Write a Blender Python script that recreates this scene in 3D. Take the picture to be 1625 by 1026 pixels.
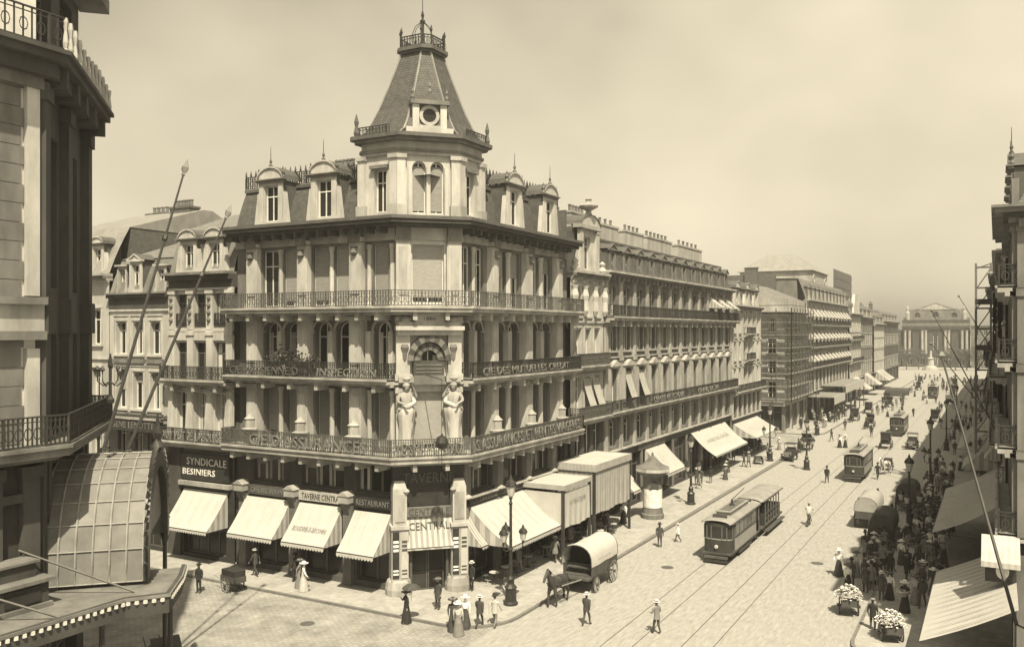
import bpy, bmesh, math, random
from mathutils import Vector, Matrix
for o in list(bpy.data.objects): bpy.data.objects.remove(o)
S = bpy.context.scene
C = S.collection
rnd = random.Random(11)
R = math.radians
PI = math.pi
# ---------------------------------------------------------------- camera
CAMROT = R(28.95)
cd = bpy.data.cameras.new('camera'); cam = bpy.data.objects.new('camera', cd); C.objects.link(cam)
cam.location = (0, 0, 16); cam.rotation_euler = (PI/2, 0, CAMROT)
cd.sensor_width = 36; cd.lens = 36*1389/1625; cd.shift_y = -(525-513)/1625*-1
cd.clip_start = .2; cd.clip_end = 6000
S.camera = cam
# ---------------------------------------------------------------- sky and sun
SUN_EL = R(57); SDX, SDY = .62, -.785          # towards the sun (x, y)
TINT = (1.0, .885, .645, 1)
w = bpy.data.worlds.new('World'); S.world = w; w.use_nodes = True
nt = w.node_tree; nt.nodes.clear()
N = nt.nodes.new; K = nt.links.new
out = N('ShaderNodeOutputWorld'); bg = N('ShaderNodeBackground'); sky = N('ShaderNodeTexSky')
sky.sky_type = 'NISHITA'; sky.sun_disc = False; sky.sun_elevation = SUN_EL
sky.sun_rotation = math.atan2(SDX, SDY); sky.air_density = 1.0; sky.dust_density = 3.0; sky.ozone_density = 1
bw = N('ShaderNodeRGBToBW'); K(sky.outputs[0], bw.inputs[0])
tc = N('ShaderNodeTexCoord'); mp = N('ShaderNodeMapping'); mp.inputs['Scale'].default_value = (1, 1, 1.5)
K(tc.outputs['Generated'], mp.inputs[0])
cn = N('ShaderNodeTexNoise'); cn.inputs['Scale'].default_value = 1.5; cn.inputs['Detail'].default_value = 4; cn.inputs['Roughness'].default_value = .55
K(mp.outputs[0], cn.inputs[0])
cr = N('ShaderNodeMapRange'); cr.inputs[1].default_value = .38; cr.inputs[2].default_value = .72; cr.inputs[3].default_value = 0; cr.inputs[4].default_value = .42
K(cn.outputs[0], cr.inputs[0])
mx = N('ShaderNodeMix'); mx.data_type = 'FLOAT'; mx.inputs[3].default_value = 8.0
sv = N('ShaderNodeMath'); sv.operation = 'MULTIPLY_ADD'; sv.inputs[1].default_value = .95; sv.inputs[2].default_value = .3
K(bw.outputs[0], sv.inputs[0]); K(cr.outputs[0], mx.inputs[0]); K(sv.outputs[0], mx.inputs[2])
ml = N('ShaderNodeMix'); ml.data_type = 'RGBA'; ml.blend_type = 'MULTIPLY'; ml.inputs[0].default_value = 1
cm = N('ShaderNodeCombineColor')
for i in range(3): K(mx.outputs[0], cm.inputs[i])
K(cm.outputs[0], ml.inputs[6]); ml.inputs[7].default_value = TINT
K(ml.outputs[2], bg.inputs[0]); bg.inputs[1].default_value = .108; K(bg.outputs[0], out.inputs[0])
sl = bpy.data.lights.new('sun', 'SUN'); sl.energy = 5.0; sl.angle = R(.6); sl.color = TINT[:3]
so = bpy.data.objects.new('sun', sl); C.objects.link(so)
sd = Vector((SDX*math.cos(SUN_EL), SDY*math.cos(SUN_EL), math.sin(SUN_EL)))
so.rotation_euler = sd.to_track_quat('Z', 'Y').to_euler(); so.location = (40, -40, 80)
S.view_settings.view_transform = 'Standard'; S.view_settings.look = 'None'; S.view_settings.exposure = .82; S.view_settings.gamma = 1
S.view_settings.use_curve_mapping = False
S.render.engine = 'CYCLES'
# ---------------------------------------------------------------- materials
MATS = {}
def mat(name, v, rough=.85, noise=.25, scale=1.2, bump=0., spec=.3, stretch=(1, 1, 1), rand=0., pattern=None, metal=0.):
    m = bpy.data.materials.new(name); m.use_nodes = True; t = m.node_tree; n = t.nodes.new; k = t.links.new
    p = t.nodes['Principled BSDF']; p.inputs['Roughness'].default_value = rough; p.inputs['Specular IOR Level'].default_value = spec
    p.inputs['Metallic'].default_value = metal
    g = n('ShaderNodeNewGeometry'); mpn = n('ShaderNodeMapping'); mpn.inputs['Scale'].default_value = stretch
    k(g.outputs['Position'], mpn.inputs[0])
    n1 = n('ShaderNodeTexNoise'); n1.inputs['Scale'].default_value = scale; n1.inputs['Detail'].default_value = 8; n1.inputs['Roughness'].default_value = .65
    k(mpn.outputs[0], n1.inputs[0])
    r1 = n('ShaderNodeMapRange'); r1.inputs[1].default_value = .3; r1.inputs[2].default_value = .7
    r1.inputs[3].default_value = 1-noise; r1.inputs[4].default_value = 1+noise*.6; k(n1.outputs[0], r1.inputs[0])
    last = r1.outputs[0]
    def mul(a, b):
        q = n('ShaderNodeMath'); q.operation = 'MULTIPLY'
        k(a, q.inputs[0])
        if isinstance(b, (int, float)): q.inputs[1].default_value = b
        else: k(b, q.inputs[1])
        return q.outputs[0]
    if rand:
        oi = n('ShaderNodeObjectInfo'); r2 = n('ShaderNodeMapRange'); r2.inputs[3].default_value = 1-rand; r2.inputs[4].default_value = 1+rand
        k(oi.outputs['Random'], r2.inputs[0]); last = mul(last, r2.outputs[0])
    hgt = n1.outputs[0]
    if pattern:
        kind, bw_, rh_, dark = pattern[:4]
        br = n('ShaderNodeTexBrick'); br.inputs['Scale'].default_value = 1; br.inputs['Brick Width'].default_value = bw_; br.inputs['Row Height'].default_value = rh_
        br.inputs['Mortar Size'].default_value = rh_*(pattern[4] if len(pattern) > 4 else .06); br.inputs['Mortar Smooth'].default_value = .3
        br.inputs['Color1'].default_value = (1, 1, 1, 1); br.inputs['Color2'].default_value = (.82, .82, .82, 1); br.inputs['Mortar'].default_value = (dark,)*3+(1,)
        mv = n('ShaderNodeMapping')
        sx = n('ShaderNodeSeparateXYZ'); cx = n('ShaderNodeCombineXYZ'); k(g.outputs['Position'], sx.inputs[0])
        if kind == 'wall':
            ad = n('ShaderNodeMath'); k(sx.outputs[0], ad.inputs[0]); k(sx.outputs[1], ad.inputs[1]); k(ad.outputs[0], cx.inputs[0]); k(sx.outputs[2], cx.inputs[1])
        else:
            k(sx.outputs[0], cx.inputs[1]); k(sx.outputs[1], cx.inputs[0])
        k(cx.outputs[0], mv.inputs[0]); k(mv.outputs[0], br.inputs[0])
        b2 = n('ShaderNodeRGBToBW'); k(br.outputs[0], b2.inputs[0]); last = mul(last, b2.outputs[0]); hgt = b2.outputs[0]
    last = mul(last, v)
    cc = n('ShaderNodeCombineColor'); k(last, cc.inputs[0]); k(mul(last, .985), cc.inputs[1]); k(mul(last, .95), cc.inputs[2])
    k(cc.outputs[0], p.inputs['Base Color'])
    if bump:
        b = n('ShaderNodeBump'); b.inputs['Strength'].default_value = bump; b.inputs['Distance'].default_value = .03; k(hgt, b.inputs['Height']); k(b.outputs[0], p.inputs['Normal'])
    MATS[name] = m
    return m
def glassmat(name, v, rnd_=.6):
    m = mat(name, v, .15, .3, .8, 0, .22, rand=rnd_); return m
mat('stone', .32, .9, .42, .9, .25, stretch=(1, 1, .35))
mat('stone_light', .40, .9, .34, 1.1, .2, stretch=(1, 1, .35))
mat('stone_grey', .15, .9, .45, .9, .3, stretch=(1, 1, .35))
mat('stone_shaded', .04, .9, .4, .8, .3, stretch=(1, 1, .4))  # stone with shade put into its colour, for the unlit lower walls
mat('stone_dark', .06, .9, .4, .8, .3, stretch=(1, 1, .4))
mat('plaster', .36, .9, .25, .7, .1, stretch=(1, 1, .3))
mat('brick', .11, .9, .3, 3, .3, pattern=('wall', .3, .1, .6))
mat('shop_dark', .03, .5, .4, 1.5)
mat('shop_mid', .08, .6, .4, 1.5)
mat('slate', .095, .6, .35, 3.0, .5, pattern=('wall', .24, .16, .5, .14))
mat('slate_far', .15, .7, .3, 2.0, .2)
mat('lead', .09, .55, .3, 2)
mat('zinc', .22, .5, .25, 1.2)
mat('iron', .035, .5, .3, 3)
mat('iron_grey', .09, .5, .3, 3)
mat('gilt', .16, .5, .2, 3)
glassmat('glass', .022); glassmat('glass_grey', .10, .5)
mat('interior', .02, .9)
mat('frame_white', .60, .6, .15, 3)
mat('frame_dark', .10, .6, .2, 3)
mat('curtain', .40, .9, .25, 5, stretch=(1, 1, .1), rand=.25)
mat('blind', .26, .9, .18, 3, stretch=(1, 1, 4), rand=.18)
mat('canvas_soft', .38, .9, .1, 1.2, .15)
mat('canvas', .40, .9, .10, 1.2, .15)
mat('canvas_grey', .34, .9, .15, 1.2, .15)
mat('canvas_dark', .30, .9, .2, 1.2, .15)
mat('stripe', .26, .9, .15, 1.2, .15)
mat('asphalt', .29, .9, .26, 3.2, .4, stretch=(1.6, .35, 1))
mat('cobble', .29, .9, .4, .6, .7, pattern=('floor', .36, .24, .68, .1))
mat('pavement', .33, .9, .22, 2.5, .2, pattern=('floor', 1.2, .8, .9, .012))
mat('kerb_stone', .15, .9, .25, 2, .1)
mat('rail_steel', .17, .35, .3, 2, metal=.3)
mat('earth', .34, .95, .35, .2)
mat('skin', .32, .7, .1, 3); mat('hair', .04, .7, .2, 6)
mat('cloth_black', .028, .9, .3, 4); mat('cloth_dark', .06, .9, .3, 4); mat('cloth_grey', .19, .9, .25, 4); mat('cloth_pale', .42, .9, .2, 4); mat('cloth_white', .72, .9, .12, 4)
mat('straw', .60, .8, .2, 8); mat('leather', .05, .5, .3, 5)
mat('horse_dark', .055, .6, .35, 2); mat('horse_pale', .46, .7, .3, 2)
mat('tram_dark', .04, .45, .3, 1.5); mat('tram_mid', .11, .5, .25, 1.5); mat('tram_light', .26, .55, .2, 1.5); mat('tram_roof', .24, .8, .25, 1.5)
mat('wood', .07, .7, .35, 2, .1); mat('wood_pale', .24, .7, .3, 2, .1)
mat('bronze', .03, .4, .35, 3); mat('poster', .66, .8, .3, 3)
mat('foliage', .07, .8, .5, 2); mat('foliage_light', .13, .8, .5, 2); mat('bark', .07, .9, .4, 3)
mat('print', .06, .8, .2, 2); mat('print_pale', .70, .8, .1, 2); mat('lamp_glass', .4, .25, .1, 2)
mat('flower', .7, .8, .3, 9); mat('flower_mid', .3, .8, .4, 9)
# ---------------------------------------------------------------- mesh builder
class MB:
    def __init__(s, M=None): s.v = []; s.f = []; s.m = []; s.mats = []; s.M = M or Matrix(); s.cur = 0
    def use(s, m):
        if m not in s.mats: s.mats.append(m)
        s.cur = s.mats.index(m); return s
    def pt(s, p): q = s.M @ Vector(p); s.v.append((q.x, q.y, q.z)); return len(s.v)-1
    def face(s, pts):
        ids = [s.pt(p) for p in pts]; s.f.append(ids); s.m.append(s.cur)
    def grid(s, rows, close=False):
        idx = [[s.pt(p) for p in r] for r in rows]; n = len(rows[0])
        for i in range(len(rows)-1):
            for j in range(n if close else n-1):
                a = j; b = (j+1) % n
                s.f.append([idx[i][a], idx[i][b], idx[i+1][b], idx[i+1][a]]); s.m.append(s.cur)
        return idx
    def box(s, x0, x1, y0, y1, z0, z1, m=None):
        if m: s.use(m)
        i = [s.pt(p) for p in ((x0, y0, z0), (x1, y0, z0), (x1, y1, z0), (x0, y1, z0), (x0, y0, z1), (x1, y0, z1), (x1, y1, z1), (x0, y1, z1))]
        for q in ((0, 3, 2, 1), (4, 5, 6, 7), (0, 1, 5, 4), (1, 2, 6, 5), (2, 3, 7, 6), (3, 0, 4, 7)):
            s.f.append([i[a] for a in q]); s.m.append(s.cur)
        return s
    def prism(s, poly, z0, z1, m=None, top=None):
        if m: s.use(m)
        top = top or poly
        a = [s.pt((p[0], p[1], z0)) for p in poly]; b = [s.pt((p[0], p[1], z1)) for p in top]; n = len(poly)
        for i in range(n): s.f.append([a[i], a[(i+1) % n], b[(i+1) % n], b[i]]); s.m.append(s.cur)
        s.f.append(a[::-1]); s.m.append(s.cur); s.f.append(b); s.m.append(s.cur); return s
    def lathe(s, prof, cx=0, cy=0, n=12, m=None, sx=1, sy=1, cap=True):
        if m: s.use(m)
        rows = [[(cx+r*sx*math.cos(2*PI*j/n), cy+r*sy*math.sin(2*PI*j/n), z) for j in range(n)] for r, z in prof]
        idx = s.grid(rows, True)
        if cap: s.f.append(idx[0][::-1]); s.m.append(s.cur); s.f.append(idx[-1]); s.m.append(s.cur)
        return s
    def tube(s, path, r, n=6, m=None):
        if m: s.use(m)
        P = [Vector(p) for p in path]; rows = []
        rr = r if isinstance(r, (list, tuple)) else [r]*len(P)
        for i, p in enumerate(P):
            d = (P[min(i+1, len(P)-1)]-P[max(i-1, 0)]).normalized()
            a = d.cross(Vector((0, 0, 1)))
            if a.length < .05: a = d.cross(Vector((1, 0, 0)))
            a.normalize(); b = d.cross(a)
            rows.append([tuple(p+(a*math.cos(2*PI*j/n)+b*math.sin(2*PI*j/n))*rr[i]) for j in range(n)])
        idx = s.grid(rows, True); s.f.append(idx[0][::-1]); s.m.append(s.cur); s.f.append(idx[-1]); s.m.append(s.cur); return s
    def mesh(s, name, smooth=False):
        me = bpy.data.meshes.new(name); me.from_pydata(s.v, [], s.f)
        for m in s.mats: me.materials.append(MATS[m])
        me.polygons.foreach_set('material_index', s.m)
        if smooth: me.polygons.foreach_set('use_smooth', [True]*len(s.f))
        me.update(); return me
    def build(s, name, parent=None, loc=(0, 0, 0), rz=0, smooth=False):
        if not s.f: return None
        return inst(name, s.mesh(name, smooth), parent, loc, rz)
def inst(name, me, parent=None, loc=(0, 0, 0), rz=0, sc=None):
    o = bpy.data.objects.new(name, me); C.objects.link(o); o.parent = parent; o.location = loc; o.rotation_euler = (0, 0, rz)
    if sc: o.scale = sc if isinstance(sc, tuple) else (sc, sc, sc)
    return o
def tag(o, label, cat, group=None):
    o['label'] = label; o['category'] = cat
    if group: o['group'] = group
    return o
def thing(name, label, cat, loc=(0, 0, 0), rz=0, group=None):
    return tag(inst(name, None, None, loc, rz), label, cat, group)
def struct(o, kind='structure'): o['kind'] = kind; return o
def copy_tree(o, parent=None):
    c = o.copy(); C.objects.link(c); c.parent = parent
    for ch in o.children: copy_tree(ch, c)
    return c
def FR(x, y, deg, z=0): return Matrix.Translation((x, y, z)) @ Matrix.Rotation(R(deg), 4, 'Z')
# ---------------------------------------------------------------- lettering
TXT = {}
def text_mesh(txt, mname, h, wd, ext=.02):
    key = (txt, mname, round(h, 2), round(wd, 2))
    if key in TXT: return TXT[key]
    cu = bpy.data.curves.new('t', 'FONT'); cu.body = txt; cu.size = 1; cu.extrude = ext; cu.resolution_u = 2
    cu.space_character = 1.05
    o = bpy.data.objects.new('t', cu); C.objects.link(o); dg = bpy.context.evaluated_depsgraph_get()
    me = bpy.data.meshes.new_from_object(o.evaluated_get(dg)); bpy.data.objects.remove(o); bpy.data.curves.remove(cu)
    xs = [v.co.x for v in me.vertices]; ys = [v.co.y for v in me.vertices]
    x0, x1, y0, y1 = min(xs), max(xs), min(ys), max(ys)
    for v in me.vertices:
        a = (v.co.x-x0)/(x1-x0)*wd; b = (v.co.y-y0)/(y1-y0)*h; v.co = (a, -v.co.z, b)
    me.materials.clear(); me.materials.append(MATS[mname]); me.name = 'lettering'; TXT[key] = me; return me
# ---------------------------------------------------------------- facade kit; local frame: u right, v inward, z up
def wall(mb, u0, u1, z0, z1, ops, v=0, th=.3, m='stone'):
    mb.use(m); cur = u0; ops = sorted(ops)
    def q(a, b, c, d): 
        if b > a+1e-4 and d > c+1e-4: mb.face([(a, v, c), (b, v, c), (b, v, d), (a, v, d)])
    for op in ops:
        ua, ub, za, zb = op[:4]; rise = op[4] if len(op) > 4 else 0
        q(cur, ua, z0, z1); q(ua, ub, z0, za)
        n = 8; zs = zb-rise
        if rise:
            arc = [(ua+(ub-ua)*(1-math.cos(PI*i/n))/2, zs+rise*math.sin(PI*i/n)) for i in range(n+1)]
        else: arc = [(ua, zb), (ub, zb)]
        for (a, b), (c, d) in zip(arc, arc[1:]):
            mb.face([(a, v, b), (c, v, d), (c, v, z1), (a, v, z1)])
            mb.face([(a, v, b), (a, v+th, b), (c, v+th, d), (c, v, d)])
        mb.face([(ua, v, za), (ua, v+th, za), (ua, v+th, zs), (ua, v, zs)])
        mb.face([(ub, v, za), (ub, v, zs), (ub, v+th, zs), (ub, v+th, za)])
        mb.face([(ua, v, za), (ub, v, za), (ub, v+th, za), (ua, v+th, za)])
        cur = ub
    q(cur, u1, z0, z1)
WM = {}
def win_outline(w, h, rise, ins=0):
    n = 8; zs = h-rise
    pts = [(ins, ins), (w-ins, ins)]
    if rise:
        pts += [(w/2+(w/2-ins)*math.cos(PI*i/n), zs+(rise-ins)*math.sin(PI*i/n)) for i in range(n+1)]
    else: pts += [(w-ins, h-ins), (ins, h-ins)]
    return pts
def win_mesh(w, h, rise=0, mull=1, trans=.72, fm='frame_white', gm='glass'):
    key = (round(w, 2), round(h, 2), round(rise, 2), mull, trans, fm, gm)
    if key in WM: return WM[key]
    mb = MB().use(fm); A = win_outline(w, h, rise); B = win_outline(w, h, rise, .075); n = len(A)
    for i in range(n):
        a, b, c, d = A[i], A[(i+1) % n], B[(i+1) % n], B[i]
        mb.face([(a[0], 0, a[1]), (b[0], 0, b[1]), (c[0], 0, c[1]), (d[0], 0, d[1])])
        mb.face([(d[0], 0, d[1]), (c[0], 0, c[1]), (c[0], .06, c[1]), (d[0], .06, d[1])])
    top = h-rise*.05-.05
    for k in range(mull):
        x = w*(k+1)/(mull+1); mb.box(x-.035, x+.035, .004, .05, .07, top if mull == 1 else h-rise-.05)
    if trans: mb.box(.07, w-.07, .006, .055, h*trans-.035, h*trans+.035)
    f = mb.mesh('window'); p = MB().use(gm); p.face([(a[0], .055, a[1]) for a in A]); WM[key] = (f, p.mesh('pane')); return WM[key]
CV = {}
def sheet(x0, x1, z0, z1, m, y=.03):
    key = tuple(round(q, 2) for q in (x0, x1, z0, z1, y))+(m,)
    if key not in CV: CV[key] = MB().box(x0, x1, y, y+.012, z0, z1, m).mesh('curtain')
    return CV[key]
def window(par, F, u, z, w, h, v=.3, rise=0, mull=1, trans=.72, fm='frame_white', gm='glass', blind=0, cur=None, bm='blind'):
    """one window (frame) with its pane as a child; F facade matrix in the parent's frame"""
    f, p = win_mesh(w, h, rise, mull, trans, fm, gm)
    o = inst('window', f, par); o.matrix_local = F @ Matrix.Translation((u, v, z))
    inst('pane', p, o)
    if blind: inst('roller_blind', sheet(.06, w-.06, h*(1-blind), h-.05-rise*.6, bm, -.03), o)
    if cur is None: cur = rnd.random() < .45
    if cur and blind < .9:
        k = rnd.choice((.18, .26, .34))*w
        inst('curtain', sheet(.08, k, .1, h-rise-.08, 'curtain', .057-.02), o); inst('curtain', sheet(w-k, w-.08, .1, h-rise-.08, 'curtain', .057-.02), o)
    return o
def offset(poly, p):
    n = len(poly); out_ = []
    ds = [(Vector(poly[i+1])-Vector(poly[i])).normalized() for i in range(n-1)]
    ns = [Vector((d.y, -d.x)) for d in ds]
    for i in range(n):
        if i == 0: q = Vector(poly[0])+ns[0]*p
        elif i == n-1: q = Vector(poly[-1])+ns[-1]*p
        else:
            b = (ns[i-1]+ns[i]).normalized(); q = Vector(poly[i])+b*(p/max(.3, b.dot(ns[i])))
        out_.append((q.x, q.y))
    return out_
def band(mb, poly, p0, p1, z0, z1, m=None):
    if m: mb.use(m)
    a = offset(poly, p0); b = offset(poly, p1)
    for i in range(len(poly)-1):
        q = [a[i], b[i], b[i+1], a[i+1]]
        mb.prism([q[0], q[1], q[2], q[3]], z0, z1)
def railing(mb, path, z, h=1.0, step=.14, m='iron', orn=True, t=.022):
    mb.use(m)
    for a, b in zip(path, path[1:]):
        A = Vector((a[0], a[1], 0)); B = Vector((b[0], b[1], 0)); L = (B-A).length; d = (B-A)/L; ang = math.atan2(d.y, d.x)
        old = mb.M.copy(); mb.M = old @ Matrix.Translation((A.x, A.y, z)) @ Matrix.Rotation(ang, 4, 'Z')
        mb.box(0, L, -.04, .04, h-.05, h); mb.box(0, L, -.025, .025, .06, .10); mb.box(0, L, -.02, .02, h-.2, h-.17)
        n = max(2, int(L/step))
        for i in range(n+1):
            x = L*i/n; k = t*(1.8 if i % 9 == 0 else 1)
            mb.face([(x-k, -k, .06), (x+k, -k, .06), (x+k, -k, h-.05), (x-k, -k, h-.05)]); mb.face([(x+k, -k, .06), (x+k, k, .06), (x+k, k, h-.05), (x+k, -k, h-.05)])
            mb.face([(x+k, k, .06), (x-k, k, .06), (x-k, k, h-.05), (x+k, k, h-.05)]); mb.face([(x-k, k, .06), (x-k, -k, .06), (x-k, -k, h-.05), (x-k, k, h-.05)])
            if orn and i % 2 == 0 and i < n:
                cx = x+L/n; cz = h*.45; r0 = min(step*.95, .16); r1 = r0-.035
                ring = [(cx+r*math.cos(q*PI/4), -.03, cz+1.5*r*math.sin(q*PI/4)) for r in (r0, r1) for q in range(8)]
                for q in range(8): mb.face([ring[q], ring[(q+1) % 8], ring[8+(q+1) % 8], ring[8+q]])
        mb.M = old
def dormer_mesh(w, h, depth, ped='arc', m='stone_light', win=True):
    """front at v=0, base z=0; stone frame with pediment, cheeks going back"""
    mb = MB().use(m); t = w*.22
    wall(mb, 0, w, 0, h, [(t, w-t, .25, h-.25)], 0, .25, m)
    mb.use('lead').box(.03, .06, .02, depth, 0, h); mb.box(w-.06, w-.03, .02, depth, 0, h); mb.box(0.01, w-.01, .02, depth, h-.02, h+.05)
    mb.use(m).box(-.08, t-.05, -.1, 0, .0, .35); mb.box(w-t+.05, w+.08, -.1, 0, 0, .35)
    if ped == 'arc': mb.prism([(-.42, -.06), (-.02, -.06), (-.02, .25), (-.42, .25)], 0, h*.75, m, top=[(-.12, -.06), (-.02, -.06), (-.02, .25), (-.12, .25)]); mb.prism([(w+.02, -.06), (w+.42, -.06), (w+.42, .25), (w+.02, .25)], 0, h*.75, m, top=[(w+.02, -.06), (w+.12, -.06), (w+.12, .25), (w+.02, .25)])
    mb.box(.02, t-.06, -.08, 0, .35, h-.2); mb.box(w-t+.06, w-.02, -.08, 0, .35, h-.2)
    mb.use('stone_grey' if ped == 'arc' else m).box(-.15, w+.15, -.2, .02, h-.02, h+.12)
    if ped == 'arc': mb.use('stone_grey').box(-.24, w+.24, -.3, .02, h+.1, h+.17); mb.use(m)
    n = 8
    if ped == 'arc':
        arc = [(w/2-(w/2+.12)*math.cos(PI*i/n), h+.12+w*.42*math.sin(PI*i/n)) for i in range(n+1)]
    elif ped == 'tri': arc = [(-.15, h+.12), (w/2, h+.12+w*.32), (w+.15, h+.12)]
    else: arc = None
    if arc:
        for (a, b), (c, d) in zip(arc, arc[1:]):
            mb.face([(a, -.12, h+.12), (c, -.12, h+.12), (c, -.12, d), (a, -.12, b)])
            mb.use('lead').face([(a, -.22, b), (c, -.22, d), (c, depth, d), (a, depth, b)])
            e = .1
            mb.use(m).face([(a, -.22, b), (c, -.22, d), (c, -.22, d-e), (a, -.22, b-e)]); mb.face([(a, -.22, b-e), (c, -.22, d-e), (c, -.12, d-e), (a, -.12, b-e)])
    return mb, t
DM = {}
def dormer(par, F, u, z, v, w=1.6, h=2.0, depth=1.5, ped='arc', m='stone_light', fin=False, fm='frame_white'):
    key = (w, h, depth, ped, m, fin)
    if key not in DM:
        mb, t = dormer_mesh(w, h, depth, ped, m)
        if fin:
            top = h+.12+w*.42
            mb.lathe([(.1, top-.1), (.14, top+.05), (.05, top+.2), (.1, top+.32), (.03, top+.5), (.015, top+1.3)], w/2, -.05, 6, 'lead')
            for x in (-.02, w+.02): mb.lathe([(.13, h+.1), (.16, h+.25), (.07, h+.4), (.13, h+.55), (.04, h+.75), (.06, h+.82), (.01, h+.95)], x, -.05, 6, 'lead')
        DM[key] = (mb.mesh('dormer'), t)
    me, t = DM[key]
    o = inst('dormer', me, par); o.matrix_local = F @ Matrix.Translation((u, v, z))
    f, p = win_mesh(w-2*t, h-.5, 0, 1, .7, fm)
    q = inst('window_frame', f, o, (t, .2, .25)); q2 = inst('pane', p, o, (t, .2, .25))
    return o
def chimney(par, x, y, z0, z1, lx, ly, pots=4, m='brick'):
    mb = MB().box(x-lx/2, x+lx/2, y-ly/2, y+ly/2, z0, z1, m); mb.box(x-lx/2-.08, x+lx/2+.08, y-ly/2-.08, y+ly/2+.08, z1-.18, z1)
    o = mb.build('chimney', par)
    for i in range(pots):
        t = (i+.5)/pots-.5
        px = x+(lx*t*.9 if lx > ly else 0); py = y+(ly*t*.9 if ly >= lx else 0)
        MB().lathe([(.15, z1-.01), (.13, z1+.45), (.17, z1+.5), (.17, z1+.6)], px, py, 6, 'stone_grey').build('chimney_pot', o)
    return o
def letters(par, F, u, z, wd, h, txt, m, v=-.03, ext=.02):
    o = inst('lettering', text_mesh(txt, m, h, wd, ext), par); o.matrix_local = F @ Matrix.Translation((u, v, z)); return o
def striped(n, a='canvas', b='stripe'): return [a if i % 2 == 0 else b for i in range(n)]
def awning(name, label, F, u0, u1, z1, p, z0, mats=('canvas',), val=.28, cheek=True, txt=None, cm=('canvas', 'stripe'), group=None, sag=.12, scallop=True, stripw=.17):
    """sloping canvas from the wall (z1) to the front bar (z0) p metres out; own thing"""
    root = thing(name, label, 'awning', tuple((F @ Vector(((u0+u1)/2, 0, z0)))), 0, group)
    L = root.matrix_basis.inverted() if False else Matrix.Translation(-Vector(root.location))
    M = L @ F; n = max(2, int((u1-u0)/stripw)); n += (n+1) % 2
    mb = MB(M); K_ = 5
    for i in range(n):
        a = u0+(u1-u0)*i/n; b = u0+(u1-u0)*(i+1)/n; mb.use(mats[i % len(mats)])
        wv = .015*math.sin(i*1.3)
        for k in range(K_):
            t0, t1 = k/K_, (k+1)/K_
            g = lambda t: (-p*t, z1+(z0-z1)*t-sag*math.sin(PI*t)+wv*math.sin(PI*t))
            (v0, za), (v1, zb) = g(t0), g(t1)
            mb.face([(a, v1, zb), (b, v1, zb), (b, v0, za), (a, v0, za)])
    sheet_o = mb.build('canvas_sheet', root)
    if val:
        mv = MB(M); nn = max(4, int((u1-u0)/.22))
        for i in range(nn):
            a = u0+(u1-u0)*i/nn; b = u0+(u1-u0)*(i+1)/nn; mv.use(mats[int(i/nn*n) % len(mats)])
            if scallop: mv.face([(a, -p-.01, z0-val*.65), ((a+b)/2, -p-.03, z0-val), (b, -p-.01, z0-val*.65), (b, -p, z0), (a, -p, z0)])
            else: mv.face([(a, -p-.01, z0-val), (b, -p-.01, z0-val), (b, -p, z0), (a, -p, z0)])
        mv.build('valance', root)
    if cheek:
        for u in (u0+.01, u1-.01):
            mc = MB(M)
            k = 8
            for i in range(k):
                t0, t1 = i/k, (i+1)/k; mc.use(cm[i % len(cm)])
                mc.face([(u, -p*t0, z0-.05), (u, -p*t1, z0-.05), (u, -p*t1, z1+(z0-z1)*t1-sag*math.sin(PI*t1)), (u, -p*t0, z1+(z0-z1)*t0-sag*math.sin(PI*t0))])
            mc.build('side_cheek', root)
    mf = MB(M).tube([(u0, -p, z0), (u1, -p, z0)], .03, 5, 'iron')
    for u in (u0+.05, u1-.05): mf.tube([(u, 0, z0-.25), (u, -p, z0)], .02, 5)
    mf.build('frame', root)
    if txt:
        s, m, t0, hh, wd = txt
        me = text_mesh(s, m, hh, wd, .004); o = inst('lettering', me, root)
        ang = math.atan2(z1-z0, p); sg = sag*math.sin(PI*t0)
        o.matrix_local = M @ Matrix.Translation(((u0+u1)/2-wd/2, -p*t0-.05*math.sin(ang), z1+(z0-z1)*t0-sg+.05*math.cos(ang))) @ Matrix.Rotation(-(PI/2-ang), 4, 'X')
    return root
# ================================================================= the setting
def sheet_obj(name, poly, z, m):
    mb = MB().use(m); mb.face([(p[0], p[1], z) for p in poly]); return struct(mb.build(name))
g = MB().use('earth'); g.face([(-3000, -800, -.02), (3000, -800, -.02), (3000, 4200, -.02), (-3000, 4200, -.02)]); struct(g.build('ground'))
def arc(cx, cy, r, a0, a1, n=8): return [(cx+r*math.cos(R(a0+(a1-a0)*i/n)), cy+r*math.sin(R(a0+(a1-a0)*i/n))) for i in range(n+1)]
sheet_obj('boulevard_road', [(-25, -20), (-4, -20), (-4, 330), (-25, 330)], 0, 'asphalt')
sheet_obj('side_street_road', [(-130, 5), (-23.6, 5), (-23.6, 42), (-130, 42)], .004, 'cobble')
sheet_obj('cross_street_road', [(-120, 124), (-24, 124), (-24, 142), (-120, 142)], .004, 'cobble')
sheet_obj('far_square', [(-120, 326), (60, 326), (60, 420), (-120, 420)], .006, 'asphalt')
sheet_obj('opposite_street_road', [(-5, 10), (90, 10), (90, 44), (-5, 44)], .004, 'asphalt')
def pavement(poly, kerb_idx, name='pavement'):
    o = struct(MB().prism(poly, -.01, .13, 'pavement').build(name))
    path = [poly[i] for i in kerb_idx]; mb = MB()
    band(mb, path, -.02, .16, -.012, .135, 'kerb_stone'); k = mb.build('kerb', o)
    return o
left = [(-120, 39.8)]+arc(-26.4, 42.8, 3.0, -90, 0, 8)+[(-23.4, 122.5)]+arc(-26.4, 122.5, 3, 0, 90, 6)+[(-60, 125.5), (-60, 60), (-120, 60)]
pavement(left, range(0, 18))
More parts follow.
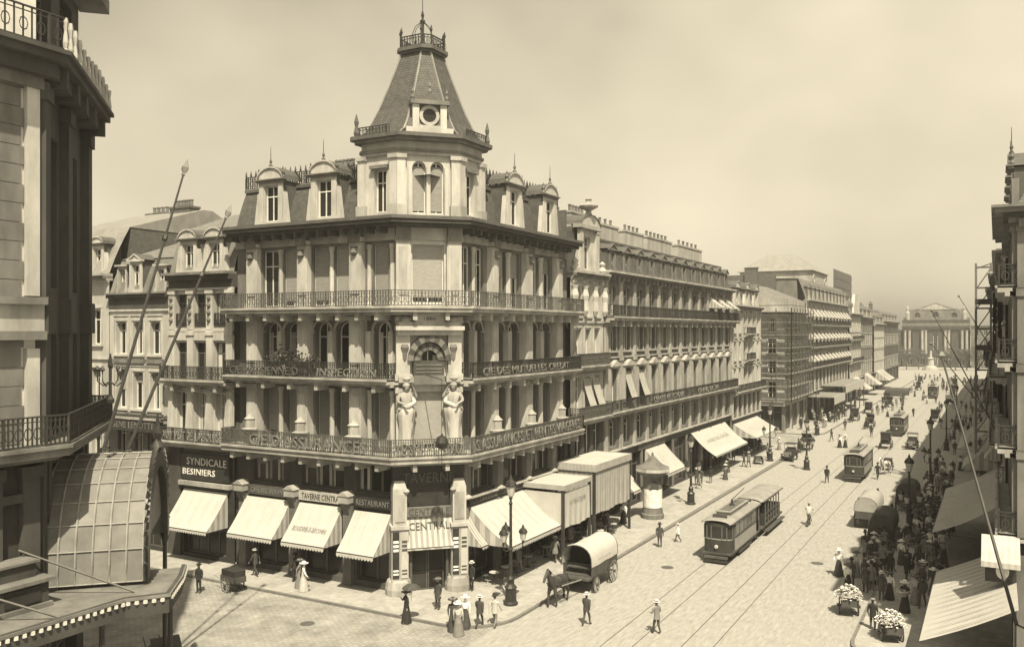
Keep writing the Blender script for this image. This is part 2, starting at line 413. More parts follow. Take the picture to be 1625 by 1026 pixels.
pavement([(-60, 140.2)]+arc(-26.4, 143.2, 3.0, -90, 0, 6)+[(-23.4, 320), (-60, 320)], range(0, 9))
rightp = [(3, 330), (-6.4, 330)]+arc(-3.4, 48, 3.0, 180, 270, 6)+[(60, 45), (60, 60), (3, 60)]
pavement(rightp, range(1, 10))
pavement([(-60, -20), (-24, -20)]+arc(-27.5, 24.5, 3.5, 0, 90, 6)+[(-60, 28)], range(1, 10))
for i, x in enumerate((-17.6, -16.16, -13.98, -12.54)):
    mb = MB(); mb.box(x-.03, x+.03, -20, 326, -.01, .008, 'rail_steel')
    o = struct(mb.build('tram_rail'))
for (x, y, rr) in ((-19.5, 57, .42), (-10.8, 63, .42), (-21, 84, .4), (-10.2, 92, .4), (-33, 36.5, .4)):
    struct(MB().lathe([(rr, -.01), (rr, .014)], x, y, 16, 'iron_grey').build('manhole_cover'))
# low terrain and far city behind the roofs
hb = MB().use('earth')
hb.grid([[(x, y, max(0, h)) for x, h in ((-900, 6), (-600, 14), (-300, 10), (0, 13), (300, 9), (700, 12), (1200, 5))] for y, h in ((900, 0), (1100, 1), (1500, 1))])
class Bld:
    def __init__(s, name, label, x, y, cat='building', group=None):
        s.root = thing(name, label, cat, (x, y, 0), 0, group); s.O = Matrix.Translation((-x, -y, 0))
    def F(s, x, y, deg): return s.O @ FR(x, y, deg)
    def mb(s): return MB(s.O.copy())
    def part(s, mb, name, smooth=False): return mb.build(name, s.root, smooth=smooth)
    def win(s, F, *a, **k): return window(s.root, F, *a, **k)
# ================================================================= corner building with tower
P0, P1, P2, P3 = (-45.4, 43), (-31.8, 43), (-29, 45.8), (-29, 61.8)
CP = [P0, P1, P2, P3]
cb = Bld('corner_building', 'pale stone corner building with slate spire tower and wrap-around iron balconies', -36, 50)
FL, FC, FRt = cb.F(-45.4, 43, 0), cb.F(-31.8, 43, 45), cb.F(-29, 45.8, 90); LC = math.hypot(2.8, 2.8)
# core so that no light leaks
mb = cb.mb(); mb.prism([(-45.3, 44.2), (-31.4, 44.2), (-30.2, 45.4), (-30.2, 61.7), (-45.3, 61.7)], 0, 23, 'interior'); cb.part(mb, 'inner_core')
bayL = [(2.35, 3.75), (4.2, 5.6), (6.75, 8.1), (8.55, 9.9), (11.6, 12.8)]
pilL = [(1.25, 2.2), (5.75, 6.6), (10.05, 11.0)]; colL = [(3.8, 4.15), (8.15, 8.5), (11.15, 11.5), (12.9, 13.25)]
bayR = [(.75, 1.75), (2.3, 3.3), (4.9, 6.2), (6.9, 8.2), (9.8, 11.1), (11.8, 13.1)]
pilR = [(3.75, 4.6), (8.55, 9.5), (13.45, 14.4)]; colR = [(.25, .55), (1.85, 2.2), (6.3, 6.8), (11.2, 11.7)]
floorsC = [(8.4, 13.0, 8.6, 12.35, 0), (13.0, 17.4, 13.15, 16.6, .6), (17.4, 22.3, 17.6, 21.35, 0)]
for F, bays, pils, cols, L, nm in ((FL, bayL, pilL, colL, 13.6, 'l'), (FRt, bayR, pilR, colR, 16.0, 'r')):
    mw = MB(F.copy()); mp_ = MB(F.copy())
    for z0, z1, a, b, rise in floorsC:
        wall(mw, 0, L, z0, z1, [(u0, u1, a, b, rise) for u0, u1 in bays], .5 if z0 < 17 else .3, .45 if z0 < 17 else .25, 'stone_grey')  # recess walls in darker stone: balcony and cornice shade put into the colour
        for u0, u1 in pils:                                        # piers with caps and bases
            mp_.box(u0, u1, -.12, .5, z0, z1-.05, 'stone_light'); mp_.box(u0+.12, u1-.12, -.18, -.1, z0+.9, z1-1.0)
            mp_.box(u0-.08, u1+.08, -.22, .2, z0, z0+.45); mp_.box(u0-.1, u1+.1, -.25, .2, z1-.75, z1-.5)
            if z0 > 13: 
                mp_.lathe([(.16, z1-1.6), (.26, z1-1.45), (.2, z1-1.2), (.3, z1-1.05)], (u0+u1)/2, -.2, 8, 'stone_grey')
            else: mp_.box(u0+.05, u1-.05, -.5, -.1, z1-.5, z1-.06, 'stone_grey')
        for u0, u1 in cols:
            if rise: mp_.box(u0, u1, .1, .5, z0, b-rise, 'stone_light')
            else:
                mp_.lathe([((u1-u0)*.62, z0), ((u1-u0)*.62, z0+.3), ((u1-u0)*.5, z0+.4), ((u1-u0)*.42, b-.35), ((u1-u0)*.55, b-.25), ((u1-u0)*.6, b)], (u0+u1)/2, .32, 8, 'stone_light')
        for k, (u0, u1) in enumerate(bays):
            w_ = u1-u0
            if rise:   # arch moulding
                n = 10
                for i in range(n):
                    t0, t1 = PI*i/n, PI*(i+1)/n; zc = b-rise
                    pt = lambda t, r: ((u0+u1)/2-(w_/2+r)*math.cos(t), zc+(rise+r)*math.sin(t))
                    a0, a1, b0, b1 = pt(t0, .02), pt(t1, .02), pt(t0, .2), pt(t1, .2)
                    mp_.use('stone_light').face([(a0[0], .38, a0[1]), (a1[0], .38, a1[1]), (b1[0], .38, b1[1]), (b0[0], .38, b0[1])])
                    mp_.face([(b0[0], .38, b0[1]), (b1[0], .38, b1[1]), (b1[0], .5, b1[1]), (b0[0], .5, b0[1])])
                mp_.box((u0+u1)/2-.12, (u0+u1)/2+.12, .22, .5, b-.05, b+.4)
                mp_.box(u0-.2, u0-.01, .3, .5, b-rise-.12, b-rise); mp_.box(u1+.01, u1+.2, .3, .5, b-rise-.12, b-rise)
            bl = 0; trans = .72
            if z0 < 9: bl = rnd.choice((.45, .62, .8, .8, 1)) if nm == 'l' else rnd.choice((.7, .85, 1))
            elif z0 > 17: bl = 0 if (nm == 'l' and k == 0) else rnd.choice((1, .96, .9)) if nm == 'l' else rnd.choice((.3, .45, 0))
            cb.win(F, u0, a, w_, b-a, .9 if z0 < 17 else .52, rise, 1, trans, blind=bl)
    # frieze with panels
    mp_.box(0, L, .1, .5, 21.55, 22.3, 'stone')
    for u0, u1 in pils: mp_.box(u0-.02, u1+.02, -.3, .2, 21.5, 22.3, 'stone_grey')
    k = 0
    for u in [i*.95+.3 for i in range(int(L/.95))]:
        mp_.box(u, u+.22, -.75, .1, 21.98, 22.3, 'stone_dark')  # modillions darkened, soffit shadow put into their colour
    cb.part(mw, 'wall'); cb.part(mp_, 'pilasters_and_columns')
# window boxes on F1 piers (carved vases)
for F, pils in ((FL, pilL), (FRt, pilR)):
    for u0, u1 in pils:
        c_ = (u0+u1)/2
        o = MB(F.copy()).lathe([(.2, 8.95), (.5, 9.3), (.58, 9.42), (.58, 9.5), (.34, 9.56), (.34, 10.1), (.4, 10.16), (.22, 10.3), (.12, 10.45)], c_, -.24, 8, 'stone').build('urn_bracket', cb.root)
# chamfer wall
mw = MB(FC.copy()); mp_ = MB(FC.copy())
wall(mw, 0, LC, 8.4, 13.0, [(LC/2-.95, LC/2+.95, 8.7, 12.3)], .1, .4, 'stone_light')
wall(mw, 0, LC, 13.0, 17.4, [(LC/2-1.0, LC/2+1.0, 13.35, 15.6, 1.0)], .1, .35, 'stone_light')
wall(mw, 0, LC, 17.4, 22.3, [(LC/2-.98, LC/2+.98, 17.7, 21.3)], .1, .4, 'stone_light')
cb.part(mw, 'wall')
for u in (.38, LC-.38):                               # corner pilasters on every storey
    for z0, z1 in ((8.4, 13.0), (13.0, 17.3), (17.4, 22.2)):
        mp_.box(u-.42, u+.42, -.25, .1, z0, z1-.4, 'stone_light'); mp_.box(u-.5, u+.5, -.35, .1, z0, z0+.4); mp_.box(u-.48, u+.48, -.36, .1, z1-.75, z1-.45, 'stone')
        if z0 > 17: mp_.box(u-.25, u+.25, -.3, -.2, z0+.8, z1-1.1, 'stone')
for u in (LC/2-1.25, LC/2+1.25): mp_.box(u-.14, u+.14, -.2, .1, 17.4, 21.4, 'stone_light')
# aedicule: statues' pedestals, arch with shell fan, entablature, pediment
mp_.box(LC/2-1.98, LC/2+1.98, -.5, .1, 15.75, 16.05, 'stone_light'); mp_.box(LC/2-2.1, LC/2+2.1, -.75, .1, 16.05, 16.3); mp_.box(LC/2-1.9, LC/2+1.9, -.45, .1, 16.3, 16.55)
mp_.box(LC/2-.9, LC/2+.9, -.5, .1, 16.55, 16.95); mp_.prism([(LC/2-1.0, -.55), (LC/2+1.0, -.55), (LC/2+1.0, .1), (LC/2-1.0, .1)], 16.95, 17.2, top=[(LC/2-.1, -.55), (LC/2+.1, -.55), (LC/2+.1, .1), (LC/2-.1, .1)])
for sgn in (-1, 1):
    mp_.lathe([(.3, 16.55), (.32, 16.75), (.1, 16.95)], LC/2+sgn*1.5, -.3, 8, 'stone')
    mp_.lathe([(.22, 15.2), (.3, 15.0), (.2, 14.7), (.16, 14.3), (.05, 13.9)], LC/2+sgn*1.5, -.15, 8, 'stone_grey')
    mp_.box(LC/2+sgn*1.45-.5, LC/2+sgn*1.45+.5, -.8, .1, 8.4, 8.95, 'stone_light'); mp_.box(LC/2+sgn*1.45-.55, LC/2+sgn*1.45+.55, -.85, .1, 8.95, 9.12, 'stone')
    mp_.box(LC/2+sgn*1.45-.45, LC/2+sgn*1.45+.45, -.6, .1, 12.9, 13.25, 'stone')
mp_.box(LC/2-.95, LC/2+.95, -.35, .1, 12.75, 13.3, 'stone_grey'); 
n = 12
for i in range(n):
    t0, t1 = PI*i/n, PI*(i+1)/n; pt = lambda t, r: (LC/2-r*math.cos(t), 14.2+r*1.15*math.sin(t))
    for r0, r1, v0, mm in ((1.0, 1.35, -.42, 'stone_dark' if i % 2 else 'stone_grey'), (.55, .95, -.2, 'stone_dark' if i % 2 else 'stone_grey')):
        a0, a1, b0, b1 = pt(t0, r0), pt(t1, r0), pt(t0, r1), pt(t1, r1)
        mp_.use(mm).face([(a0[0], v0, a0[1]), (a1[0], v0, a1[1]), (b1[0], v0, b1[1]), (b0[0], v0, b0[1])])
        mp_.face([(b0[0], v0, b0[1]), (b1[0], v0, b1[1]), (b1[0], .1, b1[1]), (b0[0], .1, b0[1])])
mp_.box(LC/2-.95, LC/2+.95, -.15, .1, 13.3, 14.2, 'stone_dark')
for z in (13.45, 13.65, 13.9): mp_.box(LC/2-.8, LC/2+.8, -.18, -.14, z, z+.07, 'stone_grey')
mp_.box(0, LC, -.05, .1, 21.55, 22.3, 'stone'); 
for u in (.38, LC-.38): mp_.box(u-.45, u+.45, -.4, .1, 21.5, 22.3, 'stone_grey')
cb.part(mp_, 'chamfer_ornament')
cb.win(FC, LC/2-.95, 8.7, 1.9, 3.6, .35, 0, 1, .8, blind=.9); cb.win(FC, LC/2-.98, 17.7, 1.96, 3.6, .35, 0, 1, .75, blind=.9); cb.win(FC, LC/2-1, 13.35, 2.0, 2.25, .3, 1.0, 1, 0)
letters(cb.root, FC, LC/2-.38, 16.62, .76, .24, '1880', 'stone_grey', -.52)
# cornices and string bands round the whole front
mb = cb.mb()
for p1, z0, z1, m in ((.75, 22.3, 22.5, 'stone_dark'), (1.05, 22.5, 22.72, 'stone_dark'), (1.15, 22.72, 22.92, 'lead'), (.3, 17.1, 17.3, 'stone'), (.3, 12.75, 12.9, 'stone'), (.25, 8.0, 8.25, 'stone')):  # lower cornice bands dark: shadow under the cornice put into the stone
    band(mb, CP, -.35, p1, z0, z1, m)
cb.part(mb, 'cornice')
# balconies
def long_balcony(b, poly, z, p, h, th, txt=(), step=.14, m='stone', brk=None, orn=True, rm='iron'):
    mb = b.mb(); band(mb, poly, -.34, p, z-th, z, m); band(mb, poly, -.34, p+.1, z-.09, z+.03); band(mb, poly, -.3, p*.6, z-th-.18, z-th)
    if brk:
        for a, c in zip(poly, poly[1:]):
            A, B_ = Vector(a), Vector(c); L_ = (B_-A).length; nn = max(1, int(L_/brk)); ang = math.atan2(B_.y-A.y, B_.x-A.x); old = mb.M.copy()
            mb.M = old @ Matrix.Translation((A.x, A.y, 0)) @ Matrix.Rotation(ang, 4, 'Z')
            for i in range(nn):
                u = L_*(i+.5)/nn; mb.prism([(u-.13, -p*.85), (u+.13, -p*.85), (u+.13, .3), (u-.13, .3)], z-th-.5, z-th, top=None)
            mb.M = old
    o = b.part(mb, 'balcony'); q = offset(poly, p-.06); path = [offset(poly, -.1)[0]]+q+[offset(poly, -.1)[-1]]
    mr = b.mb(); railing(mr, path, z+.02, h, step, rm, orn); r = mr.build('railing', o)
    for s, seg, u, wd, hh, mm in txt:
        A, B_ = Vector(q[seg]), Vector(q[seg+1]); ang = math.atan2(B_.y-A.y, B_.x-A.x)
        t = inst('lettering', text_mesh(s, mm, hh, wd, .03), o); t.matrix_local = b.O @ Matrix.Translation((A.x, A.y, z+.15)) @ Matrix.Rotation(ang, 4, 'Z') @ Matrix.Translation((u, -.07, 0))
    return o
long_balcony(cb, CP, 8.45, 1.15, 1.08, .38, (("CIE D'ASSURANCES", 0, 2.6, 9.6, .74, 'gilt'), ('LE SMKHOIS VOL', 1, .35, 4.2, .74, 'gilt'), ('S.ASSURANCES ET RENTES VIAGERES', 2, .5, 15.2, .74, 'gilt')), brk=1.4, rm='iron_grey')
long_balcony(cb, [P0, P1], 13.05, .95, 1.0, .28, (('CIE PARISIENNE D', 0, .6, 6.0, .5, 'iron_grey'), ('INSPECTION', 0, 8.2, 4.6, .5, 'gilt')), brk=2.0)
long_balcony(cb, [P2, P3], 13.05, .95, 1.0, .28, (('CIE DES MUTUELLES CREDIT', 0, 1.2, 12.5, .5, 'gilt'),), brk=2.0)
long_balcony(cb, CP, 17.45, 1.2, .98, .3, (), .2, brk=1.4, rm='iron_grey')
# signs under the side balconies, plants on the second floor balcony
for i in range(7):
    u = 4.2+i*.55; pl_ = thing('balcony_plant', 'leafy potted plant on the second floor side street balcony of the corner building', 'plant', (-45.4+u, 42.38, 13.07), 0, 'potted plants on the side street balcony'); OP = Matrix.Translation((45.4-u, -42.38, -13.07)) @ FR(-45.4, 43, 0); mbp = MB(OP.copy()).use('foliage'); rr = random.Random(i)
    for _ in range(130):
        a, b_, c_ = rr.gauss(0, .24), rr.gauss(0, .12), abs(rr.gauss(0, .32)); s_ = .07+.05*rr.random(); t = rr.random()*6
        x, y, z = u+a*1.3, -.62+b_, 13.35+c_*1.4+(.5 if i in (1, 2, 3) else 0)
        mbp.use(rr.choice(('foliage', 'foliage', 'foliage_light'))).face([(x-s_*math.cos(t), y-s_*math.sin(t), z), (x+s_*.4, y-s_*.5, z+s_), (x+s_*math.cos(t), y+s_*math.sin(t), z+s_*.4), (x, y, z-s_)])
    q_ = mbp.build('foliage', pl_); q_['kind'] = 'stuff'; MB(OP.copy()).lathe([(.14, 13.08), (.19, 13.6)], u, -.62, 8, 'stone_grey').build('pot', pl_)
# entresol and ground floor
mw = MB(FL.copy()); ent = [(1.6, 4.9), (5.9, 9.4), (10.4, 13.1)]
wall(mw, 0, 13.6, 5.8, 8.0, [(a, b, 6.0, 7.75) for a, b in ent], .2, .3, 'stone_dark'); wall(mw, 0, 13.6, .13, 5.1, [(a, b, .5, 4.9) for a, b in ent], .2, .4, 'shop_mid'); mw.box(0, 13.6, .1, .5, 5.1, 5.8, 'shop_mid')
for u in (.9, 5.4, 9.9):
    mw.box(u-.32, u+.32, -.15, .2, .13, 5.3, 'stone_grey'); mw.box(u-.4, u+.4, -.55, .2, 5.3, 5.75, 'stone'); mw.prism([(u-.46, -.6), (u+.46, -.6), (u+.46, .2), (u-.46, .2)], 5.75, 6.02, 'stone', top=[(u-.06, -.6), (u+.06, -.6), (u+.06, .2), (u-.06, .2)])
    mw.prism([(u-.2, -.2), (u+.2, -.2), (u+.2, .2), (u-.2, .2)], 4.6, 5.3, 'stone_grey', top=[(u-.3, -.5), (u+.3, -.5), (u+.3, .2), (u-.3, .2)])
cb.part(mw, 'shop_front')
mw = MB(FRt.copy()); entR = [(1.2, 4.2), (5.2, 8.3), (9.3, 12.4), (13.2, 15.4)]
wall(mw, 0, 16, 5.6, 8.0, [(a, b, 5.8, 7.75) for a, b in entR], .2, .3, 'stone_dark'); wall(mw, 0, 16, .13, 5.0, [(a, b, .4, 4.8) for a, b in entR], .2, .4, 'shop_dark'); mw.box(0, 16, .02, .5, 5.0, 5.6, 'shop_mid')
for u in (.6, 4.7, 8.8, 12.8):
    mw.box(u-.3, u+.3, -.1, .2, .13, 5.0, 'stone_grey'); mw.box(u-.35, u+.35, -.2, .2, 5.8, 8, 'stone_grey'); mw.lathe([(.42, 5.6), (.4, 5.68), (.2, 5.8), (.03, 5.84)], u, -.1, 10, 'stone', 1, .8)
band_ = mw; mw.box(0, 16, -.25, .02, 5.5, 5.62, 'stone_light')
cb.part(mw, 'shop_front')
for F, E_, za in ((FL, ent, 6.0), (FRt, entR, 5.8)):
    for a, b in E_:
        n = 3; w_ = (b-a)/n
        for i in range(n):
            cb.win(F, a+i*w_, za, w_, 7.75-za, .48, 0, 0, 0, 'frame_dark', 'glass', cur=(rnd.random() < .5), blind=rnd.choice((0, 0, .35)))
        for i in range(2): cb.win(F, a+i*(b-a)/2, .5, (b-a)/2, 4.3, .58, 0, 0, .7, 'frame_dark', 'glass', cur=False)
def fascia(b, F, u0, u1, z0, z1, txt, m='shop_dark', lm='gilt', v=.0, hh=None, wd=None):
    o = MB(F.copy()).box(u0, u1, v-.12, v+.1, z0, z1, m).build('fascia_sign', b.root)
    if txt:
        h_ = hh or (z1-z0)*.6; w_ = wd or (u1-u0)*.85; letters(o, F, (u0+u1)/2-w_/2, (z0+z1)/2-h_/2, w_, h_, txt, lm, v-.125)
    return o
fascia(cb, FL, 1.4, 5.0, 5.12, 5.72, 'CAFE RESTAURANT', 'shop_mid', 'gilt'); fascia(cb, FL, 5.9, 9.5, 5.12, 5.72, 'TAVERNE CENTRA', 'stone_light', 'print'); fascia(cb, FL, 10.4, 13.4, 5.12, 5.72, 'RESTAURANT', 'shop_dark', 'gilt')
fascia(cb, FRt, .9, 8.5, 5.05, 5.5, 'TAVERNE CENTRALE', 'shop_dark', 'gilt', wd=5.2)
# corner entrance: two tall pillars with scroll tops, sign band, lettering, blind
mw = MB(FC.copy()); mw.box(-.1, LC+.1, .55, .7, .13, 8.0, 'interior'); mw.box(-.2, LC+.2, .0, .5, 6.6, 8.0, 'shop_dark'); mw.box(LC/2-1.3, LC/2+1.3, .1, .5, 5.3, 6.6, 'shop_dark')
cb.part(mw, 'entrance_recess')
for u in (.15, LC-.15):
    mb = MB(FC.copy()); mb.lathe([(.82, .13), (.84, .5), (.74, .95), (.62, 1.05)], u, -.05, 14, 'stone'); mb.box(u-.52, u+.52, -.6, .5, 1.0, 4.1, 'stone'); mb.box(u-.56, u+.56, -.7, .5, 4.1, 4.3, 'stone_light')
    mb.box(u-.42, u+.42, -.5, .5, 4.3, 6.5, 'stone_light'); mb.box(u-.3, u+.3, -.55, -.5, 4.55, 6.2, 'stone')
    mb.prism([(u-.42, -.5), (u+.42, -.5), (u+.42, .5), (u-.42, .5)], 6.5, 6.95, top=[(u-.3, -.3), (u+.3, -.3), (u+.3, .5), (u-.3, .5)])
    mb.lathe([(.1, 6.2), (.2, 6.35), (.1, 6.5)], u+(.4 if u < 1 else -.4), -.5, 8)
    o = cb.part(mb, 'entrance_pillar')
    for du, mm in ((-.26, 'shop_dark'), (.26, 'stone_light')):
        p_ = MB(FC.copy()).box(u+du-.2, u+du+.2, -.65, -.6, 1.2, 3.95, mm).build('poster_panel', o)
        q = MB(FC.copy())
        for zz in ((3.3, 3.45), (3.05, 3.2), (2.8, 2.95), (1.6, 1.7), (1.4, 1.5)): q.box(u+du-.16, u+du+.16, -.66, -.65, zz[0], zz[1], 'print_pale' if mm == 'shop_dark' else 'print')
        q.build('printing', o)
o = fascia(cb, FC, LC/2-1.45, LC/2+1.45, 4.75, 5.3, 'CENTRALE', 'stone_grey', 'print', -.1, .42, 2.5)
letters(cb.root, FC, LC/2-1.6, 6.75, 3.2, .62, 'TAVERNE', 'iron_grey', -.05, .04)
mb = MB(FC.copy()); 
for u in (LC/2-1.2, LC/2+1.05): mb.box(u, u+.16, -.2, .2, .13, 4.0, 'shop_mid')
mb.box(LC/2-1.3, LC/2+1.3, -.1, .2, 2.9, 3.1, 'shop_mid'); cb.part(mb, 'door_frame')
for k in range(2): window(cb.root, FC, LC/2-1.02+k*1.03, .15, 1.0, 2.7, .3, 0, 0, .4, 'shop_mid', 'glass', cur=False)
awning('entrance_blind', 'short striped blind reading CENTRAL hanging between the two entrance pillars of the corner building', FR(-31.8, 43, 45), LC/2-1.42, LC/2+1.42, 4.72, .75, 2.95, ('canvas', 'stripe'), .12, False, ('CENTRAL', 'print', .44, .46, 2.5), scallop=False, sag=.0)
# ---- attic: mansard slopes, dormers, cresting
def mansard(b, poly, z0, z1, back, m='slate', p0=.0):
    mb = b.mb(); lo = offset(poly, p0); hi = offset(poly, -back); mb.use(m)
    for i in range(len(poly)-1):
        mid = lambda t: [(lo[j][0]+(hi[j][0]-lo[j][0])*t, lo[j][1]+(hi[j][1]-lo[j][1])*t) for j in (i, i+1)]
        ts = [0, .25, .5, .75, 1]; zz = [z0, z0+(z1-z0)*.3, z0+(z1-z0)*.56, z0+(z1-z0)*.79, z1]
        mb.grid([[(*p, z) for p in mid(t)] for t, z in zip(ts, zz)])
    o = b.part(mb, 'mansard_roof'); return o, hi
mz0, mz1 = 22.92, 25.5
TW = 5.7   # tower side
for poly, F in (([P0, (-34.5, 43)], FL), ([(-29, 48.6), P3], FRt)):
    o, hi = mansard(cb, poly, mz0, mz1, 1.1, p0=-.15)
    mb = cb.mb(); band(mb, poly, -1.35, -.95, mz1-.02, mz1+.2, 'lead'); mb.build('roof_curb', o)
    mr = cb.mb(); railing(mr, offset(poly, -1.1), mz1+.2, .9, .2, 'iron', True, .03)
    q = offset(poly, -1.1); A, B_ = Vector(q[0]), Vector(q[1]); L_ = (B_-A).length
    for i in range(int(L_/.45)):
        c_ = A+(B_-A)*(i*.45/L_); mr.lathe([(.04, mz1+1.05), (.1, mz1+1.2), (.02, mz1+1.5)], c_.x, c_.y, 4)
    mr.build('roof_cresting', o)
    # end walls of the attic
mb = cb.mb(); mb.use('brick').face([(-45.36, 43.15, 22.9), (-45.36, 43.45, 23.75), (-45.36, 44.1, 25.5), (-45.36, 61, 25.5), (-45.36, 61, 22.9)]); cb.part(mb, 'gable_wall'); mb = cb.mb(); mb.use('brick').prism([(-30.2, 61.5), (-29.3, 61.5), (-29.3, 61.78), (-30.2, 61.78)], 22.9, 25.4); cb.part(mb, 'gable_wall')
mb = cb.mb(); mb.use('lead'); mb.face([(-45.3, 44.1, 25.52), (-30.1, 44.1, 25.52), (-30.1, 61.7, 25.52), (-45.3, 61.7, 25.52)]); mb.prism([(-45, 45), (-36, 45), (-36, 60), (-45, 60)], 25.5, 26.6, 'slate_far', top=[(-42, 48), (-38, 48), (-38, 58), (-42, 58)]); cb.part(mb, 'roof_deck')
for u in (2.6, 7.1): dormer(cb.root, FL, u, 22.95, -.25, 2.1, 2.85, 1.6, 'arc', 'stone_light', True)
for u in (5.4, 10.8): dormer(cb.root, FRt, u, 22.95, -.25, 2.1, 2.85, 1.6, 'arc', 'stone_light', True)
for u in (6.6,): MB(FL.copy()).tube([(u, -.05, 22.9), (u, .9, 25.5)], .05, 5, 'zinc').build('rain_pipe', cb.root)
chimney(cb.root, -2.6, -3.6, 25.4, 27.0, 1.9, .7, 5, 'stone_grey'); chimney(cb.root, -1.2, -1.6, 25.4, 27.7, 1.2, .7, 0, 'brick'); chimney(cb.root, 3.6, .6, 25.4, 27.3, .7, 1.6, 3, 'stone_grey')
# ---- tower
def oct_(cx, cy, h, cf, co): # square of half side h, front corner (+x,-y) cut cf, others co; ccw from the left front
    return [(cx-h+co, cy-h), (cx+h-cf, cy-h), (cx+h, cy-h+cf), (cx+h, cy+h-co), (cx+h-co, cy+h), (cx-h+co, cy+h), (cx-h, cy+h-co), (cx-h, cy-h+co)]
TX, TY, H2 = -31.83, 45.83, 2.8
mw = cb.mb()
TF = [cb.F(TX-H2, TY-H2, 0), cb.F(TX+H2-2.8, TY-H2, 45), cb.F(TX+H2, TY-H2+2.8, 90)]
sub = [(2.8, [(1.05, 1.95, 23.3, 25.9)]), (LC, [(LC/2-.98, LC/2-.14, 23.2, 26.4, .42), (LC/2+.14, LC/2+.98, 23.2, 26.4, .42)]), (2.8, [(.95, 1.85, 23.3, 25.9)])]
for F, (L_, ops) in zip(TF, sub):
    m_ = MB(F.copy()); wall(m_, 0, L_, 22.9, 27.2, ops, .12, .3, 'stone_light')
    for u in ((.18, L_-.18) if L_ < 3 else (.3, LC-.3)):
        m_.box(u-.26, u+.26, -.12, .12, 22.9, 26.75, 'stone_light'); m_.box(u-.33, u+.33, -.2, .12, 22.9, 23.7, 'stone'); m_.box(u-.33, u+.33, -.22, .12, 26.5, 26.75, 'stone')
    if L_ < 3: m_.box(ops[0][0]-.2, ops[0][1]+.2, -.15, .12, 25.95, 26.15, 'stone_grey')
    else:
        m_.box(L_/2-.12, L_/2+.12, -.06, .12, 22.9, 26.0, 'stone_light'); m_.box(L_/2-1.25, L_/2-1.02, -.06, .12, 22.9, 26.0); m_.box(L_/2+1.02, L_/2+1.25, -.06, .12, 22.9, 26.0)
    cb.part(m_, 'tower_wall')
    for op in ops: cb.win(F, op[0], op[2], op[1]-op[0], op[3]-op[2], .4, op[4] if len(op) > 4 else 0, 1, .7, blind=(.95 if L_ > 3 else .0), cur=False)
mb = cb.mb(); mb.prism(oct_(TX, TY, H2-.45, 2.7, .3), 22.9, 27.2, 'interior')
for gx, z0, z1, m in ((.05, 26.75, 26.95, 'stone'), (.15, 26.95, 27.1, 'stone_grey'), (.05, 27.1, 27.55, 'stone'), (.35, 27.55, 27.75, 'stone_grey'), (.55, 27.75, 27.98, 'lead')):
    mb.prism(oct_(TX, TY, H2+gx, 2.8, .3), z0, z1, m)
cb.part(mb, 'tower_cornice')
prof = [(27.98, 2.95, 2.6, .4), (28.25, 2.78, 2.2, .4), (28.9, 2.45, 1.85, .35), (29.8, 2.1, 1.5, .3), (31, 1.72, 1.1, .25), (32.3, 1.33, .7, .2), (33.4, 1.03, .42, .15)]
mb = cb.mb(); rows = [[(*p, z) for p in oct_(TX, TY, h, cf, co)] for z, h, cf, co in prof]; mb.use('slate').grid(rows, True); tr = cb.part(mb, 'tower_roof')
mb = cb.mb()
for j in range(8): mb.tube([r[j] for r in rows], .07, 5, 'zinc')
mb.build('hip_roll', tr)
mb = cb.mb(); mb.prism(oct_(TX, TY, 1.15, .5, .3), 33.35, 33.5, 'lead'); mb.prism(oct_(TX, TY, 1.3, .5, .35), 33.5, 33.72, 'lead'); mb.build('crown_platform', tr)
mb = cb.mb(); pth = oct_(TX, TY, 1.12, .45, .3); railing(mb, pth+[pth[0]], 33.72, .7, .2, 'iron')
for p in pth: mb.lathe([(.05, 33.7), (.05, 34.6), (.1, 34.7), (.02, 35.0)], p[0], p[1], 5, 'iron')
for a in range(6):
    c_, s_ = math.cos(a*PI/3), math.sin(a*PI/3); mb.tube([(TX+.8*c_, TY+.8*s_, 33.75), (TX+.78*c_, TY+.78*s_, 34.5), (TX+.5*c_, TY+.5*s_, 35.2), (TX+.05*c_, TY+.05*s_, 35.6)], .025, 4, 'iron')
mb.lathe([(.12, 33.7), (.1, 35.4), (.2, 35.6), (.06, 35.8), (.12, 36.0), (.03, 36.3), (.02, 37.2)], TX, TY, 6, 'iron'); mb.build('crown_ironwork', tr)
# railing at foot of the spire, corner finials
mb = cb.mb(); pth = oct_(TX, TY, 3.1, 2.8, .3)
for a, b in ((7, 0), ): pass
railing(mb, [pth[0], (pth[1][0]-.6, pth[1][1])], 27.98, .55, .25, 'iron'); railing(mb, [(pth[2][0], pth[2][1]+.6), pth[3]], 27.98, .55, .25, 'iron')
for p in (pth[0], pth[3]): mb.lathe([(.12, 27.95), (.2, 28.2), (.1, 28.6), (.16, 28.9), (.02, 29.4)], p[0], p[1], 6, 'lead')
mb.build('roof_cresting', tr)
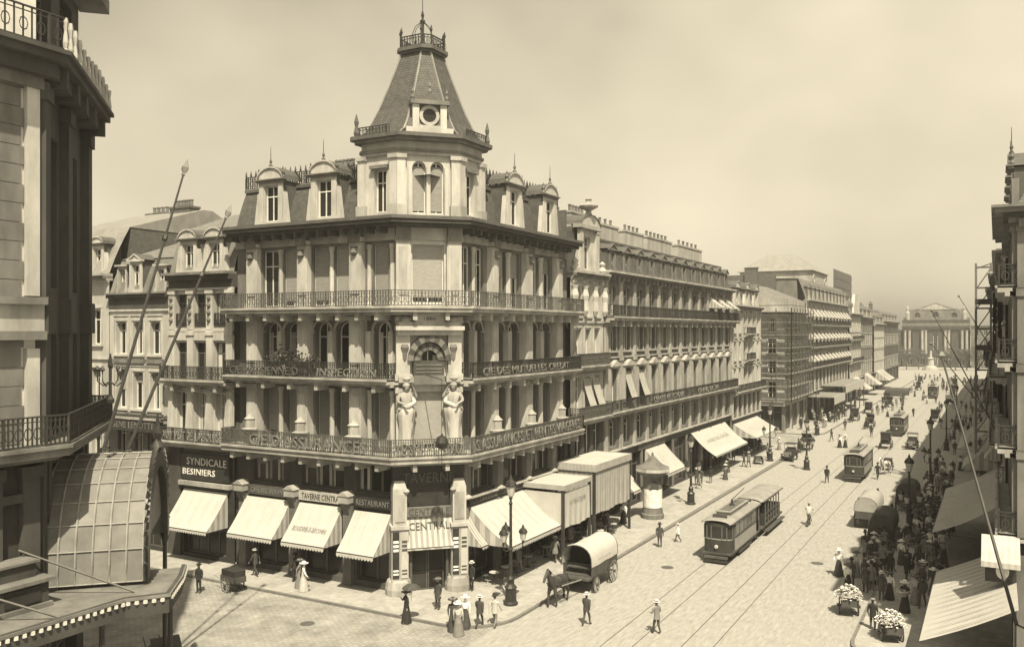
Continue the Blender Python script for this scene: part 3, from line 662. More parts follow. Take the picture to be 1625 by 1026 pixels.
# oculus dormer
FO = cb.F(TX+H2-2.8, TY-H2, 45) @ Matrix.Translation((LC/2-1.0, -.46, 27.98)); od = MB(FO.copy())
od.box(-.45, 2.45, -.1, .5, 0, .35, 'stone_light'); od.box(-.05, .35, -.05, .9, .35, 1.75); od.box(1.65, 2.05, -.05, .9, .35, 1.75); od.box(.35, 1.65, .0, .9, .3, .5, 'stone_light'); od.box(.35, 1.65, .2, .9, .5, 1.75, 'stone_grey')
od.box(-.2, 2.2, -.2, .9, 1.75, 2.0, 'stone_grey'); od.prism([(.35, -.12), (1.65, -.12), (1.65, .9), (.35, .9)], 2.0, 2.5, 'lead', top=[(.98, -.12), (1.02, -.12), (1.02, .9), (.98, .9)])
for x in (-.05, 2.05, 1.0): od.lathe([(.09, 2.0 if x != 1 else 2.4), (.14, 2.15 if x != 1 else 2.55), (.05, 2.35 if x != 1 else 2.75), (.1, 2.5 if x != 1 else 2.9), (.02, 2.7 if x != 1 else 3.15)], x, .0, 6, 'stone_grey')
oo = od.build('oculus_dormer', cb.root)
ring = MB(FO @ Matrix.Translation((1.0, .17, 1.12)) @ Matrix.Rotation(PI/2, 4, 'X')); ring.grid([[(r*math.cos(2*PI*j/16), r*math.sin(2*PI*j/16), z) for j in range(16)] for r, z in ((.62, -.02), (.62, .1), (.42, .1), (.42, -.02))], True) if False else ring.use('stone_light').grid([[(r*math.cos(2*PI*j/16), r*math.sin(2*PI*j/16), z) for j in range(16)] for r, z in ((.62, -.02), (.62, .1), (.42, .1), (.42, -.02))], True)
ring.build('window_ring', oo); pn = MB(FO @ Matrix.Translation((1.0, .165, 1.12)) @ Matrix.Rotation(PI/2, 4, 'X')).use('glass'); pn.face([(.45*math.cos(2*PI*j/16), .45*math.sin(2*PI*j/16), 0.0) for j in range(16)]); pn.build('pane', oo)
# awnings of the corner building
awning('shop_awning', 'plain white canvas awning of the corner building beside the neighbouring narrow house', FR(-45.4, 43, 0), 1.15, 5.1, 4.95, 1.75, 2.75, ('canvas',), .3)
awning('shop_awning', 'white canvas awning lettered BOUDRIE E BROWN on the corner building', FR(-45.4, 43, 0), 5.9, 9.4, 4.95, 1.75, 2.75, ('canvas',), .3, True, ('BOUDRIE-E-BROWN', 'stripe', .66, .34, 2.7))
awning('shop_awning', 'finely striped awning next to the corner entrance pillar on the side street', FR(-45.4, 43, 0), 10.4, 13.2, 4.85, 1.75, 2.65, ('canvas', 'canvas_soft'), .3)
awning('shop_awning', 'long pale terrace awning between the corner entrance and the first curtained pavilion', FR(-29, 45.8, 90), 1.1, 8.2, 4.95, 3.0, 2.75, ('canvas', 'canvas', 'canvas_soft'), .3, sag=.2)
awning('shop_awning', 'small striped side blind at the boulevard side of the corner entrance', FR(-29, 45.8, 90), .35, 1.05, 4.4, 1.4, 2.75, ('canvas', 'stripe'), .2)
# curtained terrace pavilions
def pavilion(label, y0, y1, z, p, zc, txt, cm, mats, side_open, ph=.5):
    r = thing('terrace_pavilion', label, 'pavilion', (-29+p/2, (y0+y1)/2, .13)); O = Matrix.Translation(-Vector(r.location)); F = O @ FR(-29, y0, 90); L_ = y1-y0
    mb = MB(F.copy()); mb.box(-.1, L_+.1, -p-.1, -.05, z-.08, z, 'canvas_soft'); mb.build('flat_roof', r)
    mb = MB(F.copy()); mb.box(-.12, L_+.12, -p-.13, -p-.05, z-ph, z+.03, 'canvas_dark'); mb.box(-.13, -.05, -p-.05, -.1, z-ph, z+.03); mb.box(L_+.05, L_+.13, -p-.05, -.1, z-ph, z+.03); n = int(L_/.28) if ph > .4 else 0
    for i in range(n): mb.box(L_*i/n, L_*i/n+.13, -p-.145, -p-.13, z-ph+.02, z-.02, 'canvas_grey')
    n = int(p/.28) if ph > .4 else 0
    for i in range(n): mb.box(-.145, -.13, -p+p*i/n, -p+p*i/n+.13, z-ph+.02, z-.02, 'canvas_grey')
    mb.build('lambrequin', r)
    for u in (.0, L_):
        MB(F.copy()).box(u-.09, u+.09, -p-.05, -p+.13, .0, z-.1, 'iron').build('post', r)
    mb = MB(F.copy()); n = int(L_/.16)
    for i in range(n):
        a, b = .12+(L_-.24)*i/n, .12+(L_-.24)*(i+1)/n; dv = .04*math.sin(i*1.1); d2 = .04*math.sin((i+1)*1.1); mb.use(cm[i % len(cm)])
        mb.face([(a, -p-.02+dv, zc+.06*math.sin(i*.3)), (b, -p-.02+d2, zc+.06*math.sin((i+1)*.3)), (b, -p-.02, z-.5), (a, -p-.02, z-.5)])
    mb.build('front_curtain', r)
    if not side_open:
        mb = MB(F.copy()); n = 14
        for i in range(n):
            a, b = -p+.12+(p-.3)*i/n, -p+.12+(p-.3)*(i+1)/n; mb.use(mats[i % len(mats)]); mb.face([(-.02+.03*math.sin(i), a, zc), (-.02+.03*math.sin(i+1), b, zc), (-.02, b, z-.5), (-.02, a, z-.5)])
        mb.build('side_curtain', r)
    if txt: letters(r, F, L_*.2, zc+(z-zc)*.55, L_*.6, .35, txt, 'canvas_grey', -p-.09, .004)
    return r
pavilion('low terrace pavilion with plain white lettered curtain beside the long awning', 53.9, 58.3, 5.45, 3.2, 2.5, 'LA BRASSERIE', ('canvas',), ('canvas',), False, .3)
pavilion('tall terrace pavilion with grey striped curtain and striped pelmet', 59.2, 66.2, 6.15, 3.2, 2.5, None, ('canvas_grey', 'canvas_grey', 'stripe'), ('canvas_grey', 'stripe'), False)
# dark low terrace screen with lettering
t = thing('terrace_screen', 'low dark terrace screen lettered AROUSSEL under the pavilions', 'screen', (-25.7, 58, .13)); O = Matrix.Translation(-Vector(t.location))
MB(O).box(-25.72, -25.64, 54.6, 57.6, .15, 1.05, 'shop_dark').build('panel', t); letters(t, O @ FR(-25.64, 54.6, 90), .5, .45, 2.0, .35, 'AROUSSEL', 'print_pale', -.02)
# ================================================================= generic street house
def front(b, F, L, floors, nb, m='stone', v=0, pil=0, pilm='stone_light', fm='frame_white', gm='glass', margin=.5):
    mw = MB(F.copy()); mo = MB(F.copy()); pitch = (L-2*margin)/nb
    for fl in floors:
        z0, z1, za, zb = fl['z']; ww = fl.get('w', 1.2); rise = fl.get('rise', 0); wm = fl.get('m', m)
        us = [margin+pitch*(i+.5)-ww/2 for i in range(nb)]
        wall(mw, 0, L, z0, z1, [(u, u+ww, za, zb, rise) for u in us], v, .35, wm)
        for i, u in enumerate(us):
            bl = fl.get('blind', 0); bl = rnd.choice((0, .3, .5, bl)) if bl else 0
            window(b.root, F, u, za, ww, zb-za, v+.3, rise, 1, fl.get('trans', .72), fl.get('fm', fm), gm, blind=bl, cur=(rnd.random() < fl.get('cur', .4)))
            if fl.get('sur'):
                s = .16; mo.use(pilm); mo.box(u-s, u, v-.07, v, za, zb+s); mo.box(u+ww, u+ww+s, v-.07, v, za, zb+s); mo.box(u-s, u+ww+s, v-.1, v, zb+s if rise == 0 else zb+.05, zb+s+.14)
                mo.box(u-s-.08, u+ww+s+.08, v-.18, v, za-.16, za)
            if fl.get('ped') == 'tri':
                h = zb+.35; mo.use(pilm).box(u-.3, u+ww+.3, v-.35, v, h-.14, h)
                mo.prism([(u-.38, v-.4), (u+ww+.38, v-.4), (u+ww+.38, v), (u-.38, v)], h, h+.55, top=[(u+ww/2-.03, v-.4), (u+ww/2+.03, v-.4), (u+ww/2+.03, v), (u+ww/2-.03, v)])
                for x in (u-.28, u+ww+.08): mo.box(x, x+.2, v-.22, v, za+.4, h-.14)
        if pil:
            for i in range(nb+1):
                u = margin+pitch*i; mo.use(pilm).box(max(0, u-pil/2), min(L, u+pil/2), v-.16, v, z0, z1-.06); mo.box(max(0, u-pil/2-.07), min(L, u+pil/2+.07), v-.24, v, z1-.4, z1-.15)
        if fl.get('band', 1): mo.use(pilm).box(0, L, v-.14, v+.02, z1-.14, z1)
    b.part(mw, 'wall'); b.part(mo, 'stone_trim')
    return pitch
def cornice(b, poly, z, steps=((.25, .15, 'stone'), (.55, .2, 'stone_grey'), (.75, .18, 'stone')), dent=0):
    mb = b.mb(); zz = z
    for p, h, m in steps: band(mb, poly, -.3, p, zz, zz+h, m); zz += h
    if dent:
        for a, c in zip(poly, poly[1:]):
            A, B_ = Vector(a), Vector(c); L_ = (B_-A).length; ang = math.atan2(B_.y-A.y, B_.x-A.x); old = mb.M.copy(); mb.M = old @ Matrix.Translation((A.x, A.y, 0)) @ Matrix.Rotation(ang, 4, 'Z')
            for i in range(int(L_/dent)): mb.box(i*dent+.1, i*dent+.1+dent*.35, -.5, -.2, z-.25, z+.14, 'stone_grey')
            mb.M = old
    b.part(mb, 'cornice'); return zz
def core(b, x0, x1, y0, y1, z, m='brick'):
    mb = b.mb(); mb.box(x0, x1, y0, y1, 0, z, m); b.part(mb, 'party_walls')
def shops(b, F, L, n, z1, m='shop_dark', pm='stone_grey', v=0):
    mw = MB(F.copy()); pitch = L/n; ops = [(pitch*i+.35, pitch*(i+1)-.35, .35, z1-.8) for i in range(n)]
    wall(mw, 0, L, .1, z1-.02, ops, v, .35, m)
    for i in range(n+1): u = min(max(pitch*i, .22), L-.22); mw.box(u-.2, u+.2, v-.1, v, .1, z1-.75, pm)
    mw.box(0, L, v-.3, v, z1-.12, z1, 'stone'); b.part(mw, 'shop_front')
    for o in ops: window(b.root, F, o[0], o[2], o[1]-o[0], o[3]-o[2], v+.3, 0, 2, .75, 'frame_dark', 'glass', cur=False)
# ---------------------------------------------------------------- narrow baroque house on the boulevard
b = Bld('baroque_house', 'narrow white house with curved scroll gable topped by an urn next to the corner building', -34, 65)
F = b.F(-29, 61.8, 90); L = 6.5; PL = [(-29, 61.8), (-29, 68.3)]
core(b, -40, -29.6, 61.85, 68.25, 19.9)
shops(b, F, L, 2, 5.6)
front(b, F, L, [dict(z=(5.6, 8.9, 6, 8.4), w=1.2, m='stone_dark', cur=.2), dict(z=(8.9, 13, 9.2, 12.3), w=1.15, sur=1), dict(z=(13, 16.8, 13.3, 16.1), w=1.1, sur=1)], 3, 'stone_light', 0, .0)
front(b, F, L, [dict(z=(16.8, 20.2, 17.2, 19.5), w=1.0, rise=.5, sur=1)], 3, 'stone_light', 0, .45)
for i in range(4): 
    u = .3+i*1.97; MB(F.copy()).lathe([(.12, 17.2), (.3, 17.6), (.26, 18.4), (.34, 18.8), (.22, 19.3), (.3, 19.6)], u, -.25, 8, 'stone_light').build('carved_bust', b.root)
long_balcony(b, PL, 9.0, .8, 1.0, .3, rm='iron_grey'); long_balcony(b, PL, 13.2, .7, 1.0, .3, rm='iron_grey')
cornice(b, PL, 20.2)
mb = MB(F.copy()); wall(mb, 1.3, 5.2, 20.7, 24.2, [(2.6, 3.9, 21.0, 23.6)], 0, .3, 'stone_light')
for s in (-1, 1):
    pts = [(3.25+s*1.95, 20.7), (3.25+s*3.1, 20.7), (3.25+s*3.0, 21.2), (3.25+s*2.5, 21.5), (3.25+s*2.2, 22.2), (3.25+s*1.95, 22.8)]
    if s < 0: pts = pts[::-1]
    mb.face([(x, .02, z) for x, z in pts]); mb.lathe([(.3, 20.7), (.42, 21.0), (.2, 21.3), (.3, 21.55), (.05, 21.8)], 3.25+s*2.7, -.15, 8)
    mb.box(3.25+s*1.6-.3, 3.25+s*1.6+.3, -.25, 0, 20.7, 24.0, 'stone_light')
mb.box(1.1, 5.4, -.4, .3, 24.2, 24.5, 'stone'); n = 10
for i in range(n):
    a, c_ = PI*i/n, PI*(i+1)/n; g_ = lambda t, r: (3.25-(1.9+r)*math.cos(t), 24.5+(.9+r)*math.sin(t)); A, B_ = g_(a, 0), g_(c_, 0)
    mb.use('stone_light').face([(A[0], -.3, 24.5), (B_[0], -.3, 24.5), (B_[0], -.3, B_[1]), (A[0], -.3, A[1])]); mb.use('lead').face([(A[0], -.4, A[1]), (B_[0], -.4, B_[1]), (B_[0], 2.2, B_[1]), (A[0], 2.2, A[1])])
mb.lathe([(.3, 25.4), (.2, 25.7), (.75, 26.0), (.8, 26.12), (.3, 26.3), (.2, 26.5), (.28, 26.65), (.03, 26.85)], 3.25, -.1, 12, 'stone')
mb.use('lead').box(1.3, 5.2, .32, 3, 20.7, 24.3); b.part(mb, 'scroll_gable'); window(b.root, F, 2.6, 21.0, 1.3, 2.6, .28)
mb = b.mb(); mb.prism([(-40, 61.9), (-30, 61.9), (-30, 68.2), (-40, 68.2)], 20.4, 23.6, 'slate_far', top=[(-38, 61.9), (-32, 61.9), (-32, 68.2), (-38, 68.2)]); b.part(mb, 'roof'); chimney(b.root, -1.5, -1.5, 22, 25.3, .7, 2.2, 5)
for k, u in enumerate((2.3, 4.1)):
    awning('window_awning', 'grey window blind hung out over the first balcony of the scroll-gabled house', FR(-29, 61.8, 90), u, u+1.3, 12.2, .75, 9.9, ('canvas_grey',), 0, False, group='window blinds on the scroll-gabled house')
# ---------------------------------------------------------------- long uniform building
b = Bld('long_building', 'long grey stone building with a row of slate dormers and five chimney stacks', -36, 88)
F = b.F(-29, 68.3, 90); L = 40.7; PL = [(-29, 68.3), (-29, 109)]
core(b, -44, -29.6, 68.4, 108.9, 20.6)
shops(b, F, L, 9, 5.7, 'shop_dark')
front(b, F, L, [dict(z=(5.7, 9.0, 6.0, 8.3), w=1.5, rise=.4, m='stone_grey', cur=.3), dict(z=(9.0, 13.8, 9.3, 12.6), w=1.45, ped='tri', cur=.3), dict(z=(13.8, 17.1, 14.3, 16.6), w=1.35, sur=1, cur=.3, blind=.5), dict(z=(17.1, 20.6, 17.4, 19.8), w=1.3, cur=.3)], 12, 'stone_grey', 0, .55, 'stone')
long_balcony(b, PL, 9.1, .9, 1.0, .3, (('CERCLE ARTISTIQUE', 0, 10, 9.0, .6, 'gilt'), ('GRAND BAZAR', 0, 24, 8.0, .6, 'gilt')), step=.22, orn=False); long_balcony(b, PL, 17.2, 1.0, 1.0, .3, step=.2, brk=1.7)
zc = cornice(b, PL, 20.6, dent=1.1)
o, hi = mansard(b, PL, zc, 23.9, 1.3); mb = b.mb(); band(mb, PL, -1.6, -1.2, 23.85, 24.05, 'lead'); mb.use('slate_far'); mb.face([(-30.4, 68.3, 24), (-30.4, 109, 24), (-38, 109, 25.2), (-38, 68.3, 25.2)]); mb.build('upper_roof', o)
mb = b.mb(); mb.use('brick').face([(-29.2, 108.95, zc), (-30.3, 108.95, 23.9), (-38, 108.95, 25), (-38, 108.95, zc)]); mb.face([(-29.2, 68.35, zc), (-30.3, 68.35, 23.9), (-38, 68.35, 25), (-38, 68.35, zc)]); b.part(mb, 'gable_wall')
for i in range(12): dormer(b.root, F, .5+39.7/12*(i+.5)-.75, zc-.05, .1, 1.5, 1.9, 1.6, 'tri', 'stone_grey')
for yy, l_, n in ((70.2, 3.6, 5), (75.5, 7.2, 5), (83.5, 5.0, 4), (91, 8, 6), (102, 9, 5)): chimney(b.root, 3.6, yy-88, 23.5, 26.0 if l_ > 4 else 26.4, .8, l_, n, 'stone')
for k, i in enumerate((1, 2)):
    u = .5+39.7/12*(i+.5)-.7; awning('window_awning', 'grey drop blind swinging out under the pediments of the long dormered building', FR(-29, 68.3, 90), u, u+1.45, 12.4, .8, 10.0, ('canvas_grey',), 0, False, group='drop blinds on the long dormered building')
for i in (9, 10, 11):
    u = .5+39.7/12*(i+.5)-.75; awning('window_awning', 'white canvas window hood at the far end of the long dormered building', FR(-29, 68.3, 90), u, u+1.6, 19.9, 1.5, 18.7, ('canvas',), .2, True, group='white window hoods at the end of the long dormered building')
FB = FR(-29, 68.3, 90)
awning('shop_awning', 'steep white awning beside the advertising column', FB, .4, 2.6, 5.2, 2.6, 2.6, ('canvas',), .25, True)
awning('shop_awning', 'pale striped hooped awning just beyond the advertising column', FB, 10.0, 15.4, 4.9, 2.3, 2.7, ('canvas', 'canvas', 'canvas_grey'), .3, True)
awning('shop_awning', 'very large plain white awning standing open near the end of the long dormered building', FB, 24.2, 37.8, 4.95, 2.8, 2.6, ('canvas',), .15, False, ('BONNETERIE GANTERIE', 'canvas_soft', .45, .5, 8.5), sag=.25)
fascia(b, F, 8, 15.5, 4.95, 5.5, 'BOUTIQUE', 'shop_mid', 'gilt', wd=4.5)
# ---------------------------------------------------------------- next house, then the corner one under scaffolding
b = Bld('dormered_house', 'pale house with three arched dormers beyond the long building', -35, 117)
F = b.F(-29, 109, 90); L = 15.5; PL = [(-29, 109), (-29, 124.5)]
core(b, -42, -29.6, 109.1, 124.4, 18.8); shops(b, F, L, 4, 5.0)
front(b, F, L, [dict(z=(5.0, 8.2, 5.4, 7.6), w=1.1, m='stone_grey'), dict(z=(8.2, 11.8, 8.7, 11.1), w=1.1, sur=1), dict(z=(11.8, 15.2, 12.3, 14.5), w=1.1, sur=1), dict(z=(15.2, 18.8, 15.8, 18), w=1.1, sur=1)], 6, 'stone_light', 0, .4)
long_balcony(b, PL, 8.3, .8, .9, .3, step=.25, orn=False); mbb = b.mb(); zc = cornice(b, PL, 18.8)
for z in (12.2, 15.6): long_balcony(b, [(-29, 114.5), (-29, 119)], z, .7, .9, .25, step=.25, orn=False)
mansard(b, PL, zc, 22.0, 1.2, 'slate_far'); mb = b.mb(); mb.use('lead').face([(-30.2, 109, 22), (-30.2, 124.5, 22), (-42, 124.5, 22.5), (-42, 109, 22.5)]); b.part(mb, 'roof_deck')
for u in (1.6, 6.6, 11.6): dormer(b.root, F, u, zc-.05, -.05, 2.2, 2.1, 1.5, 'arc', 'stone_light')
chimney(b.root, 1.5, -6.5, 21.5, 24.5, .8, 1.2, 0); chimney(b.root, 1.0, -4, 21.5, 24.5, .8, 1.2, 0)
awning('shop_awning', 'wide pale shop awning on the house with three arched dormers', FR(-29, 109, 90), 1.0, 13.5, 4.3, 3.0, 2.7, ('canvas', 'canvas', 'canvas_grey'), .25, True)
b = Bld('scaffolded_building', 'corner building wrapped in wooden scaffolding across the side street from the dormered house', -36, 149)
core(b, -50, -29.6, 141.2, 157.7, 18.6); F1, F2 = b.F(-44, 140.6, 0), b.F(-29, 140.6, 90)
fls = [dict(z=(5, 8.6, 5.5, 8), w=1.3, m='stone_light'), dict(z=(8.6, 12, 9.2, 11.4), w=1.3, sur=1), dict(z=(12, 15.4, 12.5, 14.7), w=1.3, sur=1), dict(z=(15.4, 18.6, 15.9, 18), w=1.3)]
for F, L, nb in ((F1, 15, 5), (F2, 17.2, 5)): front(b, F, L, fls, nb, 'stone', 0, .0); shops(b, F, L, 3, 5.0, 'stone_light')
PL = [(-44, 140.6), (-29, 140.6), (-29, 157.8)]; zc = cornice(b, PL, 18.6); mb = b.mb(); band(mb, PL, -.5, -.1, zc, 21.2, 'stone'); b.part(mb, 'attic_wall')
mb = b.mb(); mb.prism([(-44, 140.9), (-29.4, 140.9), (-29.4, 157.5), (-44, 157.5)], 21.2, 23.4, 'slate_far', top=[(-40, 146), (-34, 146), (-34, 152), (-40, 152)]); b.part(mb, 'roof')
mb = b.mb(); mb.box(-46, -34, 157.2, 157.9, 19, 26, 'brick'); b.part(mb, 'party_wall'); chimney(b.root, -2.2, 8.2, 24, 27.3, 2.2, .9, 0)
sc = thing('scaffolding', 'timber scaffolding with plank decks round the corner building across the side street', 'scaffolding', (-28, 140, 0)); O = Matrix.Translation((28, -140, 0)); PLo = offset(PL, 1.3)
for a, c_ in zip(PLo, PLo[1:]):
    A, B_ = Vector(a), Vector(c_); L_ = (B_-A).length; n = int(L_/2.2)
    for i in range(n+1):
        p = A+(B_-A)*i/n; MB(O).tube([(p.x, p.y, 5), (p.x, p.y, 19.6)], .09, 5, 'wood').build('upright_pole', sc)
    for z in (5.4, 7.4, 9.4, 11.4, 13.4, 15.4, 17.4, 19.0): 
        mbx = MB(O); mbx.tube([(A.x, A.y, z+1), (B_.x, B_.y, z+1)], .06, 5, 'wood'); mbx.build('ledger_pole', sc)
        mbx = MB(O); d = (B_-A).normalized(); nrm = Vector((d.y, -d.x)); q = [A-nrm*.7, A+nrm*.05, B_+nrm*.05, B_-nrm*.7]; mbx.prism([tuple(t) for t in q], z-.06, z, 'wood_pale'); mbx.build('plank_deck', sc)
# ---------------------------------------------------------------- hotel with white awnings
b = Bld('awning_hotel', 'tall hotel with rows of white window awnings and high pavilion roof', -36, 182)
core(b, -50, -29.6, 158, 206.5, 21); m_ = b.mb(); m_.box(-44, -30.5, 158.1, 206.4, 21, 25.15, 'stone_grey'); b.part(m_, 'attic_wall'); F = b.F(-29, 157.9, 90); L = 48.6; PL = [(-29, 157.9), (-29, 206.5)]; shops(b, F, L, 8, 5.2)
front(b, F, L, [dict(z=(5.2, 9.4, 5.7, 8.8), w=1.6, m='stone_grey'), dict(z=(9.4, 13, 9.9, 12.4), w=1.5), dict(z=(13, 17, 13.5, 16.2), w=1.5), dict(z=(17, 21, 17.4, 20.3), w=1.5)], 12, 'stone', 0, .5)
for z in (9.5, 13.1, 17.1): long_balcony(b, PL, z, .9, .95, .3, step=.35, orn=False)
zc = cornice(b, PL, 21); mansard(b, PL, zc, 25.2, 1.3, 'slate_far'); mb = b.mb(); mb.use('slate_far').face([(-30.3, 157.9, 25.2), (-30.3, 206.5, 25.2), (-42, 206.5, 25.4), (-42, 157.9, 25.4)]); b.part(mb, 'roof_deck')
for i in range(11): dormer(b.root, F, 2+i*4.2, zc, 0, 1.6, 2.2, 1.5, 'tri', 'stone')
mb = b.mb(); mb.box(-44, -30.6, 172, 190, 24, 27.5, 'stone'); mb.prism([(-44.5, 171.5), (-30.2, 171.5), (-30.2, 190.5), (-44.5, 190.5)], 27.5, 31, 'zinc', top=[(-40, 177), (-35, 177), (-35, 185), (-40, 185)]); b.part(mb, 'pavilion_roof')
for yy in (174.5, 187.5):
    mbo = MB(b.O @ FR(-30.6, yy, 90, 26.0) @ Matrix.Rotation(PI/2, 4, 'X')); mbo.lathe([(.9, -.1), (.9, .15), (.6, .15), (.6, -.1)], 0, 0, 12, 'stone_light', cap=False); o_ = mbo.build('round_window', b.root)
    mbo = MB(b.O @ FR(-30.58, yy, 90, 26.0) @ Matrix.Rotation(PI/2, 4, 'X')).use('glass'); mbo.face([(.62*math.cos(j*PI/6), .62*math.sin(j*PI/6), .02) for j in range(12)]); mbo.build('pane', o_)
chimney(b.root, 2, 22, 25, 28.5, .9, 3, 3, 'stone')
for zt, nm in ((12.3, 'first'), (16.2, 'second'), (20.2, 'third')):
    for i in range(12):
        u = .5+47.6/12*(i+.5)-.95; awning('window_awning', 'white canvas awning over a %s floor window of the tall hotel' % nm, FR(-29, 157.9, 90), u, u+1.9, zt, 1.2, zt-1.6, ('canvas',), .15, True, group='white awnings on the %s floor of the tall hotel' % nm, stripw=.8)
for y0, y1, z, lab in ((160, 172, 4.4, 'lower flat glazed terrace canopy against the tall hotel'), (173, 199, 5.6, 'long flat-roofed terrace canopy with white pelmet against the tall hotel')):
    r = thing('terrace_canopy', lab, 'canopy', (-27, (y0+y1)/2, .13)); O = Matrix.Translation(-Vector(r.location))
    MB(O).box(-28.9, -24.6, y0, y1, z, z+.18, 'zinc').build('flat_roof', r); MB(O).box(-24.6, -24.5, y0, y1, z-1.2, z+.25, 'canvas').build('pelmet', r)
    for i in range(5): MB(O).box(-24.7, -24.55, y0+(y1-y0-.15)*i/4, y0+(y1-y0-.15)*i/4+.15, .13, z, 'iron').build('post', r)
# ---------------------------------------------------------------- far left row
def far_house(name, label, x, y0, y1, zt, nb, m, nf=4, roof=3, side=False, dorm=True, deg=90):
    b = Bld(name, label, x-6 if deg == 90 else x+6, (y0+y1)/2); L = y1-y0
    if deg == 90: core(b, x-12, x-.6, y0+.05, y1-.05, zt, 'plaster' if side else 'brick'); F = b.F(x, y0, 90); PL = [(x, y0), (x, y1)]
    else: core(b, x+.6, x+12, y0+.05, y1-.05, zt, 'brick'); F = b.F(x, y1, -90); PL = [(x, y1), (x, y0)]
    h = (zt-5)/nf; front(b, F, L, [dict(z=(5+h*i, 5+h*(i+1), 5+h*i+.5, 5+h*(i+1)-.6), w=1.2, sur=(i % 2 == 0)) for i in range(nf)], nb, m, 0, .0); shops(b, F, L, max(2, nb//2), 5)
    zc = cornice(b, PL, zt, dent=1.2)
    if roof:
        mansard(b, PL, zc, zc+roof, 1.4, 'slate_far'); mb = b.mb(); hi = offset(PL, -1.4); bk = offset(PL, -11)
        mb.use('slate_far').face([(*hi[0], zc+roof), (*hi[1], zc+roof), (*bk[1], zc+roof+.5), (*bk[0], zc+roof+.5)]); lo = offset(PL, 0)
        for j in (0, 1): mb.face([(*lo[j], zc), (*hi[j], zc+roof), (*bk[j], zc+roof+.5), (*bk[j], zc)])
        b.part(mb, 'roof')
        if dorm:
            for i in range(max(2, nb//2)): dormer(b.root, F, L*(i+.5)/max(2, nb//2)-.7, zc-.05, .1, 1.4, 1.8, 1.5, 'tri', 'stone')
        chimney(b.root, 2.5 if deg == 90 else -2.5, -L/2+2, zc+roof-.5, zc+roof+2, .8, 2.4, 3)
    return b, F, PL
b, F, PL = far_house('curved_gable_house', 'pale far house with rounded gable beyond the tall hotel', -28.6, 207, 226, 19.5, 5, 'stone_light')
MB(b.O @ FR(-28.6, 207, 90)).prism([(4, -.3), (15, -.3), (15, .3), (4, .3)], 20, 24.5, 'stone_light', top=[(7, -.3), (12, -.3), (12, .3), (7, .3)]).build('rounded_gable', b.root)
long_balcony(b, PL, 9.0, .8, .9, .3, step=.4, orn=False); long_balcony(b, PL, 14, .8, .9, .3, step=.4, orn=False)
b, F, PL = far_house('far_house', 'grey far house with advertising lattice on its roof', -28.8, 226.2, 250, 19, 6, 'stone_grey')
sg = thing('rooftop_sign', 'lattice rooftop sign frame of small panes on the far grey house', 'sign', (-33, 236, 22.5)); O = Matrix.Translation((33, -236, -22.5))
for i in range(14): 
    for j in range(3): MB(O).box(-34-.1, -34+.1, 222+i*2.0, 222+i*2.0+1.5, 25.0+j*2.0, 26.6+j*2.0, 'iron_grey').build('sign_panel', sg)
for i in range(8): MB(O).box(-34.3, -34.15, 222+i*3.9, 222+i*3.9+.2, 22.4, 31, 'iron').build('post', sg)
for j in range(4): MB(O).box(-34.3, -34.12, 222, 250, 24.7+j*2.0, 24.95+j*2.0, 'stone_grey').build('beam', sg)
far_house('far_house', 'white far house between the lattice sign and the last street block', -28.4, 250.2, 274, 17.5, 6, 'stone_light'); far_house('far_house', 'last dark brick block on the left before the far square', -28.8, 274.2, 320, 18.5, 10, 'stone_dark', side=True)
for k, (y, z1) in enumerate(((212, 5), (232, 5), (254, 5.2), (262, 5))):
    awning('shop_awning', 'white shop awning far along the boulevard beyond the tall hotel', FR(-28.5, y, 90), 0, 7, 5.4, 3.4, 2.8, ('canvas',), .2, True, group='far white shop awnings')
# ---------------------------------------------------------------- houses of the side street, left of the corner building
b = Bld('narrow_house', 'narrow house with two arched dormers and carved pilasters between corner building and shuttered house', -48.6, 48)
F = b.F(-51.8, 43, 0); L = 6.4; PL = [(-51.8, 43), (-45.42, 43)]
core(b, -51.75, -45.45, 43.6, 55, 19.8); m_ = b.mb(); m_.box(-51.75, -45.5, 44.15, 54.9, 19.8, 23.2, 'brick'); b.part(m_, 'attic_wall')
wl = [dict(z=(8.2, 12.0, 8.4, 11.7), w=1.1, cur=1), dict(z=(12.0, 16.1, 12.5, 15.2), w=1.3, fm='frame_dark'), dict(z=(16.1, 19.0, 16.3, 18.6), w=1.3, fm='frame_dark')]
front(b, F, L, wl, 3, 'stone_light', .0, .62, 'stone_light', margin=.35)
mo = MB(F.copy())
for i in range(4):
    u = .35+1.9*i
    for z in (16.6, 17.1, 17.6, 18.1):
        mo = MB(F.copy()); mo.lathe([(.05, z), (.16, z+.12), (.16, z+.25), (.05, z+.36)], min(max(u, .25), 6.1), -.2, 6, 'stone_grey'); b.part(mo, 'carved_boss')
    mo = MB(F.copy())
    mo.prism([(max(0, u-.42), -.3), (min(6.38, u+.42), -.3), (min(6.38, u+.42), 0), (max(0, u-.42), 0)], 8.3, 11.9, 'stone_light', top=[(max(0, u-.2), -.22), (min(6.38, u+.2), -.22), (min(6.38, u+.2), 0), (max(0, u-.2), 0)]); b.part(mo, 'tapered_pier')
mo = MB(F.copy()); mo.box(0, L, -.12, .01, 15.35, 16.05, 'stone_light'); b.part(mo, 'stone_frieze')
for i in range(3):
    for z in (16.3, ): 
        mr = MB(F.copy()); railing(mr, [(.35+1.9*i+.42, -.05), (.35+1.9*i+1.5, -.05)], z, .95, .13, 'iron'); mr.build('window_guard', b.root)
long_balcony(b, PL, 12.6, .9, .95, .28, brk=1.8); long_balcony(b, PL, 8.3, .9, .95, .28, (('AUX VEST DE LA BOURSE', 0, .3, 5.9, .6, 'gilt'),))
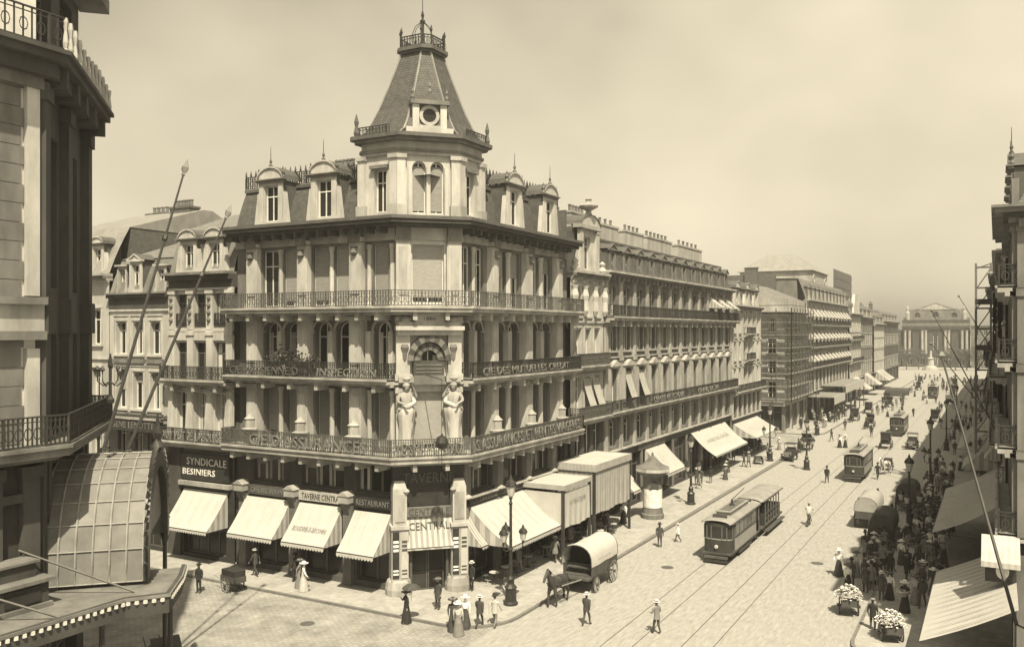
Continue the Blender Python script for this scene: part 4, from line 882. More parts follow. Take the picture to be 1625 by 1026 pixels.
mw = MB(F.copy()); wall(mw, 0, L, .1, 8.1, [(1.4, 5.6, .4, 4.9)], .05, .4, 'shop_dark'); mw.box(0, 1.2, -.1, .05, .1, 8, 'stone_dark'); b.part(mw, 'shop_front'); window(b.root, F, 1.4, .4, 4.2, 4.5, .4, 0, 3, .7, 'frame_dark', cur=False)
o = fascia(b, F, 1.3, 6.0, 5.6, 7.4, None, 'shop_dark'); letters(o, F, 1.9, 6.65, 3.9, .5, 'SYNDICALE', 'print_pale', -.13); letters(o, F, 1.5, 5.95, 3.2, .42, 'BESINIERS', 'print_pale', -.13)
MB(F.copy()).box(1.2, 6.2, -.3, .06, 5.2, 5.5, 'stone').build('sign_ledge', b.root)
zc = cornice(b, PL, 19.0, ((.12, .55, 'stone_dark'), (.45, .35, 'stone_dark'), (.8, .18, 'stone_grey')))
mansard(b, PL, zc, 23.2, 1.0, 'stone_grey'); mb = b.mb(); mb.prism([(-51.8, 44), (-45.45, 44), (-45.45, 55), (-51.8, 55)], 23.2, 25, 'slate_far', top=[(-51.8, 49), (-45.45, 49), (-45.45, 51), (-51.8, 51)]); b.part(mb, 'roof')
for u in (1.2, 3.8): dormer(b.root, F, u, zc-.05, -.1, 1.7, 2.3, 1.4, 'arc', 'stone_light')
chimney(b.root, -1.3, 3, 24, 26.5, 1.2, .8, 3); chimney(b.root, 1.6, 2, 24, 25.8, 1.8, .8, 4)
awning('shop_awning', 'white awning with plaid side cheek on the dark shop signed SYNDICALE', FR(-51.8, 43, 0), 1.5, 5.8, 4.9, 1.9, 2.6, ('canvas',), .25, True)
b = Bld('shuttered_house', 'three-window house with moulded window surrounds and a broken mansard roof', -55, 48)
F = b.F(-58.4, 43, 0); L = 6.55; PL = [(-58.4, 43), (-51.85, 43)]; core(b, -58.35, -51.9, 43.6, 55, 18.6); m_ = b.mb(); m_.box(-58.3, -51.95, 44.25, 54.9, 18.6, 21.4, 'brick'); b.part(m_, 'attic_wall')
front(b, F, L, [dict(z=(6.2, 9.8, 6.5, 9.1), w=.95, m='stone_grey', cur=1, fm='frame_white'), dict(z=(9.8, 13.6, 10.3, 13), w=1.1, rise=.3, sur=1, blind=.9), dict(z=(13.6, 17.6, 14.3, 16.7), w=1.15, rise=.3, sur=1)], 3, 'plaster', 0, 0, 'stone_light')
mo = MB(F.copy())
for i in range(3):
    u = .5+1.85*i
    for z0, z1 in ((13.95, 17.1), (10.0, 13.4)): 
        for a in (u+.05, u+1.68): mo.box(a, a+.1, -.1, 0, z0, z1, 'stone_light')
        mo.box(u+.05, u+1.78, -.14, 0, z1, z1+.12, 'stone_light'); mo.box(u+.1, u+1.7, -.22, 0, z0-.3, z0, 'stone_grey')
    if i < 2: mo.box(u+1.6, u+2.05, -.1, 0, 6.3, 9.4, 'stone_grey')
b.part(mo, 'window_surrounds')
long_balcony(b, PL, 9.7, .8, .2, .15); fascia(b, F, .1, 6.4, 8.75, 9.65, 'EUGENE LEMOTTE', 'shop_dark', 'stone_grey', -.7, .45); long_balcony(b, PL, 6.3, .9, 1.0, .25)
letters(b.root, F, .8, 6.5, 3.5, .5, 'ASSURANCES', 'gilt', -.95)
shops(b, F, L, 2, 6.0); zc = cornice(b, PL, 17.6, ((.1, .85, 'stone_dark'), (.35, .25, 'stone_dark'), (.5, .12, 'stone_grey')))
mansard(b, PL, zc, 21.4, 1.1, 'stone_grey'); mb = b.mb(); mb.prism([(-58.4, 44), (-51.9, 44), (-51.9, 55), (-58.4, 55)], 21.4, 23.4, 'slate_far', top=[(-58.4, 50), (-51.9, 50), (-51.9, 51), (-58.4, 51)]); b.part(mb, 'roof')
dormer(b.root, F, .8, zc, .1, 1.1, 2.0, 1.2, None, 'stone'); dormer(b.root, F, 2.3, zc, .0, 1.4, 2.3, 1.3, 'tri', 'stone_light'); dormer(b.root, F, 5.0, zc, .1, 1.2, 1.9, 1.2, None, 'stone')
b = Bld('gabled_house', 'white side street house with big brick chimney behind the flagpoles', -63, 48)
F = b.F(-67, 43, 0); L = 8.55; PL = [(-67, 43), (-58.45, 43)]; core(b, -66.9, -58.5, 43.6, 58, 20); m_ = b.mb(); m_.box(-66.9, -58.55, 44.95, 57.9, 20, 24.05, 'brick'); b.part(m_, 'attic_wall'); shops(b, F, L, 2, 6)
front(b, F, L, [dict(z=(6, 10, 6.5, 9.3), w=1.1), dict(z=(10, 14, 10.6, 13.2), w=1.1, rise=.2, sur=1), dict(z=(14, 19.8, 15, 17.6), w=1.1, sur=1)], 4, 'plaster', 0, 0, 'stone_light')
long_balcony(b, PL, 10.2, .8, 1, .3); zc = cornice(b, PL, 19.8); mansard(b, PL, zc, 24, 1.8, 'zinc'); mb = b.mb(); mb.prism([(-67, 44.8), (-58.5, 44.8), (-58.5, 58), (-67, 58)], 24, 26.2, 'zinc', top=[(-67, 52), (-58.5, 52), (-58.5, 53), (-67, 53)]); b.part(mb, 'roof')
dormer(b.root, F, 6.3, zc, .2, 1.4, 2.2, 1.5, 'arc', 'stone_light'); chimney(b.root, 2.2, 4, 22, 26.6, 2.4, 1.1, 5); chimney(b.root, -2, 5, 22, 26.4, 2.4, 1.2, 4)
for k, (x, y, z1, lx, lab) in enumerate(((-60, 62, 26.5, 3.2, 'square brick back building with chimneys behind the side street roofs'), (-53, 60, 25.8, 6, 'low brick back building with chimney row behind the narrow house'))):
    bb = Bld('back_building', lab, x, y); m_ = bb.mb(); m_.box(x-lx, x+lx, y-3, y+3, 0, z1-3, 'brick'); m_.prism([(x-lx, y-3), (x+lx, y-3), (x+lx, y+3), (x-lx, y+3)], z1-3, z1-1.2, 'slate_far', top=[(x-lx, y-.2), (x+lx, y-.2), (x+lx, y+.2), (x-lx, y+.2)]); bb.part(m_, 'wall_and_roof')
    for q in (-lx*.6, lx*.5): chimney(bb.root, q, 0, z1-3, z1, 1.6, .8, 4)
far = Bld('side_street_block', 'plain pale block continuing the side street beyond the white gabled house', -80, 48); core(far, -95, -67.1, 43.2, 56, 21, 'plaster')
F = far.F(-95, 43, 0); front(far, F, 27.9, [dict(z=(6, 10, 6.5, 9.2), w=1.2), dict(z=(10, 14, 10.5, 13.2), w=1.2), dict(z=(14, 18, 14.5, 17.2), w=1.2), dict(z=(18, 21, 18.3, 20.5), w=1.2)], 10, 'plaster'); shops(far, F, 27.9, 5, 6); cornice(far, [(-95, 43), (-67.1, 43)], 21)
# ================================================================= near left building (boulevard front and dark canted corner)
b = Bld('near_left_building', 'tall near stone building with canted corner, iron balcony and baluster parapet', -38, 14)
LP = [(-29, -6), (-29, 18.5), (-35.1, 24.6), (-52, 24.6)]
F1, F2 = b.F(-29, -6, 90), b.F(-29, 18.5, 135); L2 = math.hypot(6.1, 6.1)
mb = b.mb(); mb.prism([(-30, -6), (-30, 18.1), (-35.5, 23.6), (-52, 23.6), (-52, -6)], 0, 30, 'interior'); b.part(mb, 'inner_core')
mw = MB(F1.copy()); wall(mw, 0, 24.5, .1, 11.5, [(3, 8, 1, 9), (11, 16, 1, 9), (18.2, 22.5, 1, 9)], .05, .5, 'stone_shaded'); wall(mw, 0, 24.5, 11.5, 30, [(2, 4, 13, 17), (8, 10, 13, 17), (14, 16, 13, 17)], .03, .4, 'frame_white'); b.part(mw, 'wall')
for a in (3, 11, 18.2): window(b.root, F1, a, 1, 4.3, 8, .5, 0, 2, .7, 'frame_dark', cur=False)
for a in (2, 8, 14): window(b.root, F1, a, 13, 2, 4, .4)
# dressed stone courses of the boulevard front
hz = 12.45; r_ = random.Random(5); cur_z = 12.2; i = 0
blk = {}
while cur_z < 25:
    if abs(cur_z-15.9) < .35: cur_z = 17.1; continue
    off_ = .55 if i % 2 else 0; u = 17.2+off_
    while u < 23.9:
        w_ = min(1.35, 24.05-u)
        key = round(w_, 2)
        if key not in blk: blk[key] = MB().box(0, w_-.03, -.05, .06, 0, .62, 'stone_grey').mesh('stone_block')
        o = inst('stone_block', blk[key], b.root); o.matrix_local = F1 @ Matrix.Translation((u, 0, cur_z)); u += w_
    cur_z += .65; i += 1
mo = MB(F1.copy()); mo.box(24.05, 24.5, -.2, .05, 12.1, 15.4, 'stone_light'); mo.box(24.05, 24.5, -.2, .05, 17.2, 24.4); mo.box(17, 24.6, -.45, .06, 15.7, 16.0, 'stone_grey'); mo.box(17, 24.6, -.3, .06, 16.0, 16.9, 'stone'); mo.box(17, 24.6, -.5, .06, 16.9, 17.15, 'stone_grey'); mo.box(0, 24.6, -.3, .06, 24.3, 25.2, 'stone_grey')
for u in (9.5, 17.0, 17.9, 22.9, 24.2): mo.box(u-.3, u+.3, -.22, .05, 6.9, 11.4, 'stone_dark'); mo.box(u-.38, u+.38, -.3, .05, 11.0, 11.4)
mo.box(0, 24.5, -.2, .05, 10.2, 10.5, 'stone_dark'); b.part(mo, 'stone_trim')
mw = MB(F2.copy())  # canted side turned from the sun: its shade is put into darker stone
for u in (.4, 1.2, L2-1.2, L2-.4): mw.box(u-.25, u+.25, -.2, .05, 6.9, 11.5, 'stone_dark')
wall(mw, 0, L2, .1, 6.9, [(1.5, L2-1.5, .2, 6.2)], .05, .5, 'stone_shaded'); wall(mw, 0, L2, 6.9, 11.6, [(1.6, L2-1.6, 7.3, 11)], .05, .5, 'stone_shaded'); ops = [(1.2, 3.4), (4.9, 7.2)]
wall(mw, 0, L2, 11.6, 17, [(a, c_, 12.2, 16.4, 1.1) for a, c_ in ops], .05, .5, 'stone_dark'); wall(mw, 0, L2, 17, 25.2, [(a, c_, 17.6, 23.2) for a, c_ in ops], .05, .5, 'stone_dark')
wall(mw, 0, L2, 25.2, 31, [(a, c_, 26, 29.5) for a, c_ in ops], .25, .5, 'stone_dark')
for u in (.35, 4.15, 8.3): mw.box(u-.35, u+.35, -.3, .05, 12, 24.4, 'stone_dark'); mw.box(u-.45, u+.45, -.4, .05, 24, 24.6); mw.box(u-.45, u+.45, -.4, .05, 15.9, 17.2)
for u in (.5, 2.5, 4.15, 6, 8.1): mw.prism([(u-.16, -.9), (u+.16, -.9), (u+.16, 0), (u-.16, 0)], 24.5, 25.2, 'stone_dark')
b.part(mw, 'canted_wall')
for a, c_ in ops: window(b.root, F2, a, 12.2, c_-a, 4.2, .5, 1.1, 1, .65, 'frame_dark'); window(b.root, F2, a, 17.6, c_-a, 5.6, .5, 0, 1, .7, 'frame_dark'); window(b.root, F2, a, 26, c_-a, 3.5, .6, 0, 1, .7, 'frame_dark')
window(b.root, F2, 1.5, .2, L2-3, 6, .5, 0, 3, .5, 'frame_dark', cur=False); window(b.root, F2, 1.6, 7.3, L2-3.2, 3.7, .5, 0, 3, 0, 'frame_dark', cur=False)
LP2 = [(-29, 2), (-29, 18.5), (-35.1, 24.6)]
mb = b.mb(); band(mb, LP2, -.2, 1.05, 25.2, 25.45, 'stone_dark'); band(mb, LP2, -.2, 1.2, 25.45, 25.6, 'stone_dark'); band(mb, LP2, -.2, .7, 24.7, 25.2, 'stone_dark'); o = b.part(mb, 'upper_balcony')
mr = b.mb(); q = offset(LP2, 1.0); railing(mr, [q[0], q[1]], 25.6, 1.15, .3, 'iron'); mr.build('railing', o)
A, B_ = Vector(q[1]), Vector(q[2]); n = 11
for i in range(n+1):
    p = A+(B_-A)*i/n; MB(b.O).lathe([(.1, 25.6), (.07, 25.7), (.1, 25.9), (.05, 26.3), (.09, 26.6), (.06, 26.75+.1*math.sin(i))], p.x, p.y, 6, 'stone_light').build('baluster', o)
mb = b.mb(); band(mb, [(-29, 2), (-29, 18.5), (-35.1, 24.6)], -.2, 1.0, 30, 30.6, 'stone_grey'); mb.prism([(-30, -6), (-30, 18.1), (-35.5, 23.6), (-52, 23.6), (-52, -6)], 30.6, 31, 'lead'); b.part(mb, 'roof_cornice')
long_balcony(b, [(-29, 8), (-29, 18.5), (-31.6, 21.1), (-35.1, 24.6)], 12.1, 1.15, 1.05, .35, step=.16, m='stone_grey')
for (x0, y0, x1, y1, zb, zt, lab) in ((-30.2, 22.0, -31.2, 26.6, 11.5, 22.8, 'tall leaning flagpole with spear tip nearer the stone courses of the near left building'), (-30.9, 23.6, -31.4, 29.2, 11.2, 21.2, 'leaning flagpole with spear tip at the outer end of the canted balcony')):
    A = Vector((x0, y0, zb)); B_ = Vector((x1, y1, zt)); t = thing('flagpole', lab, 'flagpole', tuple(A)); d = (B_-A).normalized(); O = Matrix.Translation(-A)
    MB(O).tube([A, A.lerp(B_, .5), B_], [.075, .065, .04], 7, 'iron').build('pole', t); M_ = Matrix.Translation(B_-A) @ d.to_track_quat('Z', 'Y').to_matrix().to_4x4()
    MB(M_).lathe([(.05, 0), (.1, .05), (.06, .12), (.2, .38), (.01, .85)], 0, 0, 4, 'gilt').build('spear_tip', t); MB(M_).lathe([(.1, -3.2), (.12, -3.15), (.12, -3.0), (.1, -2.95)], 0, 0, 7, 'iron').build('collar', t)
# candelabra on the near balcony
for (x, y, lab) in ((-28.1, 15.6, 'iron pricket lamp bracket on the near balcony railing'), (-31.2, 23.0, 'dark scrolled candelabra on the bulging end of the near balcony')):
    t = thing('balcony_candelabra', lab, 'lamp', (x, y, 13.1)); MB().lathe([(.14, 0), (.16, .15), (.06, .3), (.06, 1.4), (.1, 1.5), (.03, 2.0)], 0, 0, 8, 'iron').build('stem', t)
    for a in range(4):
        c_, s_ = math.cos(a*PI/2+.4), math.sin(a*PI/2+.4); MB().tube([(0, 0, .9), (.3*c_, .3*s_, .7), (.55*c_, .55*s_, .9), (.55*c_, .55*s_, 1.3)], .03, 5, 'iron').build('scroll_arm', t)
        MB().lathe([(.04, 1.3), (.1, 1.36), (.02, 1.5)], .55*c_, .55*s_, 6, 'iron').build('candle_cup', t)
# ---- barrel glazed marquise in front of the canted corner
mq = thing('glass_marquise', 'glazed barrel-vaulted marquise with leafy iron verge in front of the dark canted corner', 'canopy', (-30, 22, 7)); O = Matrix.Translation((30, -22, -7))
FM = O @ FR(-29.35, 18.85, 135); LM = 7.6; PR = 3.35; NR, NC = 14, 6   # u along the canted wall, -v outwards
def mpt(i, v, dr=0):
    a = PI*i/NR; return (LM/2-(LM/2+dr)*math.cos(a), v, 7.0+(4.1+dr)*math.sin(a)**.85)
for i in range(NR):
    for j in range(NC):
        v0, v1 = -PR*j/NC, -PR*(j+1)/NC; m_ = MB(FM.copy()).use('marquise_glass') if 'marquise_glass' in MATS else None
        if m_ is None:
            mat('marquise_glass', .16, .6, .3, 1.2, 0, .2, rand=.12); m_ = MB(FM.copy()).use('marquise_glass')
        a, c_ = .04, .02; m_.face([mpt(i, v0-c_), mpt(i, v1+c_), mpt(i+1, v1+c_), mpt(i+1, v0-c_)]); m_.build('pane', mq)
for j in range(NC+1):
    MB(FM.copy()).tube([mpt(i/2, -PR*j/NC, .03) for i in range(NR*2+1)], .035, 5, 'wood_pale').build('glazing_rib', mq)
for i in range(NR+1): MB(FM.copy()).tube([mpt(i, 0, .03), mpt(i, -PR, .03)], .028, 5, 'wood_pale').build('glazing_bar', mq)
mv_ = MB(FM.copy()); rr0 = [mpt(i/2, -PR-.02, .1) for i in range(NR*2+1)]; rr1 = [mpt(i/2, -PR-.02, -.55) for i in range(NR*2+1)]; rr2 = [(x, y-.16, z) for x, y, z in rr0]; rr3 = [(x, y-.16, z) for x, y, z in rr1]
mv_.use('bronze').grid([rr1, rr0, rr2, rr3, rr1]); mv_.build('verge_arch', mq)
lf = MB().use('stone_grey'); lf.face([(-.02, 0, 0), (.05, -.1, .2), (.03, 0, .5), (-.12, .06, .28)]); lf.face([(.02, 0, 0), (.16, .05, .18), (.03, 0, .5), (-.03, -.1, .2)]); lm = lf.mesh('iron_leaf')
for i in range(1, NR*2):
    p = mpt(i/2, -PR-.1, .1); o = inst('iron_leaf', lm, mq); a = PI*i/NR/2; o.matrix_local = FM @ Matrix.Translation(p) @ Matrix.Rotation(-(PI/2-a), 4, 'Y') @ Matrix.Scale(1.1, 4)
mb = MB(FM.copy()); mb.use('marquise_glass'); mb.face([(x, -PR+.1, z) for x, y, z in rr1[2:-2]]); mb.build('end_glazing', mq)
p_ = mpt(NR/2, -PR-.1, .1); MB(FM @ Matrix.Translation(p_)).lathe([(.15, -.1), (.3, .15), (.12, .4), (.22, .7), (.1, 1.0), (.02, 1.5)], 0, 0, 8, 'bronze').build('crown_finial', mq)
MB(Matrix.Translation((30, -22, -7))).lathe([(.18, .13), (.18, .6), (.1, .75), (.09, 6.6), (.2, 7.0)], -32.3, 26.55, 8, 'iron').build('iron_column', mq)
# flat canopy roof along the boulevard with dentilled edge
fc = thing('flat_canopy', 'flat grey canopy roof with studded edge round the near left building', 'canopy', (-27.5, 17, 6.6)); O = Matrix.Translation((27.5, -17, -6.6))
cpoly = [(-28.95, 2), (-25.9, 2), (-25.9, 19.6), (-25.1, 20.7), (-26.5, 22.4), (-27.6, 23.5), (-29.5, 21.6), (-29.0, 20.6), (-28.95, 18.6)]
MB(O).prism(cpoly, 6.62, 6.85, 'stone_grey').build('roof_plate', fc)
mb = MB(O); band(mb, cpoly[1:6], -.02, .1, 6.3, 6.98, 'stone_dark'); band(mb, cpoly[1:6], .1, .16, 6.86, 6.96, 'stone_grey'); mb.build('edge_fascia', fc)
for a, c_ in zip(cpoly[1:5], cpoly[2:6]):
    A, B_ = Vector(a), Vector(c_); L_ = (B_-A).length; d = (B_-A).normalized(); nn = Vector((d.y, -d.x)); k = int(L_/.26); mb = MB(O)
    for i in range(k): p = A+d*(i+.5)*L_/k+nn*.13; mb.box(p.x-.05, p.x+.05, p.y-.05, p.y+.05, 6.72, 6.84, 'frame_white')
    mb.build('stud_row', fc)
for x, y in ((-26.2, 8), (-26.2, 19), (-27.2, 22.6)): MB(O).lathe([(.18, .13), (.18, .6), (.1, .75), (.09, 6.1), (.2, 6.5)], x, y, 8, 'iron').build('iron_column', fc)
for (a, c_) in (((-28.9, 14, 8.9), (-26.1, 17.4, 6.9)), ((-28.9, 17.8, 8.6), (-26.4, 20.4, 6.9))): MB(O).tube([a, c_], .04, 5, 'stone_grey').build('stay_rod', fc)
mb = MB(O); mb.box(-28.9, -27.7, 9, 18.1, 6.86, 7.7, 'stone_dark'); mb.box(-28.9, -27.55, 8.9, 18.25, 7.7, 7.82, 'stone_grey'); mb.box(-28.9, -27.6, 8.95, 18.2, 6.86, 7.0, 'stone_grey'); mb.box(-28.9, -28.1, 9, 17.9, 7.82, 8.3, 'stone_dark'); mb.box(-28.9, -28.0, 8.95, 18.0, 8.3, 8.38, 'stone_grey'); mb.build('stepped_plinth', fc)
for k in range(5): MB(O).box(-27.7, -27.66, 10.2+k*1.6, 11.4+k*1.6, 7.1, 7.6, 'glass').build('pane', fc)
# ================================================================= right row
b = Bld('near_right_building', 'shaded near right building with pale pilaster, deep cornice and iron balconies', 6, 52)
F = b.F(.8, 62, -90); FS = b.F(.8, 46.7, 0); L = 15.3
core(b, 1.3, 14, 47.2, 61.9, 21)
wl = [dict(z=(6.5, 10.5, 6.8, 9.8), w=1.5, rise=.4), dict(z=(10.5, 14.5, 11, 13.6), w=1.5, ped='tri'), dict(z=(14.5, 18, 15, 17.4), w=1.5, sur=1), dict(z=(18, 21, 18.3, 20.4), w=1.4, sur=1)]
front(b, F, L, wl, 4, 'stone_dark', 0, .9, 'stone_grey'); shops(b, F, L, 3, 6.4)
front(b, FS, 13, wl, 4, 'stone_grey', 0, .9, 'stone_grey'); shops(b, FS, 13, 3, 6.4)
PL = [(.8, 62), (.8, 46.7), (13.8, 46.7)]
for z in (6.6, 10.6, 14.6, 18.1): long_balcony(b, PL[:2], z, .75, 1.0, .3, step=.25)
zc = cornice(b, PL, 21, ((.3, .25, 'stone_grey'), (.5, .2, 'stone_dark'), (.85, .2, 'stone_grey'), (1.0, .12, 'stone_grey')), dent=.9); mansard(b, PL, zc, 24.2, 1.6, 'slate'); mb = b.mb(); mb.box(2.5, 14, 48.4, 62, 21.5, 24.15, 'slate_far'); b.part(mb, 'roof')
for u in (1.5, 5.2, 8.9, 12.4): dormer(b.root, F, u, zc-.05, -.1, 1.7, 2.0, 1.5, 'arc', 'stone_grey', True)
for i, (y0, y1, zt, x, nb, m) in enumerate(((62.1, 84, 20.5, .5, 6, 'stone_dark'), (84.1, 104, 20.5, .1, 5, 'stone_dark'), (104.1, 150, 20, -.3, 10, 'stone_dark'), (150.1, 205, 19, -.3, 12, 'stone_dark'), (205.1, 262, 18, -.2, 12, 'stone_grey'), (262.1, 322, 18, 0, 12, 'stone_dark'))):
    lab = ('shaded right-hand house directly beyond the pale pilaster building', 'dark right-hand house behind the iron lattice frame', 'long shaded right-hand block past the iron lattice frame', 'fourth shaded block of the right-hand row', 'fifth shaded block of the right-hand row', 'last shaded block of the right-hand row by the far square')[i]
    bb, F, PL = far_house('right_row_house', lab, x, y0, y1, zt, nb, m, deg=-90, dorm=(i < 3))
    for z in (9.0, 13.2): long_balcony(bb, PL, z, .9, 1, .3, step=.35, orn=False)
# lattice frame (hoist) on the right row
t = thing('iron_lattice', 'tall pale iron lattice frame standing against the shaded right-hand row', 'scaffold', (-1.0, 98, .13)); 
for dx in (-.75, .55):
    for dy in (-1, 1): MB().box(dx-.09, dx+.09, dy-.09, dy+.09, 0, 22.5, 'stone_grey').build('upright', t)
for z in range(2, 23, 2):
    MB().box(-.7, .5, -1.05, -.95, z, z+.16, 'iron_grey').build('cross_bar', t); MB().tube([(-.7, -1, z), (.5, -1, z+1.9 if z < 21 else z+.4)], .05, 4, 'iron_grey').build('diagonal_brace', t)
for z in (18.5, 14): MB().box(-.8, .6, -1.1, 1.1, z, z+.5, 'iron').build('platform', t)
# awnings and lantern booth on the near right building
FRR = FR(.8, 53.6, -90)
awning('shop_awning', 'huge pale corner awning below the striped lantern box, half in sun and half in shade', FRR, 0.2, 12.6, 4.7, 3.7, 2.8, ('canvas',), .2, False, sag=.08)
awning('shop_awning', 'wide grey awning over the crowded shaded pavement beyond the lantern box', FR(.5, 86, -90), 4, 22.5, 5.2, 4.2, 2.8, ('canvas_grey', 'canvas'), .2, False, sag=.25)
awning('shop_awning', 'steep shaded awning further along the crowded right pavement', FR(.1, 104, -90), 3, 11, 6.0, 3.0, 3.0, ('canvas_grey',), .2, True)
awning('shop_awning', 'small bright white awning hung high on the shaded right-hand row', FR(.3, 84, -90), .5, 3.5, 7.6, 1.2, 5.6, ('canvas',), .2, True)
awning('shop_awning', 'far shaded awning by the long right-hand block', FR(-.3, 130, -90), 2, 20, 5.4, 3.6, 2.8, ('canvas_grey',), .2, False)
t = thing('lantern_box', 'projecting dark box sign with white oval dial and striped tin roof', 'sign', (.1, 46, 4.6)); O = Matrix.Translation((-.1, -46, -4.6)); FX = O @ FR(-.45, 46.62, 0)
MB(FX.copy()).box(0, 1.25, -1.2, 0, 4.62, 5.75, 'shop_dark').build('box_body', t); mr = MB(FX.copy())
for i in range(12):
    a, c_ = -.15+1.55*i/12, -.15+1.55*(i+1)/12; mr.use('canvas' if i % 2 else 'canvas_grey').face([(a, -1.6, 5.6), (c_, -1.6, 5.6), (c_, 0, 6.5), (a, 0, 6.5)]); mr.face([(a, -1.6, 5.35), (c_, -1.6, 5.35), (c_, -1.6, 5.6), (a, -1.6, 5.6)])
mr.build('tin_roof', t); od_ = MB(FX @ Matrix.Translation((.7, -1.21, 5.15)) @ Matrix.Rotation(PI/2, 4, 'X')); od_.lathe([(.36, -.02), (.36, .05)], 0, 0, 14, 'frame_white', .75, 1); od_.build('oval_dial', t)
# flagpoles on the right row
for (A, B_, lab) in (((.45, 25.5, 8.6), (-1.55, 31.6, 15.2), 'long dark flagpole leaning over the huge corner awning'), ((-.1, 70, 9.2), (-4.4, 75, 17.6), 'flagpole projecting over the shaded crowd beyond the lantern box'), ((-.1, 74, 9.2), (-4.6, 78, 15.0), 'shorter flagpole beside the long one over the shaded crowd'), ((-.2, 92, 14), (-3.2, 96, 19.4), 'high flagpole next to the iron lattice frame')):
    A, B_ = Vector(A), Vector(B_); t = thing('flagpole', lab, 'flagpole', tuple(A)); O = Matrix.Translation(-A); MB(O).tube([A, B_], [.05, .03], 6, 'iron').build('pole', t); MB(O @ Matrix.Translation(B_)).lathe([(.04, -.12), (.12, 0), (.04, .14)], 0, 0, 6, 'gilt').build('ball_tip', t)
# the base of that first pole: a corner pavilion of the camera's own building
b = Bld('camera_side_building', 'plain near building wall just behind the viewpoint', 8, 12); core(b, 1.2, 14, -10, 25, 12, 'stone_grey')
MB(b.O).tube([(.45, 25.5, 8.6), (1.3, 24.8, 8.5)], .025, 5, 'iron').build('pole_bracket', b.root)
# ================================================================= station at the end of the boulevard
b = Bld('railway_station', 'monumental columned station front with arched pediment closing the boulevard', -24, 438)
X0, X1 = -37, -10; core(b, X0+.3, X1-.3, 431, 452, 22, 'stone_grey'); F = b.F(X0, 430, 0); L = X1-X0
front(b, F, L, [dict(z=(.1, 6, .8, 5), w=2.2, rise=.8), dict(z=(6, 17, 7.5, 15), w=2.2, rise=1.0, fm='frame_dark')], 5, 'stone_dark', 0, 0, 'stone_grey')  # shade on the station front put into a darker wall colour
for u in (1.2, 3.0, 8.2, 9.6, 17.4, 18.8, 24.0, 25.8): MB(F.copy()).lathe([(.75, 6), (.6, 6.6), (.5, 15.6), (.75, 16.4)], u, -.9, 10, 'stone').build('column', b.root)
cornice(b, [(X0, 430), (X1, 430)], 17, ((.8, .8, 'stone_grey'), (1.3, .5, 'stone_dark'), (.4, 2.2, 'stone_grey'), (.9, .4, 'stone_dark')))
mb = MB(F.copy()); wall(mb, 2, L-2, 20.9, 25.5, [(5, 7.2, 21.8, 24.2, 1), (12.2, 14.8, 21.6, 24.6, 1.2), (L-7.2, L-5, 21.8, 24.2, 1)], .5, .5, 'stone_grey'); n = 12
for i in range(n):
    a, c_ = PI*i/n, PI*(i+1)/n; g_ = lambda t: (L/2-8*math.cos(t), 25.5+3.0*(1-abs(math.cos(t)))); A, B_ = g_(a), g_(c_); mb.use('stone').face([(A[0], .3, 25.5), (B_[0], .3, 25.5), (B_[0], .3, B_[1]), (A[0], .3, A[1])]); mb.use('slate_far').face([(A[0], .1, A[1]), (B_[0], .1, B_[1]), (B_[0], 14, B_[1]), (A[0], 14, A[1])])
mb.prism([(1, .6), (L-1, .6), (L-1, 18), (1, 18)], 20.8, 26, 'slate_far', top=[(5, 2), (L-5, 2), (L-5, 16), (5, 16)])
for u in (2.2, L-2.2): mb.lathe([(.8, 21), (.9, 24), (.5, 25), (.7, 26), (.1, 27.5)], u, .6, 8, 'stone')
b.part(mb, 'attic_pediment')
for u in (5, 12.2, L-7.2): window(b.root, F, u, 21.7, 2.3, 2.5, .9, 1, 1, 0, 'frame_dark', cur=False)
for nm, x0, x1, y0, y1, zt, lab, m in (('far_block', -52, -37.5, 425, 445, 16.5, 'dark plain block adjoining the station on its left', 'stone_dark'), ('far_block', -9.6, 12, 428, 450, 18, 'hazy block adjoining the station on its right', 'stone_grey'), ('far_block', -90, -54, 420, 445, 19, 'far grey block at the back of the square', 'stone_grey')):
    bb = Bld(nm, lab, (x0+x1)/2, y0+5); core(bb, x0, x1, y0+.5, y1, zt, m); FF = bb.F(x0, y0, 0); front(bb, FF, x1-x0, [dict(z=(zt/4*i, zt/4*(i+1), zt/4*i+.8, zt/4*(i+1)-.6), w=1.4) for i in range(4)], int((x1-x0)/3.2), m); cornice(bb, [(x0, y0), (x1, y0)], zt)
